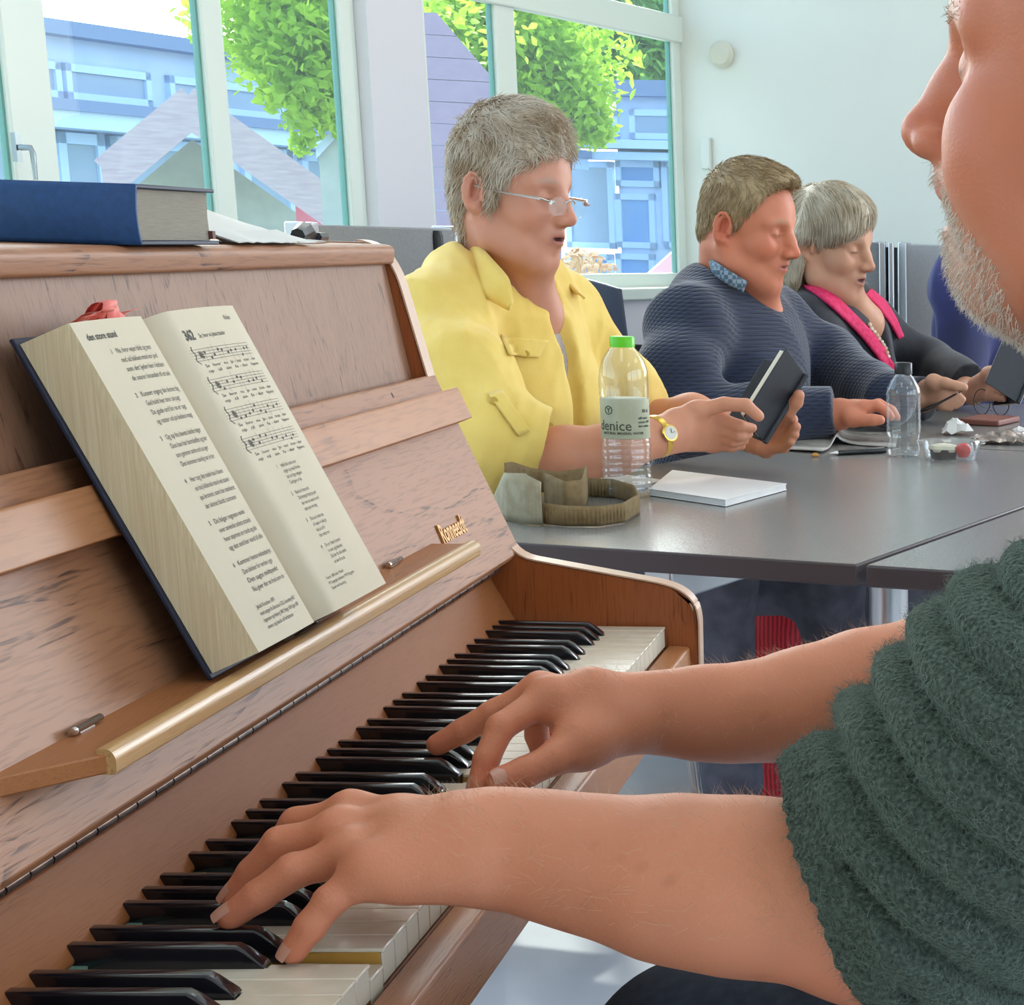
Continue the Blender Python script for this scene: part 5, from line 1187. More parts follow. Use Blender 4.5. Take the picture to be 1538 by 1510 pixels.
# ---- chairs (black office chair frames behind people; grey-blue high back by the window)
m_chs = mat('dark_blue_plastic', '#3f4658', .45); m_chb = mat('black_fabric', '#22242a', .9)
def chair(c, f, label, high=False, mm=None, seat_m=None):
    c = np.array([c[0], c[1], 0.]); f = np.array(f)*[1, 1, 0]; f = f/np.linalg.norm(f); l = np.cross(UP, f)
    r = empty('conference_chair', c, label, 'chair'); mm = mm or m_chb
    mb = MB(); P = np.array([[c+f*(.22-.44*a)+l*(.22*b)+UP*(.462-.012*b*b-.02*math.cos(3*a)) for b in np.linspace(-1, 1, 9)] for a in np.linspace(0, 1, 9)]); sheet(mb, P, .03, flip=True); obj('seat', mb, seat_m or mm, r, bevel=.008)
    z0, z1 = (.56, 1.0) if high else (.58, .86)
    mb = MB(); P = np.array([[c-f*(.235+.03*a+.035*(1-b*b)*1)+l*(.21*b*(1-.10*max(0, a-.6)))+UP*(z0+(z1-z0)*(a-.06*b*b*a)) for b in np.linspace(-1, 1, 11)] for a in np.linspace(0, 1, 9)]); sheet(mb, P, .014, flip=True); obj('backrest', mb, mm, r, bevel=.004)
    for s in (-1, 1):
        mb = MB(); tube(mb, [c+f*.25+l*s*.24+UP*.011, c+f*.20+l*s*.235+UP*.44, c-f*.21+l*s*.235+UP*.44, c-f*.26+l*s*.225+UP*(z0+.16)], .011, 10); obj('side_frame', mb, m_alu, r)
        mb = MB(); tube(mb, [c-f*.20+l*s*.235+UP*.43, c-f*.27+l*s*.24+UP*.011], .011, 10); obj('leg', mb, m_alu, r)
        mb = MB(); lathe(mb, [(.0001, 0), (.013, 0), (.013, .02), (.0001, .02)], c+f*.25+l*s*.24, 12); obj('foot_cap', mb, m_chb, r)
    return r
for (u, v, x, lab) in [(764, 452, 3.42, 'black chair under the person in the yellow shirt'), (1106, 470, 4.22, 'black chair under the person in the navy sweater'), (1262, 478, 4.80, 'black chair under the person in the black jacket'), (1492, 412, 5.3, 'black chair under the person in the violet jacket')]:
    c = X(u, v, x); chair(c+DP*.24, -DP, lab)
cc = X(1004, 440, 5.72); chair(cc, -DP*.5+DW*.9, 'empty dark blue-grey shell chair by the window behind the navy sweater', True, m_chs)
# stack of blue-topped boards on a low cabinet between the chairs
sb = X(962, 545, 5.12)
r = empty('low_cabinet', (sb[0]+.02, sb[1]+.02, 0), 'low white cabinet under the stack of boards, behind the labelled bottle', 'cabinet')
mb = MB(); obox(mb, np.array([sb[0], sb[1], 0])-DW*.16-DP*.05, DW*.36, DP*.36, UP*.70); obj('body', mb, m_wallw, r, bevel=.004); zt = .70
for k in range(6):
    mb = MB(); o = np.array([sb[0], sb[1], zt+.0005])-DW*(.15-.004*(k % 3))-DP*(.04-.005*(k % 2)); obox(mb, o, DW*.32, DP*.30, UP*.012); obox(mb, o+UP*.0125, DW*.32, DP*.30, UP*.006, 1)
    tag(obj('seat_pad', mb, [mat('pale_wood_layer', '#d8b8a4', .5), m_chs if k == 5 else mat('dark_layer', '#6e5c58', .8)], bevel=.001), 'pale pad with dark underside in the stack behind the labelled bottle' if k < 5 else 'blue-topped pad, uppermost of the stack behind the labelled bottle', 'pad', 'stacked pads on the low cabinet'); zt += .0195
# ---- large labelled bottle
m_pet = mat('clear_plastic', (.96, .98, .99), .04, trans=1, ior=1.18, spec=.6)
m_pet2 = thin_glass('thin_clear_plastic', (.95, .97, .97), .08, .03, .035, (.85, .88, .9))
def bottle(c, hh, R, prof, name, label, cap_m, cap_z, cap_r, cap_h, crinkle=.0):
    r = empty(name, c, label, 'bottle'); rg = wob(int(c[0]*1000), 150, 10)
    mb = MB(); n = 48; t = np.arange(n)*2*math.pi/n
    def w(t, z): return crinkle*np.array([rg(np.array([[math.cos(a)*.03, math.sin(a)*.03, z*2.2]]))[0] for a in t])
    lathe(mb, prof, c, n, wob=w if crinkle else None); obj('body', mb, m_pet2, r, angle=180)
    mb = MB(); tt = np.arange(24)*2*math.pi/24; lathe(mb, [(.0001, cap_z), (cap_r, cap_z), (cap_r, cap_z+cap_h-.001), (cap_r-.001, cap_z+cap_h), (.0001, cap_z+cap_h)], c, 40, wob=lambda t, z: .02*np.sign(np.sin(t*20))*(z < cap_z+cap_h-.0015)); obj('cap', mb, cap_m, r, angle=50)
    return r
cb = T0(937, 752); cb = T0(938, 750)+np.array([.03, 0, 0]); cb[2] = TT+.0006
k_ = np.linalg.norm(cb-CAM)/FPX       # metres per pixel there
BH = 225*k_; BR = 34*k_
pr = [(.0001, .004), (BR*.75, .0), (BR*.95, .003), (BR, .012)]+[(BR*(.985+.02*math.sin(z*700)), z) for z in np.linspace(.014, BH*.36, 26)]+[(BR*.97, BH*.365), (BR*.97, BH*.62), (BR, BH*.64), (BR*1.0, BH*.74), (BR*.97, BH*.79), (BR*.86, BH*.85), (BR*.60, BH*.91), (BR*.47, BH*.935), (BR*.46, BH*.965), (.0001, BH*.965)]
bt = bottle(cb, BH, BR, pr, 'water_bottle', 'tall clear plastic water bottle with a green cap and pale green label', mat('green_cap', '#5fc414', .35), BH*.935, BR*.50, BH*.065, .045)
mb = MB(); lathe(mb, [(BR*.985, BH*.372), (BR*.99, BH*.375), (BR*.99, BH*.615), (BR*.985, BH*.618)], cb, 48); lb = obj('label', mb, mat('pale_green_label', '#a6a68c', .5, c2='#b0b096', nscale=40), bt, angle=180)
bt['label'] = 'tall clear plastic water bottle with a green cap and pale green label'
def wrap(V, F, c, R, a0, z0, name, m, par):
    """flat text wrapped round a cylinder, starting at angle a0"""
    V = np.array(V); a = a0+V[:, 0]/R; P = np.stack([c[0]+np.cos(a)*(R+V[:, 2]+.0003), c[1]+np.sin(a)*(R+V[:, 2]+.0003), z0+V[:, 1]], 1); mb = MB(); mb.add(P, F); return obj(name, mb, m, par, smooth=False)
m_ink = mat('dark_green_ink', '#3f4a38', .6)
av = math.atan2(CAM[1]-cb[1], CAM[0]-cb[0])
def tx(s, size, a_off, z, nm='lettering'): V, F = text_geo(s, size, .0001, .0002); 
for s_, sz, ao, zz in (('denice', BH*.088, -1.28, BH*.43), ('NATURAL MINERAL WATER', BH*.022, -1.05, BH*.405), ('still water', BH*.020, .55, BH*.50), ('source 1953', BH*.020, .55, BH*.475), ('low sodium', BH*.020, .55, BH*.45), ('50 cl', BH*.030, .75, BH*.54)):
    V, F = text_geo(s_, sz, .0001, .0001); wrap(V, F, cb, BR*.99, av+ao, TT+zz, 'lettering', m_ink, lb)
V, F = text_geo('O', BH*.085, .0001, -.0002); wrap(V, F, cb, BR*.99, av-.95, TT+BH*.525, 'emblem', m_ink, lb)
V, F = text_geo('Y', BH*.045, .0001, .0002); wrap(V, F, cb, BR*.99, av-.80, TT+BH*.538, 'emblem', m_ink, lb)
# ---- small bottle
c2 = T0(1357, 688)+np.array([.02, 0, 0]); c2[2] = TT+.0006; k_ = np.linalg.norm(c2-CAM)/FPX; BH2, BR2 = 136*k_, 25.5*k_
pr = [(.0001, .003), (BR2*.7, 0), (BR2*.92, .003), (BR2*.95, BH2*.10), (BR2*.84, BH2*.18), (BR2*.95, BH2*.24)]+[(BR2*(.99-.03*(i % 2)), z) for i, z in enumerate(np.linspace(BH2*.26, BH2*.62, 12))]+[(BR2, BH2*.66), (BR2*.92, BH2*.74), (BR2*.62, BH2*.84), (BR2*.46, BH2*.87), (BR2*.45, BH2*.93), (.0001, BH2*.93)]
bottle(c2, BH2, BR2, pr, 'water_bottle', 'small clear plastic bottle with a black cap standing by the cake cup', mat('black_cap', '#16181c', .35), BH2*.88, BR2*.50, BH2*.12, 0)
# ---- papers, notebooks
m_paper = mat('white_paper', '#d9d8d4', .7, c2='#d2d1ce', nscale=20); m_gloss = mat('glossy_magazine', '#c9c6c0', .2, c2='#8d8880', nscale=9)
def quad4(uvs, dz=0.): return [T0(u, v, dz) for u, v in uvs]
def flatbook(uvs, h, name, label, cat, cover, pages, dz=.0006):
    a, b, c, d = quad4(uvs, 0); r = empty(name, (a+b+c+d)/4+UP*dz, label, cat); 
    def slab(z0, z1, ins=0.):
        m = (a+b+c+d)/4; mb = MB(); P = [m+(p-m)*(1-ins) for p in (a, b, c, d)]
        V = [p+UP*(dz+z0) for p in P]+[p+UP*(dz+z1) for p in P]; F = [(3, 2, 1, 0), (4, 5, 6, 7)]+[(i, (i+1) % 4, 4+(i+1) % 4, 4+i) for i in range(4)]
        n = np.cross(P[1]-P[0], P[2]-P[0]); F = F if n[2] > 0 else [f[::-1] for f in F]; mb.add(V, F); return mb
    obj('back_cover', slab(0, .0012), cover, r, bevel=.0004); obj('page_block', slab(.0013, h-.0013, .012), pages, r); obj('front_cover', slab(h-.0012, h), cover, r, bevel=.0004); return r
flatbook([(975, 745), (1090, 762), (1182, 737), (1010, 716)], .010, 'notebook', 'white closed notebook lying on the table beside the tall bottle', 'notebook', mat('white_card', '#d6d4d2', .5), m_paper)
mb = MB(); a, b, c, d = quad4([(888, 722), (985, 722), (1095, 722), (1000, 711)]); 
P = np.array([[ (a*(1-s)+d*s)*(1-t)+(b*(1-s)+c*s)*t+UP*(.001+.003*math.sin(t*3)*s) for t in np.linspace(0, 1, 8)] for s in np.linspace(0, 1, 8)]); sheet(mb, P+UP*.004, .0012)
mb = MB(); a, b, c, d = quad4([(880, 728), (985, 730), (1098, 722), (990, 708)])
obj_p = MB(); V = [p+UP*.0008 for p in (a, b, c, d)]+[p+UP*.0022 for p in (a, b, c, d)]; F = [(0, 1, 2, 3), (7, 6, 5, 4)]+[(i, 4+i, 4+(i+1) % 4, (i+1) % 4) for i in range(4)]; obj_p.add(V, F)
flatbook([(868, 742), (905, 747), (1000, 728), (890, 712)], .006, 'notebook', 'thin pale booklet partly under the cap behind the tall bottle', 'notebook', m_paper, m_paper)
# magazine under the book
a, b, c, d = quad4([(1118, 672), (1240, 682), (1345, 676), (1330, 655)]); mb = MB()
P = np.array([[(a*(1-s)+d*s)*(1-t)+(b*(1-s)+c*s)*t+UP*(.004+.012*math.exp(-((t-.62)/.12)**2)*(1-s*.4)) for t in np.linspace(0, 1, 30)] for s in np.linspace(0, 1, 8)]); 
# spread: left a..b..c along the near edge
nr = [T0(1118, 673), T0(1235, 682), T0(1262, 668), T0(1345, 674)]; fr_ = [T0(1160, 655), T0(1240, 660), T0(1270, 652), T0(1350, 652)]
t = np.linspace(0, 3, 40); nrs = np.stack([np.interp(t, range(4), [q[k] for q in nr]) for k in range(3)], 1); frs = np.stack([np.interp(t, range(4), [q[k] for q in fr_]) for k in range(3)], 1); hz = .0035+.016*np.exp(-((t-1.75)/.28)**2)+.003*np.exp(-((t-.9)/.4)**2)
nrs[:, 2] += hz; frs[:, 2] += hz*.9; P = np.stack([nrs*(1-s)+frs*s for s in np.linspace(0, 1, 6)], 1); sheet(mb, P, .0022, flip=(np.cross(P[1, 0]-P[0, 0], P[0, 1]-P[0, 0])[2] < 0)); tag(obj('magazine', mb, m_gloss, angle=180), 'open glossy magazine lying under the black book', 'magazine')
# pen
p0, p1 = T0(1247, 681, .0045), T0(1330, 677, .0045); d = (p1-p0)/np.linalg.norm(p1-p0); L = np.linalg.norm(p1-p0)
r = empty('ballpoint_pen', (p0+p1)/2-UP*.0045, 'black pen with a silver tip lying before the magazine', 'pen')
mb = MB(); lathe(mb, [(.0045, .014), (.0050, .02), (.0050, L-.01), (.004, L), (.0001, L)], p0, 14, axis=d); obj('barrel', mb, mat('black_gloss', '#15181a', .25), r)
mb = MB(); lathe(mb, [(.0004, -.002), (.0010, 0), (.0030, .008), (.0045, .0145)], p0, 14, axis=d); obj('tip', mb, m_chrome, r)
mb = MB(); obox(mb, p0+d*(L*.62)+UP*.005-np.cross(d, UP)*.001, d*L*.36, np.cross(UP, d)*.003, UP*.0012); obj('clip', mb, m_chrome, r)
# crumb, black book held by the white haired woman
c = T0(1224, 684, .003); mb = MB(); lathe(mb, [(.0001, -.003), (.006, -.002), (.007, .001), (.003, .004), (.0001, .004)], c, 7, wob=lambda t, z: .3*np.sin(t*3+z*900)); tag(obj('crumb', mb, mat('golden_crumb', '#b98a4a', .9)), 'small golden crumb on the table in front of the magazine', 'crumb')
def held_book(O, eh, el, en, Hh, Wd, tk, name, label, open_a=28, thick=.006):
    """open book: spine foot at O, eh up the spine, el across the near half, en outward from its back cover towards the reader"""
    eh, el, en = [np.asarray(q, float)/np.linalg.norm(q) for q in (eh, el, en)]
    r = empty(name, O, label, 'book'); blk = mat('black_leatherette', '#23262e', .5, c2='#1d2027', nscale=200, bump=.3, bscale=900); pg = mat('cream_pages', '#e2ddcb', .8)
    a = math.radians(open_a); e2 = -el*math.cos(2*a)+en*math.sin(2*a)
    n2 = np.cross(eh, e2); n2 = n2 if n2 @ en > 0 else -n2
    n2 = n2/np.linalg.norm(n2)
    mb = MB(); obox(mb, O, el*Wd, eh*Hh, -en*.0025); obj('cover', mb, blk, r, bevel=.0008)
    mb = MB(); obox(mb, O, e2*Wd, eh*Hh, -n2*.0025); obj('cover', mb, blk, r, bevel=.0008)
    mb = MB(); tube(mb, [O-en*.003, O+eh*Hh-en*.003], .005, 12); obj('spine', mb, blk, r)
    m1 = eh*.004
    mb = MB(); obox(mb, O+m1+en*.0004+el*.003, el*(Wd-.007), eh*(Hh-.008), en*tk); obj('page_block', mb, pg, r, bevel=.0015)
    mb = MB(); obox(mb, O+m1+n2*.0004+e2*.003, e2*(Wd-.007), eh*(Hh-.008), n2*tk); obj('page_block', mb, pg, r, bevel=.0015)
    return r
# cover faces the camera: corners seen at (1125,655) foot left, (1163,552) top left, (1205,560) spine top, (1148,665) spine foot
sf, stp, tl = X(1146, 664, 3.345), X(1208, 563, 3.40), X(1163, 552, 3.33)
eh = stp-sf; Hh = np.linalg.norm(eh); eh /= Hh; el = tl-stp; el -= eh*(el @ eh); Wd = np.linalg.norm(el); el /= Wd
en = np.cross(eh, el); en = en if en @ (CAM-sf) < 0 else -en
held_book(sf, eh, el, en, Hh, max(Wd, .075), .010, 'hymn_book', 'open black book with cream pages held by the person in yellow', 48)
# book at the right edge and the dark phone-like wallet
sf, stp, tl = X(1528, 606, 4.60), X(1560, 530, 4.65), X(1512, 560, 4.60); eh = stp-sf; Hh = np.linalg.norm(eh); eh /= Hh; el = tl-stp; el -= eh*(el @ eh); Wd = np.linalg.norm(el); el /= Wd; en = np.cross(eh, el); en = en if en @ (CAM-sf) < 0 else -en
held_book(sf, eh, el, en, Hh, max(Wd, .09), .010, 'hymn_book', 'open black book with white pages at the right edge of the table', 48)
sf, stp, tl = X(1392, 618, 4.38), X(1452, 585, 4.42), X(1398, 606, 4.50); eh = stp-sf; Hh = np.linalg.norm(eh); eh /= Hh; el = tl-sf; el -= eh*(el @ eh); el /= np.linalg.norm(el); en = np.cross(eh, el); en = en if en[2] > 0 else -en
mb = MB(); obox(mb, sf, eh*Hh, el*.10, en*.004); r = obj('phone_case', mb, mat('black_case', '#191b1f', .5), bevel=.002); tag(r, 'dark folding phone case held open by the person in the black jacket', 'phone case')
# ---- dessert cup with cake and strawberry
cu = T0(1428, 694)+np.array([.045, 0, 0]); cu[2] = TT+.0006; k_ = np.linalg.norm(cu-CAM)/FPX; RC = 44*k_
r = empty('dessert_cup', cu, 'clear plastic dessert cup holding dark cake with cream and a red strawberry', 'cup')
mb = MB(); lathe(mb, [(.0001, .001), (RC*.78, .001), (RC*.80, 0.), (RC*.98, .026), (RC*1.16, .029), (RC*1.16, .031), (RC*.97, .0285), (RC*.78, .002)], cu, 40); obj('bowl', mb, m_pet2, r, angle=60)
ck = cu+np.array([0, RC*.26, 0])
mb = MB(); lathe(mb, [(.0001, .002), (RC*.42, .002), (RC*.46, .017), (.0001, .018)], ck, 24, wob=lambda t, z: .05*np.sin(t*24)); tag(obj('cake', mb, mat('dark_cake', '#2c1a16', .9, c2='#452a20', nscale=300)), 'small dark cake topped with cream in the dessert cup', 'cake')
mb = MB(); lathe(mb, [(RC*.44, .013), (RC*.49, .018), (RC*.44, .0235), (RC*.2, .026), (.0001, .0262)], ck, 24, wob=lambda t, z: .10*np.sin(t*5+1)); tag(obj('cream_topping', mb, mat('cream', '#e6ddc4', .5)), 'layer of pale cream on the dark cake', 'cream')
st_ = cu+np.array([-.01, -RC*.40, .017]); mb = MB(); lathe(mb, [(.0001, -.014), (.009, -.012), (.014, -.003), (.0135, .005), (.008, .011), (.0001, .012)], st_, 20); tag(obj('strawberry', mb, mat('red_strawberry', '#d8362f', .3, c2='#c42a26', nscale=300)), 'glossy red strawberry beside the cake in the cup', 'strawberry')
# ---- wrapper, tissue, wallet, folded glasses
def crumple(c, sx, sy, sz, seed, name, label, cat, m, n=14):
    rg = np.random.default_rng(seed); w1 = wob(seed, 3.5, 9); P = np.zeros((n, n, 3))
    for i in range(n):
        for j in range(n):
            a, b = (i/(n-1)-.5)*2, (j/(n-1)-.5)*2; h = (1-max(abs(a), abs(b))**2)*(.55+.6*w1(np.array([[a*2, b*2, seed]]))[0])+rg.uniform(0, .22)
            P[i, j] = [c[0]+sx*a*(1+.15*rg.normal()*.5), c[1]+sy*b*(1+.15*rg.normal()*.5), c[2]+.003+sz*max(0, h)]
    mb = MB(); sheet(mb, P, .0012, flip=(np.cross(P[1, 0]-P[0, 0], P[0, 1]-P[0, 0])[2] < 0)); return tag(obj(name, mb, m, angle=25), label, cat)
c = T0(1505, 668)+np.array([.03, 0, 0]); crumple(c, .045, .055, .028, 5, 'crumpled_wrapper', 'crumpled brown and silver sweet wrapper beside the dessert cup', 'wrapper', mat('brown_foil', '#6a5a55', .25, metal=.6, c2='#b9ada6', nscale=60))
c = T0(1548, 655)+np.array([.03, 0, 0]); crumple(c, .05, .035, .02, 8, 'crumpled_napkin', 'white crumpled napkin at the right edge of the table', 'napkin', m_paper)
c = T0(1437, 655)+np.array([.03, 0, 0]); crumple(c, .03, .028, .04, 9, 'crumpled_napkin', 'small pale tissue standing up behind the dessert cup', 'napkin', m_paper, 7)
c = T0(1480, 632, .006); mb = MB(); obox(mb, c-DW*.06-DP*.05-UP*.0055, DW*.14, DP*.09, UP*.012); tag(obj('wallet', mb, mat('red_brown_leather', '#7c4a40', .5), bevel=.003), 'flat red-brown leather wallet lying behind the dessert cup', 'wallet')
c = T0(1490, 625); r = empty('folded_glasses', c, 'thin dark-rimmed glasses hanging from a cord near the right edge of the table', 'glasses')
for k in (0, 1):
    mb = MB(); q = c+DP*(.022-.044*k)+UP*.03-DW*.005; t = np.linspace(0, 2*math.pi, 25); tube(mb, [q+DP*math.cos(a)*.019+UP*math.sin(a)*.028 for a in t], .0011, 6, caps=False); obj('rim', mb, mat('dark_wire', '#2a2626', .4), r)
mb = MB(); tube(mb, [c+DP*.04+UP*.03, c+DP*.045+UP*.015+DW*.06, c+DP*.04+UP*.002+DW*.12], .0011, 6); obj('temple', mb, mat('dark_wire', '#2a2626', .4), r)
# ---- cap: elastic band ring, rolled crown and peak
m_can = mat('khaki_canvas', '#806b48', .95, c2='#735f40', nscale=120, bump=.5, bscale=900); m_can2 = mat('pale_khaki_canvas', '#a39c84', .95, c2='#948b70', nscale=60, bump=.5, bscale=900)
r = empty('cap', T0(855, 775), 'khaki canvas sun cap lying on the table at the foot of the tall bottle', 'cap')
def wall(uvs, zs, h, th, name, m, rib=0., n=60, par=r, flip=False):
    """cloth wall standing on the table along pixels uvs; zs base height, h heights"""
    uv = np.array(uvs, float); t = np.linspace(0, len(uv)-1, n); C = np.stack([np.interp(t, range(len(uv)), uv[:, k]) for k in (0, 1)], 1)
    for _ in range(4): C[1:-1] = (C[:-2]+C[2:]+2*C[1:-1])/4
    hh = np.interp(t, np.linspace(0, len(uv)-1, len(h)), h); zz = np.interp(t, np.linspace(0, len(uv)-1, len(zs)), zs); P = []
    for i, (c, a, z) in enumerate(zip(C, hh, zz)):
        b = T0(*c); w = b-CAM; w[2] = 0; w /= np.linalg.norm(w); P.append([b+UP*(z+.001+a*s)+w*(rib*math.sin(i*2.1)*math.sin(s*3.14)-.006*math.sin(s*3.14)) for s in np.linspace(0, 1, 7)])
    mb = MB(); sheet(mb, np.array(P), th, flip=flip); return obj(name, mb, m, par, angle=180)
wall([(812, 788), (850, 792), (900, 792), (940, 786), (962, 772), (955, 758), (925, 748), (885, 746)], [0, 0, 0, 0], [.028, .026, .026, .026, .024], .003, 'elastic_band', m_can, .0016, 160)
wall([(818, 760), (826, 768), (850, 774), (880, 770), (884, 756)], [.004], [.040, .044, .040, .040, .048], .003, 'crown', m_can, .0, 40)
wall([(764, 765), (772, 758), (800, 752), (840, 752), (884, 750)], [.012, .012, .010, .008], [.050, .046, .034, .030, .036], .003, 'crown', m_can, .001, 50)
wall([(742, 770), (760, 783), (790, 789), (815, 790)], [0], [.020, .062, .066, .056], .004, 'peak', m_can2, .0006, 40)
# red ribbed bag under the table
c = X(1172, 950, 3.82); c[2] = 0.001; r = empty('red_bag', c, 'bright red ribbed fabric bag under the table between the trouser legs', 'bag')
m, nt, b = new_mat('red_ribbed_fabric'); tc = N(nt, 'ShaderNodeTexCoord'); wv = N(nt, 'ShaderNodeTexWave', wave_type='BANDS', bands_direction='Y'); wv.inputs['Scale'].default_value = 40; wv.inputs['Distortion'].default_value = 2
nt.links.new(tc.outputs['Object'], wv.inputs['Vector']); mx = N(nt, 'ShaderNodeMix', data_type='RGBA'); mx.inputs[6].default_value = col(hexc('#8c1420')); mx.inputs[7].default_value = col(hexc('#d92a3c')); nt.links.new(wv.outputs['Fac'], mx.inputs[0]); nt.links.new(mx.outputs[2], b.inputs['Base Color']); b.inputs['Roughness'].default_value = .6
T = SDF(); T.ell(c+UP*.24, (.07, .085, .25), k=.02); T.ell(c+UP*.06, (.07, .085, .07), k=.04); fo = folds(201, 22, .008); T.disp = fo; T.half((0, 0, .002), (0, 0, -1)); cloth(T, .008, 'body', m, r)
for s in (-1, 1): mb = MB(); tube(mb, [c+UP*.40+np.array([0, s*.06, 0]), c+UP*.47+np.array([.01, s*.05, 0]), c+UP*.50, c+UP*.47+np.array([-.01, -s*.04, 0]), c+UP*.41+np.array([0, -s*.07, 0])], .006, 8); obj('handle', mb, m, r)
# ================================================================= ON THE PIANO
# thick blue book on the lid
ZB = 1.0960; m_blue = mat('blue_cloth_cover', '#1f4677', .6, c2='#234d82', nscale=200, bump=.2, bscale=900); m_blk = mat('navy_board', '#1c2c44', .5); m_pages = mat('page_block_edge', '#a9a294', .9, c2='#9d9688', nscale=40, stretch=(1, 1, 40), bump=.5, bscale=300)
bx0, bx1, by0, by1, bh = 1.452, 1.598, .557, .765, .0385
r = empty('thick_book', ((bx0+bx1)/2, (by0+by1)/2, ZB), 'thick closed blue book lying on top of the piano', 'book')
mb = MB(); box(mb, (bx0+.004, by0, ZB), (bx1, by1, ZB+.0028)); obj('back_cover', mb, m_blk, r, bevel=.0008)
mb = MB(); box(mb, (bx0+.004, by0, ZB+bh-.0028), (bx1-.002, by1, ZB+bh)); obj('front_cover', mb, m_blk, r, bevel=.0008)
mb = MB(); t = np.linspace(-1, 1, 13); P = np.array([[(bx0+.004-.004*(1-a*a), y, ZB+bh/2+a*bh/2) for a in t] for y in (by0-.0005, by0+.07, by0+.14, by1)]); sheet(mb, P, .003, flip=(np.cross(P[1, 0]-P[0, 0], P[0, 1]-P[0, 0])[0] > 0)); obj('spine', mb, m_blue, r, angle=180)
mb = MB(); P = fillet([(bx0+.0075, ZB+.003), (bx1-.006, ZB+.003), (bx1-.008, ZB+bh/2), (bx1-.006, ZB+bh-.003), (bx0+.0075, ZB+bh-.003), (bx0+.006, ZB+bh/2)], 0, 1); n = len(P); prism(mb, P, by0+.004, by1-.004, lambda x, z, y: (x, y, z)); obj('page_block', mb, m_pages, r, smooth=False)
mb = MB(); box(mb, (bx1-.009, by0+.001, ZB+.004), (bx1-.0035, by0+.02, ZB+.0095)); obj('ribbon_end', mb, mat('brown_ribbon', '#6b3f36', .6), r)
# crumpled paper and pencil beside it
def lidp(u, v, y): return on(u, v, 1, y)
r = None
prof_u = [318, 330, 345, 365, 390, 415, 440, 462]; top_v = [303, 299, 301, 306, 315, 325, 335, 343]; P = []
for u, v in zip(prof_u, top_v):
    b = lidp(u, 366, .60); tp = lidp(u, v, .64); b[2] = ZB+.001; P.append([np.array([b[0], .585, ZB+.002]), np.array([b[0]+.004, .60, ZB+.004]), np.array([b[0]+.002, .615, ZB+(tp[2]-ZB)*.45]), np.array([b[0]+.006, .64, tp[2]]), np.array([b[0]+.02, .68, ZB+(tp[2]-ZB)*.6]), np.array([b[0]+.02, .70, ZB+.003])])
P = np.array(P); rg = np.random.default_rng(4); P[:, 1:5] += rg.normal(size=P[:, 1:5].shape)*.0012; mb = MB(); sheet(mb, P, .0008, flip=(np.cross(P[1, 0]-P[0, 0], P[0, 1]-P[0, 0])[1] > 0)); P1 = mb
Q = []
for i, u in enumerate(np.linspace(340, 455, 12)):
    b = lidp(u, 368, .575); Q.append([np.array([b[0], .566-.002*math.sin(i*1.3), ZB+.0015+.0008*(i % 2)]), np.array([b[0]+.004, .585, ZB+.007+.004*math.sin(i*.9)]), np.array([b[0]+.01, .605, ZB+.009])])
Q = np.array(Q); sheet(mb, Q, .0007, flip=(np.cross(Q[1, 0]-Q[0, 0], Q[0, 1]-Q[0, 0])[2] < 0))
tag(obj('crumpled_paper', mb, mat('soft_white_paper', '#cfcfca', .8), angle=28), 'crumpled white paper lying on the piano lid beside the blue book', 'paper')
mb = MB(); a, b = lidp(447, 352, .600), lidp(468, 352, .605); a[2] = b[2] = ZB+.006; tube(mb, [a, (a+b)/2+UP*.004, b], [.006, .008, .005], 8); tag(obj('black_clip', mb, mat('black_plastic', '#15171a', .4)), 'small black clip between the crumpled paper and the pencil', 'clip')
a = lidp(476, 356, .60); a[2] = ZB+.0048; d = np.array([.97, .22, 0]); d /= np.linalg.norm(d); r = empty('pencil', a-UP*.0048, 'black stub of pencil lying on the piano lid', 'pencil')
mb = MB(); lathe(mb, [(.0001, 0), (.0042, 0), (.0042, .085), (.0001, .085)], a, 6, axis=d); obj('shaft', mb, mat('black_lacquer', '#1c1f2b', .3), r, angle=20)
mb = MB(); lathe(mb, [(.0040, .0851), (.0012, .102), (.0001, .105)], a, 10, axis=d); obj('tip', mb, mat('bare_cedar', '#a9735a', .7), r)
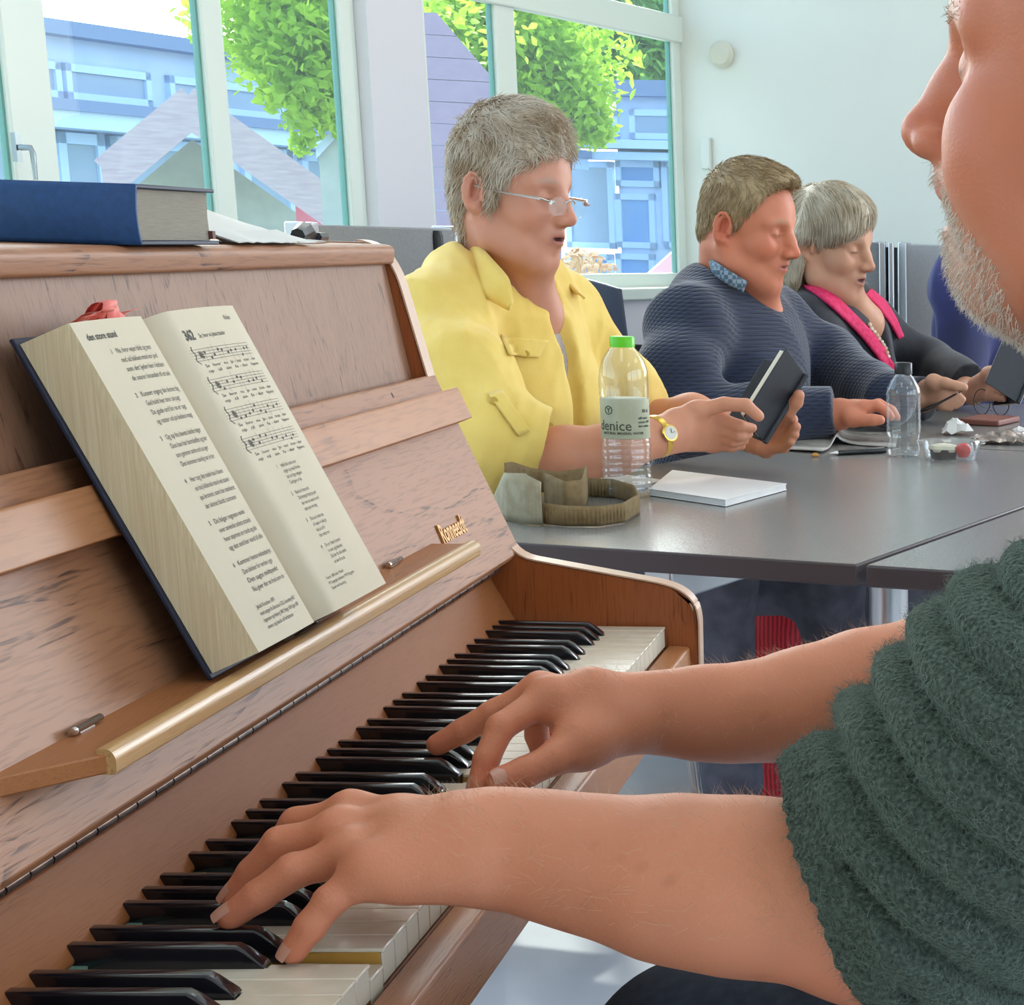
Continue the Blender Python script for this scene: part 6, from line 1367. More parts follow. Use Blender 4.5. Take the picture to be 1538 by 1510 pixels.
# ----------------------------------------------------------------- the man at the piano
def player():
    f0 = np.array([math.sin(math.radians(19)), math.cos(math.radians(19)), 0]); pit = math.radians(-4); f = f0*math.cos(pit)-UP*math.sin(pit)
    nose = X(1352, 203, 1.15); sc = 1.05; H = Frame((0, 0, 0), f, UP, sc); H = Frame(nose-H.R @ (np.array([.1275, 0, -.036])*sc), f, UP, sc)
    S = SDF()
    head_sdf(S, H, jaw=1.10, nose=1.12, mouth=.011, brow=1.25, jowl=1, cheek=1.1, tip=1.6)
    for s in (-1, 1): S.ell(H(.054, s*.038, -.050), np.array((.030, .026, .034))*sc, R=H.R, k=.02)
    S.ell(H(.080, 0, -.056), np.array((.024, .026, .014))*sc, R=H.R, k=.012); S.ell(H(.076, 0, -.094), np.array((.020, .022, .020))*sc, R=H.R, k=.012)
    fb = np.array([math.sin(math.radians(8)), math.cos(math.radians(8)), -.10]); B = Frame((1.285, -.165, .985), fb, UP, 1.03)
    neck(S, H, B(-.01, 0, .02), .064); S.cap(H(.030, 0, -.094), B(.05, 0, 0), .038, .050, k=.03)
    torso(S, B, 1.03, .95, off=-.015)
    # ---- left arm (nearer)
    el = X(1318, 1372, 1.10); fo = [X(1190, 1338, 1.10), X(1090, 1330, 1.10), X(990, 1318, 1.105), X(860, 1294, 1.112), X(780, 1276, 1.118), X(715, 1268, 1.12)]
    S.cap(B(-.01, .18, -.03), el, .055, .048, k=.03); S.chain([el]+fo, [.040, .0430, .0425, .0385, .0310, .0258, .0250], k=.025)
    S.ell(X(1305, 1432, 1.105), (.022, .022, .016), k=.03)
    L = {'pinky': [X(556, 1308, 1.088), X(498, 1352, 1.078), X(466, 1392, 1.074), X(440, 1430, 1.073)],
         'ring': [X(530, 1284, 1.108), X(442, 1308, 1.103), X(388, 1346, 1.100), X(346, 1377, 1.099)],
         'middle': [X(512, 1254, 1.133), X(424, 1268, 1.137), X(382, 1312, 1.138), X(354, 1346, 1.137)],
         'index': [X(528, 1226, 1.160), X(448, 1238, 1.172), X(420, 1275, 1.178), X(408, 1300, 1.178)],
         'thumb': [X(640, 1262, 1.175), X(585, 1262, 1.195), X(545, 1270, 1.205), X(515, 1280, 1.208)]}
    hand_sdf(S, (X(700, 1268, 1.120), np.array([.0230, .006, .004])), L, 1.04, k=.0035)
    S.cap(X(720, 1270, 1.12), X(650, 1262, 1.12), .0245, .020, k=.02); S.cap(X(700, 1285, 1.10), X(610, 1312, 1.09), .020, .014, k=.02)
    for a, b in (('index', 1224), ('middle', 1250), ('ring', 1278)):
        p = L[a][0]; S.cap(p+UP*.008, p*.3+X(705, 1240, 1.12)*.7, .0032, .0018, k=.010)
    # ---- right arm
    er = X(1452, 1018, 1.62); fr = [X(1400, 1022, 1.605), X(1300, 1040, 1.575), X(1200, 1062, 1.545), X(1100, 1072, 1.52), X(1030, 1072, 1.51), X(955, 1070, 1.50)]
    S.cap(B(-.01, -.18, -.03), er, .055, .045, k=.03); S.chain([er]+fr, [.044, .0450, .0430, .0380, .0310, .0265, .0240], k=.025)
    R_ = {'index': [X(822, 1048, 1.470), X(752, 1093, 1.440), X(731, 1140, 1.428), X(720, 1176, 1.422)],
          'middle': [X(812, 1040, 1.495), X(742, 1072, 1.492), X(695, 1098, 1.490), X(657, 1119, 1.489)],
          'ring': [X(822, 1042, 1.520), X(806, 1075, 1.53), X(806, 1105, 1.535), X(812, 1130, 1.535)],
          'pinky': [X(838, 1046, 1.545), X(826, 1072, 1.56), X(826, 1095, 1.565), X(832, 1112, 1.565)],
          'thumb': [X(885, 1112, 1.455), X(832, 1140, 1.430), X(790, 1160, 1.420), X(752, 1172, 1.412)]}
    hand_sdf(S, (X(945, 1070, 1.500), np.array([-.0215, -.004, -.006])), R_, 1.02, k=.0035)
    S.cap(X(960, 1071, 1.50), X(895, 1068, 1.495), .0235, .021, k=.02)
    S.cap(X(890, 1050, 1.485), X(850, 1060, 1.475), .018, .013, k=.02); S.cap(X(905, 1090, 1.475), X(868, 1118, 1.450), .016, .013, k=.02)
    for a in ('index', 'middle', 'ring'):
        p = R_[a][0]; S.cap(p+UP*.008, p*.35+X(940, 1042, 1.50)*.65, .0032, .0018, k=.010)
    # legs
    hipL, hipR = B(.0, .095, -.46), B(0, -.095, -.46)
    kf = [(np.array([1.43, .215, .525]), np.array([1.45, .20, .09])), (np.array([1.12, .24, .50]), np.array([1.10, .22, .09]))]
    for (kn, ft), hp in zip(kf, (hipR, hipL)):
        S.chain([hp, kn], [.078, .058], k=.03); S.chain([kn, kn*.45+ft*.55, ft], [.056, .048, .042], k=.03)
    # finger joint creases and a little unevenness
    cre = [(L['pinky'][1], L['pinky'][0], .011), (L['ring'][1], L['ring'][0], .012), (L['middle'][1], L['middle'][0], .012), (R_['thumb'][2], R_['thumb'][1], .013), (L['pinky'][2], L['pinky'][1], .009), (R_['index'][1], R_['index'][0], .012)]
    uneven = wob(301, 70, 8); fine = wob(302, 230, 8)
    def disp(P):
        d = .0008*uneven(P)+.00022*fine(P)
        for c, a, r in cre:
            ax = (c-a)/np.linalg.norm(c-a); q = P-c; t = q @ ax; m = np.exp(-((np.linalg.norm(q, axis=1)/r)**4)); d = d+m*.00055*np.cos(t*2100)
        return d
    S.disp = disp
    def paint(V):
        C = head_paint(H, V, '#bf7355', lip='#a85750', flush=.16, mouth=.011, beard='#b9a593', browc='#a8917e')
        arm = np.array(hexc('#d98f6e')); q = V; n1 = wob(303, 35)(q)*.10+wob(304, 120)(q)*.06
        A_ = np.tile(arm, (len(V), 1))*(1+n1)[:, None]
        tips = [L[k][-1] for k in L]+[R_[k][-1] for k in R_]; kn = [p for D_ in (L, R_) for k in D_ for p in D_[k][:3]]
        for c in tips: w = np.exp(-((np.linalg.norm(V-c, axis=1)/.016)**2))[:, None]*.55; A_ = A_*(1-w)+arm*np.array([1.0, .72, .74])*w
        for c in kn: w = np.exp(-((np.linalg.norm(V-c, axis=1)/.012)**2))[:, None]*.35; A_ = A_*(1-w)+arm*np.array([.98, .74, .72])*w
        e1 = np.exp(-((np.linalg.norm(V-X(1300, 1440, 1.1), axis=1)/.05)**2))[:, None]*.5; A_ = A_*(1-e1)+arm*np.array([1.02, .72, .74])*e1
        sp = np.clip(wob(305, 330, 9)(q)-.42, 0, 1)[:, None]*1.1; A_ = A_*(1-sp*np.array([.35, .5, .55]))
        w = 1/(1+np.exp((V[:, 2]-.96)/.01)); return np.clip(C*(1-w[:, None])+A_*w[:, None], 0, 1)
    VV, FF = S.mesh(.0024); body = obj('person', (VV, FF), skin_mat('player_skin', .45, 520, .5, .12), loc=(1.285, -.10, 0), attr=paint(VV), angle=180)
    tag(body, 'person with grey stubble in a dark green sweater, playing the piano', 'person')
    Sn = SDF(); Sn.p = S.p
    # fingernails
    mn = mat('fingernail', '#d39c88', .3, coat=.3)
    def nl(tip, prev, nrm, w, l): 
        tip = np.array(tip); d = tip-np.array(prev); d /= np.linalg.norm(d); n = np.array(nrm, float); n -= d*(n @ d); n /= np.linalg.norm(n); c = tip-d*.0005
        for k in range(40):
            if S.ev((c+n*k*.0004)[None])[0] > .0001: break
        nail(None, c+n*k*.0004, n, d, w, l, mn, body)
    toc = CAM-L['pinky'][3]; toc /= np.linalg.norm(toc)
    nl(L['pinky'][3], L['pinky'][2], (-.55, .25, .80), .0050, .0062); nl(L['ring'][3], L['ring'][2], (-.35, .25, .88), .0056, .0070); nl(L['middle'][3], L['middle'][2], (-.2, .25, .9), .0056, .0070)
    nl(R_['thumb'][3], R_['thumb'][2], (-.80, .10, .55), .0060, .0066); nl(R_['index'][3], R_['index'][2], (-.1, .8, .3), .0055, .0068)
    # hair, brows, beard
    Hs = SDF(); Hs.ell(H(-.010, 0, .038), np.array((.094, .080, .088))*sc, R=H.R); Hs.ell(H(.095, 0, -.015), np.array((.078, .11, .112))*sc, R=H.R, op='s', k=.01); Hs.ell(H(-.0, 0, -.09), np.array((.09, .10, .07))*sc, R=H.R, op='s', k=.01)
    for s in (-1, 1): Hs.ell(H(-.004, s*.088, -.010), np.array((.021, .020, .032))*sc, R=H.R, op='s', k=.01)
    hv = Hs.mesh(.005); rt = sample_on(Hs, *hv, 1800, seed=11); st = strands(None, rt, lambda P: np.tile(H.R @ np.array([.3, 0, -1]), (len(P), 1)), .014, 3, .0006, .3, Hs, .001, lift=.2, seed=12)
    V, F = join([hv, st]); obj('hair', (V, F), hair_mat('grey_hair', '#8f8172', '#b5a999'), body, angle=180)
    cz = lambda c: (H.inv(c))
    def cond(c):
        q = cz(c); z = q[:, 2]; w = (z < -.047)*(z > -.135)*(np.abs(q[:, 1]) < .06)*(q[:, 0] > .050+1.0*np.maximum(0, z+.095)-.5*np.maximum(0, -z-.108))
        lip = (np.abs(z+.0685) < .0105)*(np.abs(q[:, 1]) < .022); jaw = np.clip((-z-.045)/.02, 0, 1)
        return w*(1-lip)*(.35+jaw)
    rt = sample_on(S, VV, FF, 2600, cond, 13)
    g = S.grad(rt); st = strands(None, rt-g*.0005, lambda P: np.tile(H.R @ np.array([.25, 0, -1.]), (len(P), 1))+.0, .0060, 3, .00024, .5, S, .0012, lift=.55, seed=14)
    obj('beard', st, mat('grey_stubble', '#d8c9b8', .5), body, angle=180)
    for sd in (-1, 1):
        bc = lambda c: (np.abs(cz(c)[:, 2]-.021) < .0045)*(np.abs(sd*cz(c)[:, 1]-.034) < .022)*(cz(c)[:, 0] > .05)
        rt = sample_on(S, VV, FF, 34, bc, 15+sd); st = strands(None, rt, lambda P: np.tile(H.R @ np.array([.2, 0, -.1]), (len(P), 1))+sd*H.l, .007, 3, .00022, .3, S, .0008, lift=.25, seed=16)
        obj('eyebrow', st, mat('pale_brow_hair', '#c9b29c', .5), body, angle=180)
    # arm hair
    def ac(c): return ((c[:, 2] < .86)*(c[:, 2] > .72)*(c[:, 1] > .03)*(c[:, 1] < .31)).astype(float)
    rt = sample_on(S, VV, FF, 3000, ac, 17); nn = S.grad(rt); keep = nn[:, 2] > -.3; rt = rt[keep]
    st = strands(None, rt, lambda P: np.tile(np.array([-.1, .55, .25]), (len(P), 1)), .011, 4, .00010, .65, S, .001, lift=.75, seed=18)
    obj('arm_hair', st, mat('fine_pale_hair', '#dcb898', .5), body, angle=180)
    # ---- sweater
    T = SDF(); torso(T, B, 1.06, 1.06, belly=1.05, off=.008, sh=.068)
    els = X(1385, 1300, 1.085); cuf = X(1232, 1272, 1.095)
    T.chain([B(-.01, .185, -.04), X(1600, 1120, 1.07), els], [.082, .086, .078], k=.05); T.cap(els, cuf, .074, .047, k=.03)
    T.chain([X(1300, 1165, 1.10), X(1262, 1215, 1.09)], [.026, .030], k=.02); T.chain([X(1368, 1100, 1.12), X(1440, 1060, 1.14)], [.026, .035], k=.03); T.cap(X(1345, 1450, 1.10), X(1420, 1500, 1.10), .03, .05, k=.03)
    T.chain([B(-.01, -.185, -.06), X(1570, 1010, 1.58), X(1490, 1010, 1.60), X(1398, 997, 1.60)], [.070, .060, .054, .050], k=.03)
    n = np.array([0, .898, -.44]); c = X(1196, 1192, 1.09)
    n2 = np.array([0, .93, -.36])
    T.fn(lambda P: np.maximum(-((P-c) @ n2), np.maximum(np.abs(P[:, 0]-1.09)-.11, (P-c) @ n2-.2)), c, .25, op='s', k=.004)
    c3 = X(1402, 955, 1.60); n3 = np.array([-.1, 1., -.05]); n3 /= np.linalg.norm(n3)
    T.fn(lambda P: np.maximum(-((P-c3) @ n3), np.maximum(np.abs(P[:, 0]-1.62)-.14, (P-c3) @ n3-.2)), c3, .25, op='s', k=.004)
    T.cap(H(-.02, 0, -.07), B(.02, 0, .01), .070, .062, op='s', k=.01); T.half((0, 0, .53), (0, 0, -1), op='i')
    fo_ = wob(311, 30, 5); f2 = folds(313, 24, .0045); ribax = (cuf-els)/np.linalg.norm(cuf-els); ru = np.cross(ribax, UP); ru /= np.linalg.norm(ru); rv = np.cross(ribax, ru)
    fd = np.array([0, -.60, .80]); knit = wob(316, 420, 10)
    def disp(P):
        w = np.exp(-(((P-X(1300, 1220, 1.05)) @ np.array([0, 1, 0])/.14)**2))*(P[:, 0] < 1.35)
        a = (P @ fd)*190+2.6*fo_(P); d = w*.0085*(.9-np.abs(np.sin(a*.5))**.7*1.8)+f2(P)*(1-.5*w)
        t = (P-c) @ n2; cuff = ((t > -.022)*(P[:, 0] < 1.25)).astype(float); q = P-cuf; th = np.arctan2(q @ rv, q @ ru)
        d = d*(1-.85*cuff)+cuff*(.0014*np.cos(th*44)-.002)
        t3 = (P-c3) @ n3; cf3 = (t3 > -.02)*(P[:, 0] > 1.5); d = d*(1-.8*cf3)
        return d+.0009*knit(P)
    T.disp = disp
    m, nt, b = new_mat('green_mohair_knit'); Lk = nt.links; tc = N(nt, 'ShaderNodeTexCoord'); b.inputs['Roughness'].default_value = 1; b.inputs['Sheen Weight'].default_value = .35; b.inputs['Sheen Roughness'].default_value = .6; b.inputs['Sheen Tint'].default_value = col(hexc('#9fb8a8')); b.inputs['Specular IOR Level'].default_value = .1
    n1 = N(nt, 'ShaderNodeTexNoise'); n1.inputs['Scale'].default_value = 420; n1.inputs['Detail'].default_value = 4; Lk.new(tc.outputs['Object'], n1.inputs['Vector'])
    v1 = N(nt, 'ShaderNodeTexVoronoi'); v1.inputs['Scale'].default_value = 330; Lk.new(tc.outputs['Object'], v1.inputs['Vector'])
    cr = N(nt, 'ShaderNodeValToRGB'); cr.color_ramp.elements[0].color = col(hexc('#262d29')); cr.color_ramp.elements[1].color = col(hexc('#566159')); cr.color_ramp.elements[0].position = .32; cr.color_ramp.elements[1].position = .72
    Lk.new(n1.outputs['Fac'], cr.inputs[0]); Lk.new(cr.outputs[0], b.inputs['Base Color'])
    ad = N(nt, 'ShaderNodeMath', operation='ADD'); Lk.new(n1.outputs['Fac'], ad.inputs[0]); Lk.new(v1.outputs['Distance'], ad.inputs[1])
    bb = N(nt, 'ShaderNodeBump'); bb.inputs['Strength'].default_value = 1; bb.inputs['Distance'].default_value = .0016; Lk.new(ad.outputs[0], bb.inputs['Height']); Lk.new(bb.outputs[0], b.inputs['Normal'])
    SV, SF = T.mesh(.0032); sw = obj('green_sweater', (SV, SF), m, body, angle=180)
    rt = sample_on(T, SV, SF, 26000, lambda c: ((c[:, 1] > -.10)*(c[:, 0] < 1.75)).astype(float), 19)
    st = strands(None, rt, lambda P: rng.normal(size=P.shape), .0080, 3, .00016, .6, T, .0008, lift=.6, seed=20); obj('wool_fuzz', st, mat('wool_fibre', '#75847b', .9), sw, angle=180)['kind'] = 'stuff'
    Tn = SDF(); Tn.ell(B(0, 0, -.44), (.165, .185, .14), R=B.R, k=.03)
    for (kn, ft), hp in zip(kf, (hipR, hipL)):
        Tn.chain([hp, kn], [.094, .078], k=.03); Tn.chain([kn, kn*.45+ft*.55, ft], [.074, .064, .060], k=.03)
    Tn.half((0, 0, .60), (0, 0, 1), op='i', k=.02) if False else None
    Tn.half((0, 0, .66), (0, 0, 1), op='i'); fq = folds(321, 16, .006); Tn.disp = fq; Tn.half((0, 0, .05), (0, 0, -1), op='i')
    cloth(Tn, .006, 'dark_jeans', mat('dark_blue_jeans', '#1d2432', .9, c2='#262f40', nscale=90, bump=.4, bscale=900), body)
    for kn, ft in kf:
        q = ft*[1, 1, 0]; Y = np.array([0, 1., 0]); T2 = SDF(); T2.cap(q+UP*.045-Y*.03, q+UP*.035+Y*.15, .042, .034, k=.02); T2.cap(q+UP*.10, q+UP*.05, .044, .045, k=.03); T2.half((0, 0, .002), (0, 0, -1)); cloth(T2, .007, 'shoe', mat('dark_shoe', '#2a2624', .5), body)
    # ring and bench
    bch = empty('piano_bench', (1.285, -.26, 0), 'black piano bench under the player in the green sweater', 'bench')
    mb = MB(); box(mb, (1.01, -.44, .40), (1.56, -.06, .46)); obj('seat_cushion', mb, m_chb, bch, bevel=.015)
    mb = MB(); box(mb, (1.03, -.42, .34), (1.54, -.08, .40)); obj('frame', mb, m_blk, bch, bevel=.003)
    for x_ in (1.05, 1.52):
        for y_ in (-.40, -.10): mb = MB(); box(mb, (x_-.02, y_-.02, 0), (x_+.02, y_+.02, .34)); obj('leg', mb, m_blk, bch, bevel=.003)
player()
# ================================================================= THE OPEN HYMN BOOK ON THE SHELF
def hymnal():
    O = np.array([1.257, .465, .8505]); ex = np.array([1., 0, 0]); eh = np.array([0, .467, 1.]); eh /= np.linalg.norm(eh); n = np.array([0, -eh[2], eh[1]])
    Hb = .212; r = empty('hymn_book', O+np.array([.13, 0, 0]), 'thick open hymn book with cream pages standing on the piano shelf', 'book')
    def P_(s, h, d): return O+ex*s+eh*h+n*d
    mc = mat('navy_book_cloth', '#1b2236', .6, c2='#20283e', nscale=200, bump=.2, bscale=900)
    mp = mat('aged_page', '#dbd0b8', .75, c2='#d3c7ad', nscale=12, fac=(.3, .8)); me = mat('page_edges', '#bfa880', .85, c2='#ad9468', nscale=30, stretch=(40, 1, 1), bump=.4, bscale=60)
    # fore-edge striations run along the book height
    m, nt, b = new_mat('fore_edge_pages'); tc = N(nt, 'ShaderNodeTexCoord'); nz = N(nt, 'ShaderNodeTexNoise'); mp_ = N(nt, 'ShaderNodeMapping'); rx = math.atan2(eh[1], eh[2])
    mp_.inputs['Rotation'].default_value = (rx, 0, 0); mp_.inputs['Scale'].default_value = (900, 900, 12); nt.links.new(tc.outputs['Object'], mp_.inputs[0]); nt.links.new(mp_.outputs[0], nz.inputs['Vector']); nz.inputs['Scale'].default_value = 1; nz.inputs['Detail'].default_value = 2
    cr = N(nt, 'ShaderNodeValToRGB'); cr.color_ramp.elements[0].color = col(hexc('#d6c39b')); cr.color_ramp.elements[1].color = col(hexc('#e6d7b4')); cr.color_ramp.elements[0].position = .3; cr.color_ramp.elements[1].position = .7; nt.links.new(nz.outputs['Fac'], cr.inputs[0]); nt.links.new(cr.outputs[0], b.inputs['Base Color']); b.inputs['Roughness'].default_value = .8
    me = m
    WL, WR = .118, .130
    mb = MB(); obox(mb, P_(-.002, -.001, 0), ex*(WL+.004), n*.0028, eh*(Hb+.003)); obj('cover', mb, mc, r, bevel=.0008)
    mb = MB(); obox(mb, P_(WL+.004, -.001, 0), ex*(WR-.004), n*.0028, eh*(Hb+.003)); obj('cover', mb, mc, r, bevel=.0008)
    mb = MB(); box(mb, (0, 0, 0), (0, 0, 0)); 
    mb = MB(); obox(mb, P_(WL-.02, 0, -.004), ex*.045, n*.004, eh*Hb); obj('spine', mb, mc, r, bevel=.0015)
    # page blocks: cross-section in (s, d)
    def secL(): 
        top = [(.0035+ (.112)*t, .0325+.0025*math.sin(t*3.0)-.010*max(0, t-.88)/.12) for t in np.linspace(0, 1, 26)]
        return [(.0015, .0031)]+[(.0015+.0005*t, .0031+.029*t) for t in (.3, .7)]+top+[(WL, .0031)]
    def secR():
        top = [(WL+(.126)*t, .0245+.0130*min(1, t/.10)**.6+.0035*math.sin(t*2.6)) for t in np.linspace(0, 1, 26)]
        return [(WL, .0031)]+top+[(WL+.119, .0245), (WL+.113, .0031)]
    for nm, sec in (('left_pages', secL()), ('right_pages', secR())):
        mb = MB(); N_ = len(sec); hs = np.linspace(.002, Hb-.002, 10); V = []
        for h in hs: V += [P_(s, h, d) for s, d in sec]
        F = []; mi = []
        for a in range(len(hs)-1):
            for k in range(N_): F.append((a*N_+k, a*N_+(k+1) % N_, (a+1)*N_+(k+1) % N_, (a+1)*N_+k)); mi.append(1 if (nm == 'left_pages' and k < 3) or (nm == 'right_pages' and k >= N_-3) else 0)
        F += [tuple(range(N_))[::-1], tuple(range((len(hs)-1)*N_, len(hs)*N_))]; mi += [1, 1]; mb.add(V, F); mb.mi = mi; obj(nm, mb, [mp, me], r, angle=35)
    def curve(sec, k0, k1):
        S_ = [p[0] for p in sec[k0:k1]]; D_ = [p[1] for p in sec[k0:k1]]; return lambda s: np.interp(s, S_, D_)
    dL = curve(secL(), 3, 29); dR = curve(secR(), 1, 27)
    mi_ = mat('print_ink', '#55534f', .8); mi2 = mat('print_ink_faint', '#6e6c68', .8)
    def put(V, F, x, h, d, name, m=mi_, par=r, acc=None):
        V = np.array(V); P = np.array([P_(x+a, h+b, d(x+a)+.00025+c*.5) for a, b, c in V]); acc.append((P, F))
    def flush(acc, name, m=mi_):
        mb = MB()
        for P, F in acc: mb.add(P, F)
        return obj(name, mb, m, r, smooth=False)
    # left page text
    LT = ['Nu, hvor vejen blidt sig snor', 'ned ad bakken mod vor jord', 'som det lyder her i kirken', 'de svarer hinanden til et suk'], ['Kommer engang den skonne dag', 'Gud holdt hver time i sin pagt', 'De gode ord for os er sagt', 'og retter ud pa bedens magt'], ['Og op fra havets bolde stiger', 'Den han har bortskaffet og tier', 'som gemmer andre end sa siger', 'Den kommer navnlig nar vi tier'], ['Her tog det nade hus i haven', 'en hoj kildende mand ved staven', 'pa kronen, som har markeret', 'der skinner blandt i sommeren'], ['Du folger regnens vande', 'over sovende solens strande', 'hvor stjernen er rundt og alle', 'og det end har vand til alle'], ['Kommer hente vidunderlys', 'Den blinker for verden i gys', 'Den sagte midtpunkt', 'Nu giver der en fred som du']
    acc = []; V, F = text_geo('den store stund', .0058, 0, .0001); put(V, F, .013, .1985, dL, '', acc=acc)
    h = .189
    for i, st in enumerate(LT):
        V, F = text_geo(str(i+1), .0040, 0, .00005); put(V, F, .031, h, dL, '', acc=acc)
        for k, ln in enumerate(st):
            V, F = text_geo(ln, .0046, 0, 0); V[:, 0] *= .058/max(.03, V[:, 0].max())*(.88+.12*((i*3+k*5) % 4)/3); put(V, F, .038, h, dL, '', acc=acc); h -= .0058
        h -= .0042
    for ln in ('Jakob Knudsen 1891', 'med sangen fra Brorson 1732. Grundtvig 1837', 'Ingemann og Heiberg 1842. Kingo 1674. Egen 1989', 'overs. og bearb. af forfatteren'):
        V, F = text_geo(ln, .0036, 0, .00002); V[:, 0] *= min(1, .062/V[:, 0].max()); put(V, F, .030, h, dL, '', acc=acc); h -= .0044
    flush(acc, 'left_page_text')
    x0 = WL+.014; acc = []
    V, F = text_geo('362', .0092, 0, .0003); put(V, F, x0+.004, .190, dR, '', acc=acc)
    V, F = text_geo('Se, hvor nu Jesus traeder', .0042, 0, .00003); put(V, F, x0+.024, .1905, dR, '', acc=acc)
    V, F = text_geo('Kirken', .0045, 0, .00003); put(V, F, x0+.080, .2005, dR, '', acc=acc)
    h = .1835; rg = np.random.default_rng(2)
    for sv in range(4):
        mb = MB()
        for l in range(5):
            y = h-l*.0019; xs = np.linspace(x0, x0+.098, 16); Pq = np.array([[P_(x, y+e, dR(x)+.00025) for e in (-.00012, .00012)] for x in xs]); grid(mb, Pq)
        V0, F0 = mb.get(); acc.append((V0, F0))
        def nhead(x, y, w=.0013):
            t = np.arange(10)*.628; Vn = np.stack([np.cos(t)*w, np.sin(t)*w*.75, t*0], 1); put(Vn, [tuple(range(10))], x, y, dR, '', acc=acc)
        # clef and sharps
        t = np.linspace(0, 9, 40); cx = x0+.004+np.cos(t*1.3)*.0018*(1-t/14); cy = h-.0038+(t/9-.5)*.012; Vc = []; 
        for a_, b_ in zip(cx, cy): Vc += [(a_-.00045, b_, 0), (a_+.00045, b_, 0)]
        acc.append((np.array([P_(a, b_, dR(a)+.0003) for a, b_, _ in Vc]), [(2*i, 2*i+1, 2*i+3, 2*i+2) for i in range(39)]))
        for q in (.010, .0125):
            V, F = text_geo('#', .006, 0, .0001); put(V, F, x0+q, h-.005-.001*(q > .011), dR, '', acc=acc)
        x = x0+.019
        while x < x0+.094:
            y = h-.0019*rg.uniform(.3, 4.2); nhead(x, y); up = y < h-.0038; sx = x+(.0011 if up else -.0011); y2 = y+(.0072 if up else -.0072)
            acc.append((np.array([P_(sx-.00012, y, dR(sx)+.0003), P_(sx+.00012, y, dR(sx)+.0003), P_(sx+.00012, y2, dR(sx)+.0003), P_(sx-.00012, y2, dR(sx)+.0003)]), [(0, 1, 2, 3)]))
            x += rg.uniform(.0055, .010)
        for k, ln in enumerate(('Se   hvor   nu   Je - sus   trae - der', 'op   til   sin   fa - der   hjem')):
            V, F = text_geo(ln, .0030, 0, 0); V[:, 0] *= .088/V[:, 0].max(); put(V, F, x0+.010, h-.0122-k*.0036, dR, '', acc=acc)
        h -= .0203
    h -= .0035
    RT = ['Indtil det store rum', 'stiger op mod himlen', 'lad os folge sangens', 'Gud give os lys'], ['Bud om hans ord', 'De bringer fred pa jord', 'der var en mand i nord', 'som var en sang'], ['Da sa vi solen sta', 'af vejen vi skal ga', 'lad os sa fa', 'den rette tro'], ['De er i ham forsonet', 'kronet og belonnet', 'Du har fra alle vande', 'os lov til at sta']
    for i, st in enumerate(RT):
        V, F = text_geo(str(i+1), .0036, 0, .00005); put(V, F, x0+.030, h, dR, '', acc=acc)
        for k, ln in enumerate(st):
            V, F = text_geo(ln, .0036, 0, 0); V[:, 0] *= min(1, .048/V[:, 0].max()); put(V, F, x0+.037, h, dR, '', acc=acc); h -= .0040
        h -= .0032
    for ln in ('Fransk 1600-tallet. Melodi', 'M Copyright: Jakobsen 1974. Berggreen', 'Dansk ved Grundtvig'):
        V, F = text_geo(ln, .0030, 0, 0); put(V, F, x0+.012, h, dR, '', acc=acc); h -= .0036
    flush(acc, 'right_page_text')
    # red ribbons and tabs behind the top edge
    mr = mat('coral_ribbon', '#e2544a', .5, c2='#f08b80', nscale=80); mb = MB()
    for (s, w, hh, tw) in [(.062, .014, .010, 1), (.072, .016, .016, 2), (.085, .014, .014, -1), (.094, .018, .009, 3), (.052, .014, .007, -3), (.104, .014, .012, 2), (.116, .018, .010, -2), (.078, .012, .018, 1), (.098, .010, .016, 1)]:
        P = np.array([[P_(s+tw*.006*t+w*(a-.5)*(1-.3*t), Hb-.004+hh*math.sin(t*2.2)*0.9, .014+.012*math.sin(t*3+s*90)+.006*t+.003*a) for a in (0, .5, 1)] for t in np.linspace(0, 1, 9)]); sheet(mb, P, .0003)
    tag(obj('bookmark_ribbons', mb, mr, r, angle=180), 'coral red ribbon markers')
    # bent lower edge of the dark jacket showing beneath the right page
    mb = MB(); P = np.array([[P_(WL+.012+.055*t, -.002+.004*a, .0035+.020*a*(1-t)+.004) for a in (0, .5, 1)] for t in np.linspace(0, 1, 6)]); sheet(mb, P, .0006); obj('jacket_flap', mb, mat('glossy_jacket', '#3a3436', .2), r, angle=180)
hymnal()
# ================================================================= LIGHT
W = bpy.data.worlds.new('world'); SC.world = W; W.use_nodes = True; nt = W.node_tree
bg = nt.nodes['Background']
sky = nt.nodes.new('ShaderNodeTexSky'); sky.sky_type = 'NISHITA'; sky.sun_elevation = math.radians(42); sky.sun_rotation = math.radians(0)
sky.sun_disc = False; sky.air_density = 1.0; sky.dust_density = 2.5; sky.ozone_density = 1.2
mxw = nt.nodes.new('ShaderNodeMix'); mxw.data_type = 'RGBA'; mxw.inputs[0].default_value = .45; mxw.inputs[7].default_value = (.95, 1.0, 1.05, 1)
nt.links.new(sky.outputs[0], mxw.inputs[6]); nt.links.new(mxw.outputs[2], bg.inputs[0]); bg.inputs[1].default_value = 3.2
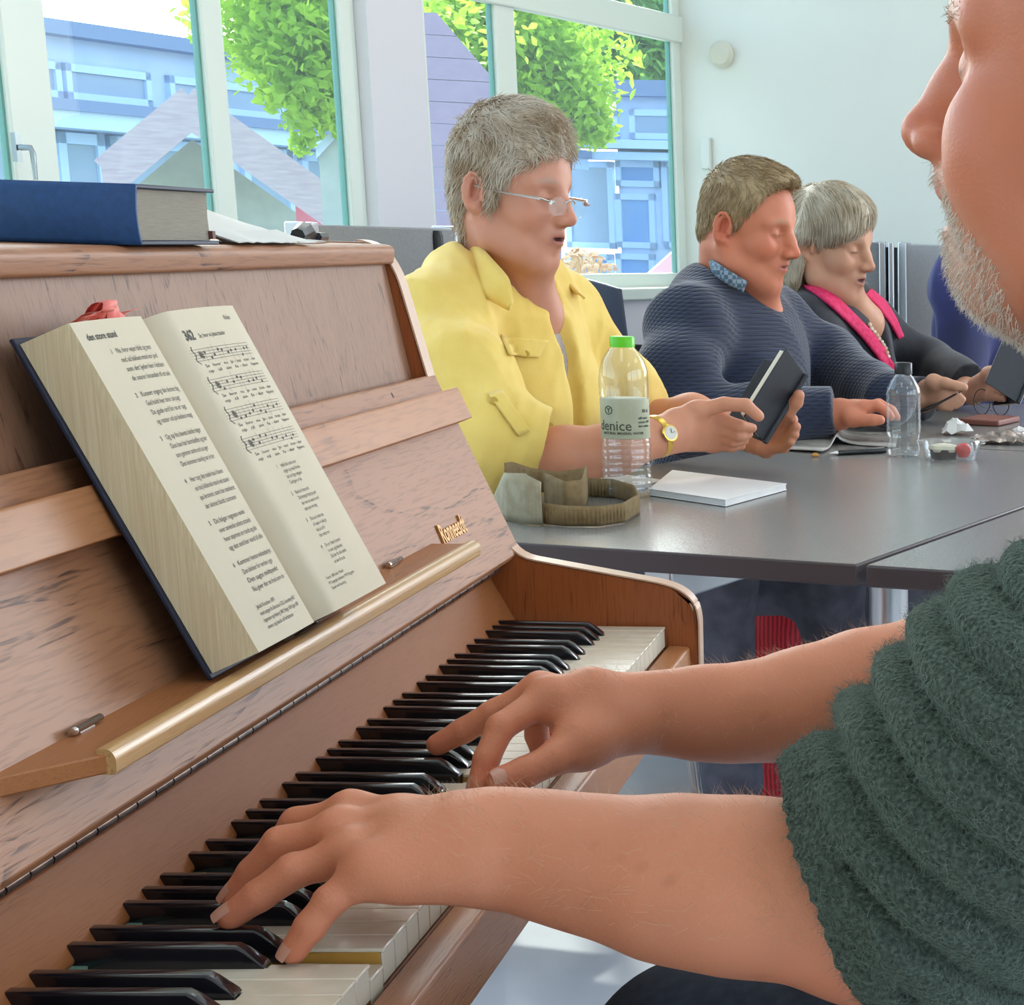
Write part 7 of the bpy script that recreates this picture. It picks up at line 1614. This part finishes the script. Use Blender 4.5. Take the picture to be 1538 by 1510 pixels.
# the sun stands beyond the courtyard, high to the left
sd = bpy.data.lights.new('sun', 'SUN'); sd.energy = 14; sd.angle = math.radians(1.5); sd.color = (1, .95, .86)
so = bpy.data.objects.new('sun', sd); COL.objects.link(so)
sdir = DP*.50+DW*.75; sdir = sdir/np.linalg.norm(sdir)*math.cos(math.radians(42))+UP*math.sin(math.radians(42))
so.rotation_euler = Vector(sdir).to_track_quat('Z', 'Y').to_euler()
sky.sun_rotation = math.atan2(sdir[0], sdir[1])
def area(name, loc, target, sx, sy, e, c=(1, 1, 1)):
    l = bpy.data.lights.new(name, 'AREA'); l.shape = 'RECTANGLE'; l.size = sx; l.size_y = sy; l.energy = e; l.color = c
    o = bpy.data.objects.new(name, l); COL.objects.link(o); o.location = Vector(loc)
    d = Vector(loc)-Vector(target); o.rotation_euler = d.to_track_quat('Z', 'Y').to_euler(); return o
# daylight of the windows in the right wall, and added overhead fill lights without fixtures
for k, a in enumerate((1.5, 3.8, 6.1)):
    p = rp(a, FB-.05)+UP*1.7; area('window_daylight', p, p+DP*1, 2.0, 1.7, (20, 15, 10)[k], (1, .97, .93))
p = C0-DP*3.1-DW*.03+UP*1.72; area('window_daylight', p, p-DW, 1.5, 1.5, 100, (1, .96, .91))
for k, (a, b) in enumerate([(1.8, 1.8), (1.8, 4.0), (4.4, 1.8), (4.4, 4.0)]):
    p = rp(a, b)+UP*(H-.03); area('overhead_fill', p, p-UP, 1.2, .6, 10, (1, .95, .88))
# light portals in the window openings of the left wall
def portal(loc, target, sx, sy):
    o = area('window_portal', loc, target, sx, sy, 1); o.data.cycles.is_portal = True
portal(wp((sA+sD)/2, 1.85, TW+.02), wp((sA+sD)/2, 1.85, 0)-DP, abs(sD-sA), 1.8)
portal(wp((sE+FA)/2, 1.85, TW+.02), wp((sE+FA)/2, 1.85, 0)-DP, abs(FA-sE), 1.8)
vs = SC.view_settings; vs.view_transform = 'Standard'; vs.look = 'None'; vs.exposure = -1.25; vs.gamma = 1; vs.use_curve_mapping = False
SC.render.film_transparent = False
SC.cycles.use_denoising = True
SC.cycles.max_bounces = 8; SC.cycles.transparent_max_bounces = 16; SC.cycles.sample_clamp_indirect = 6
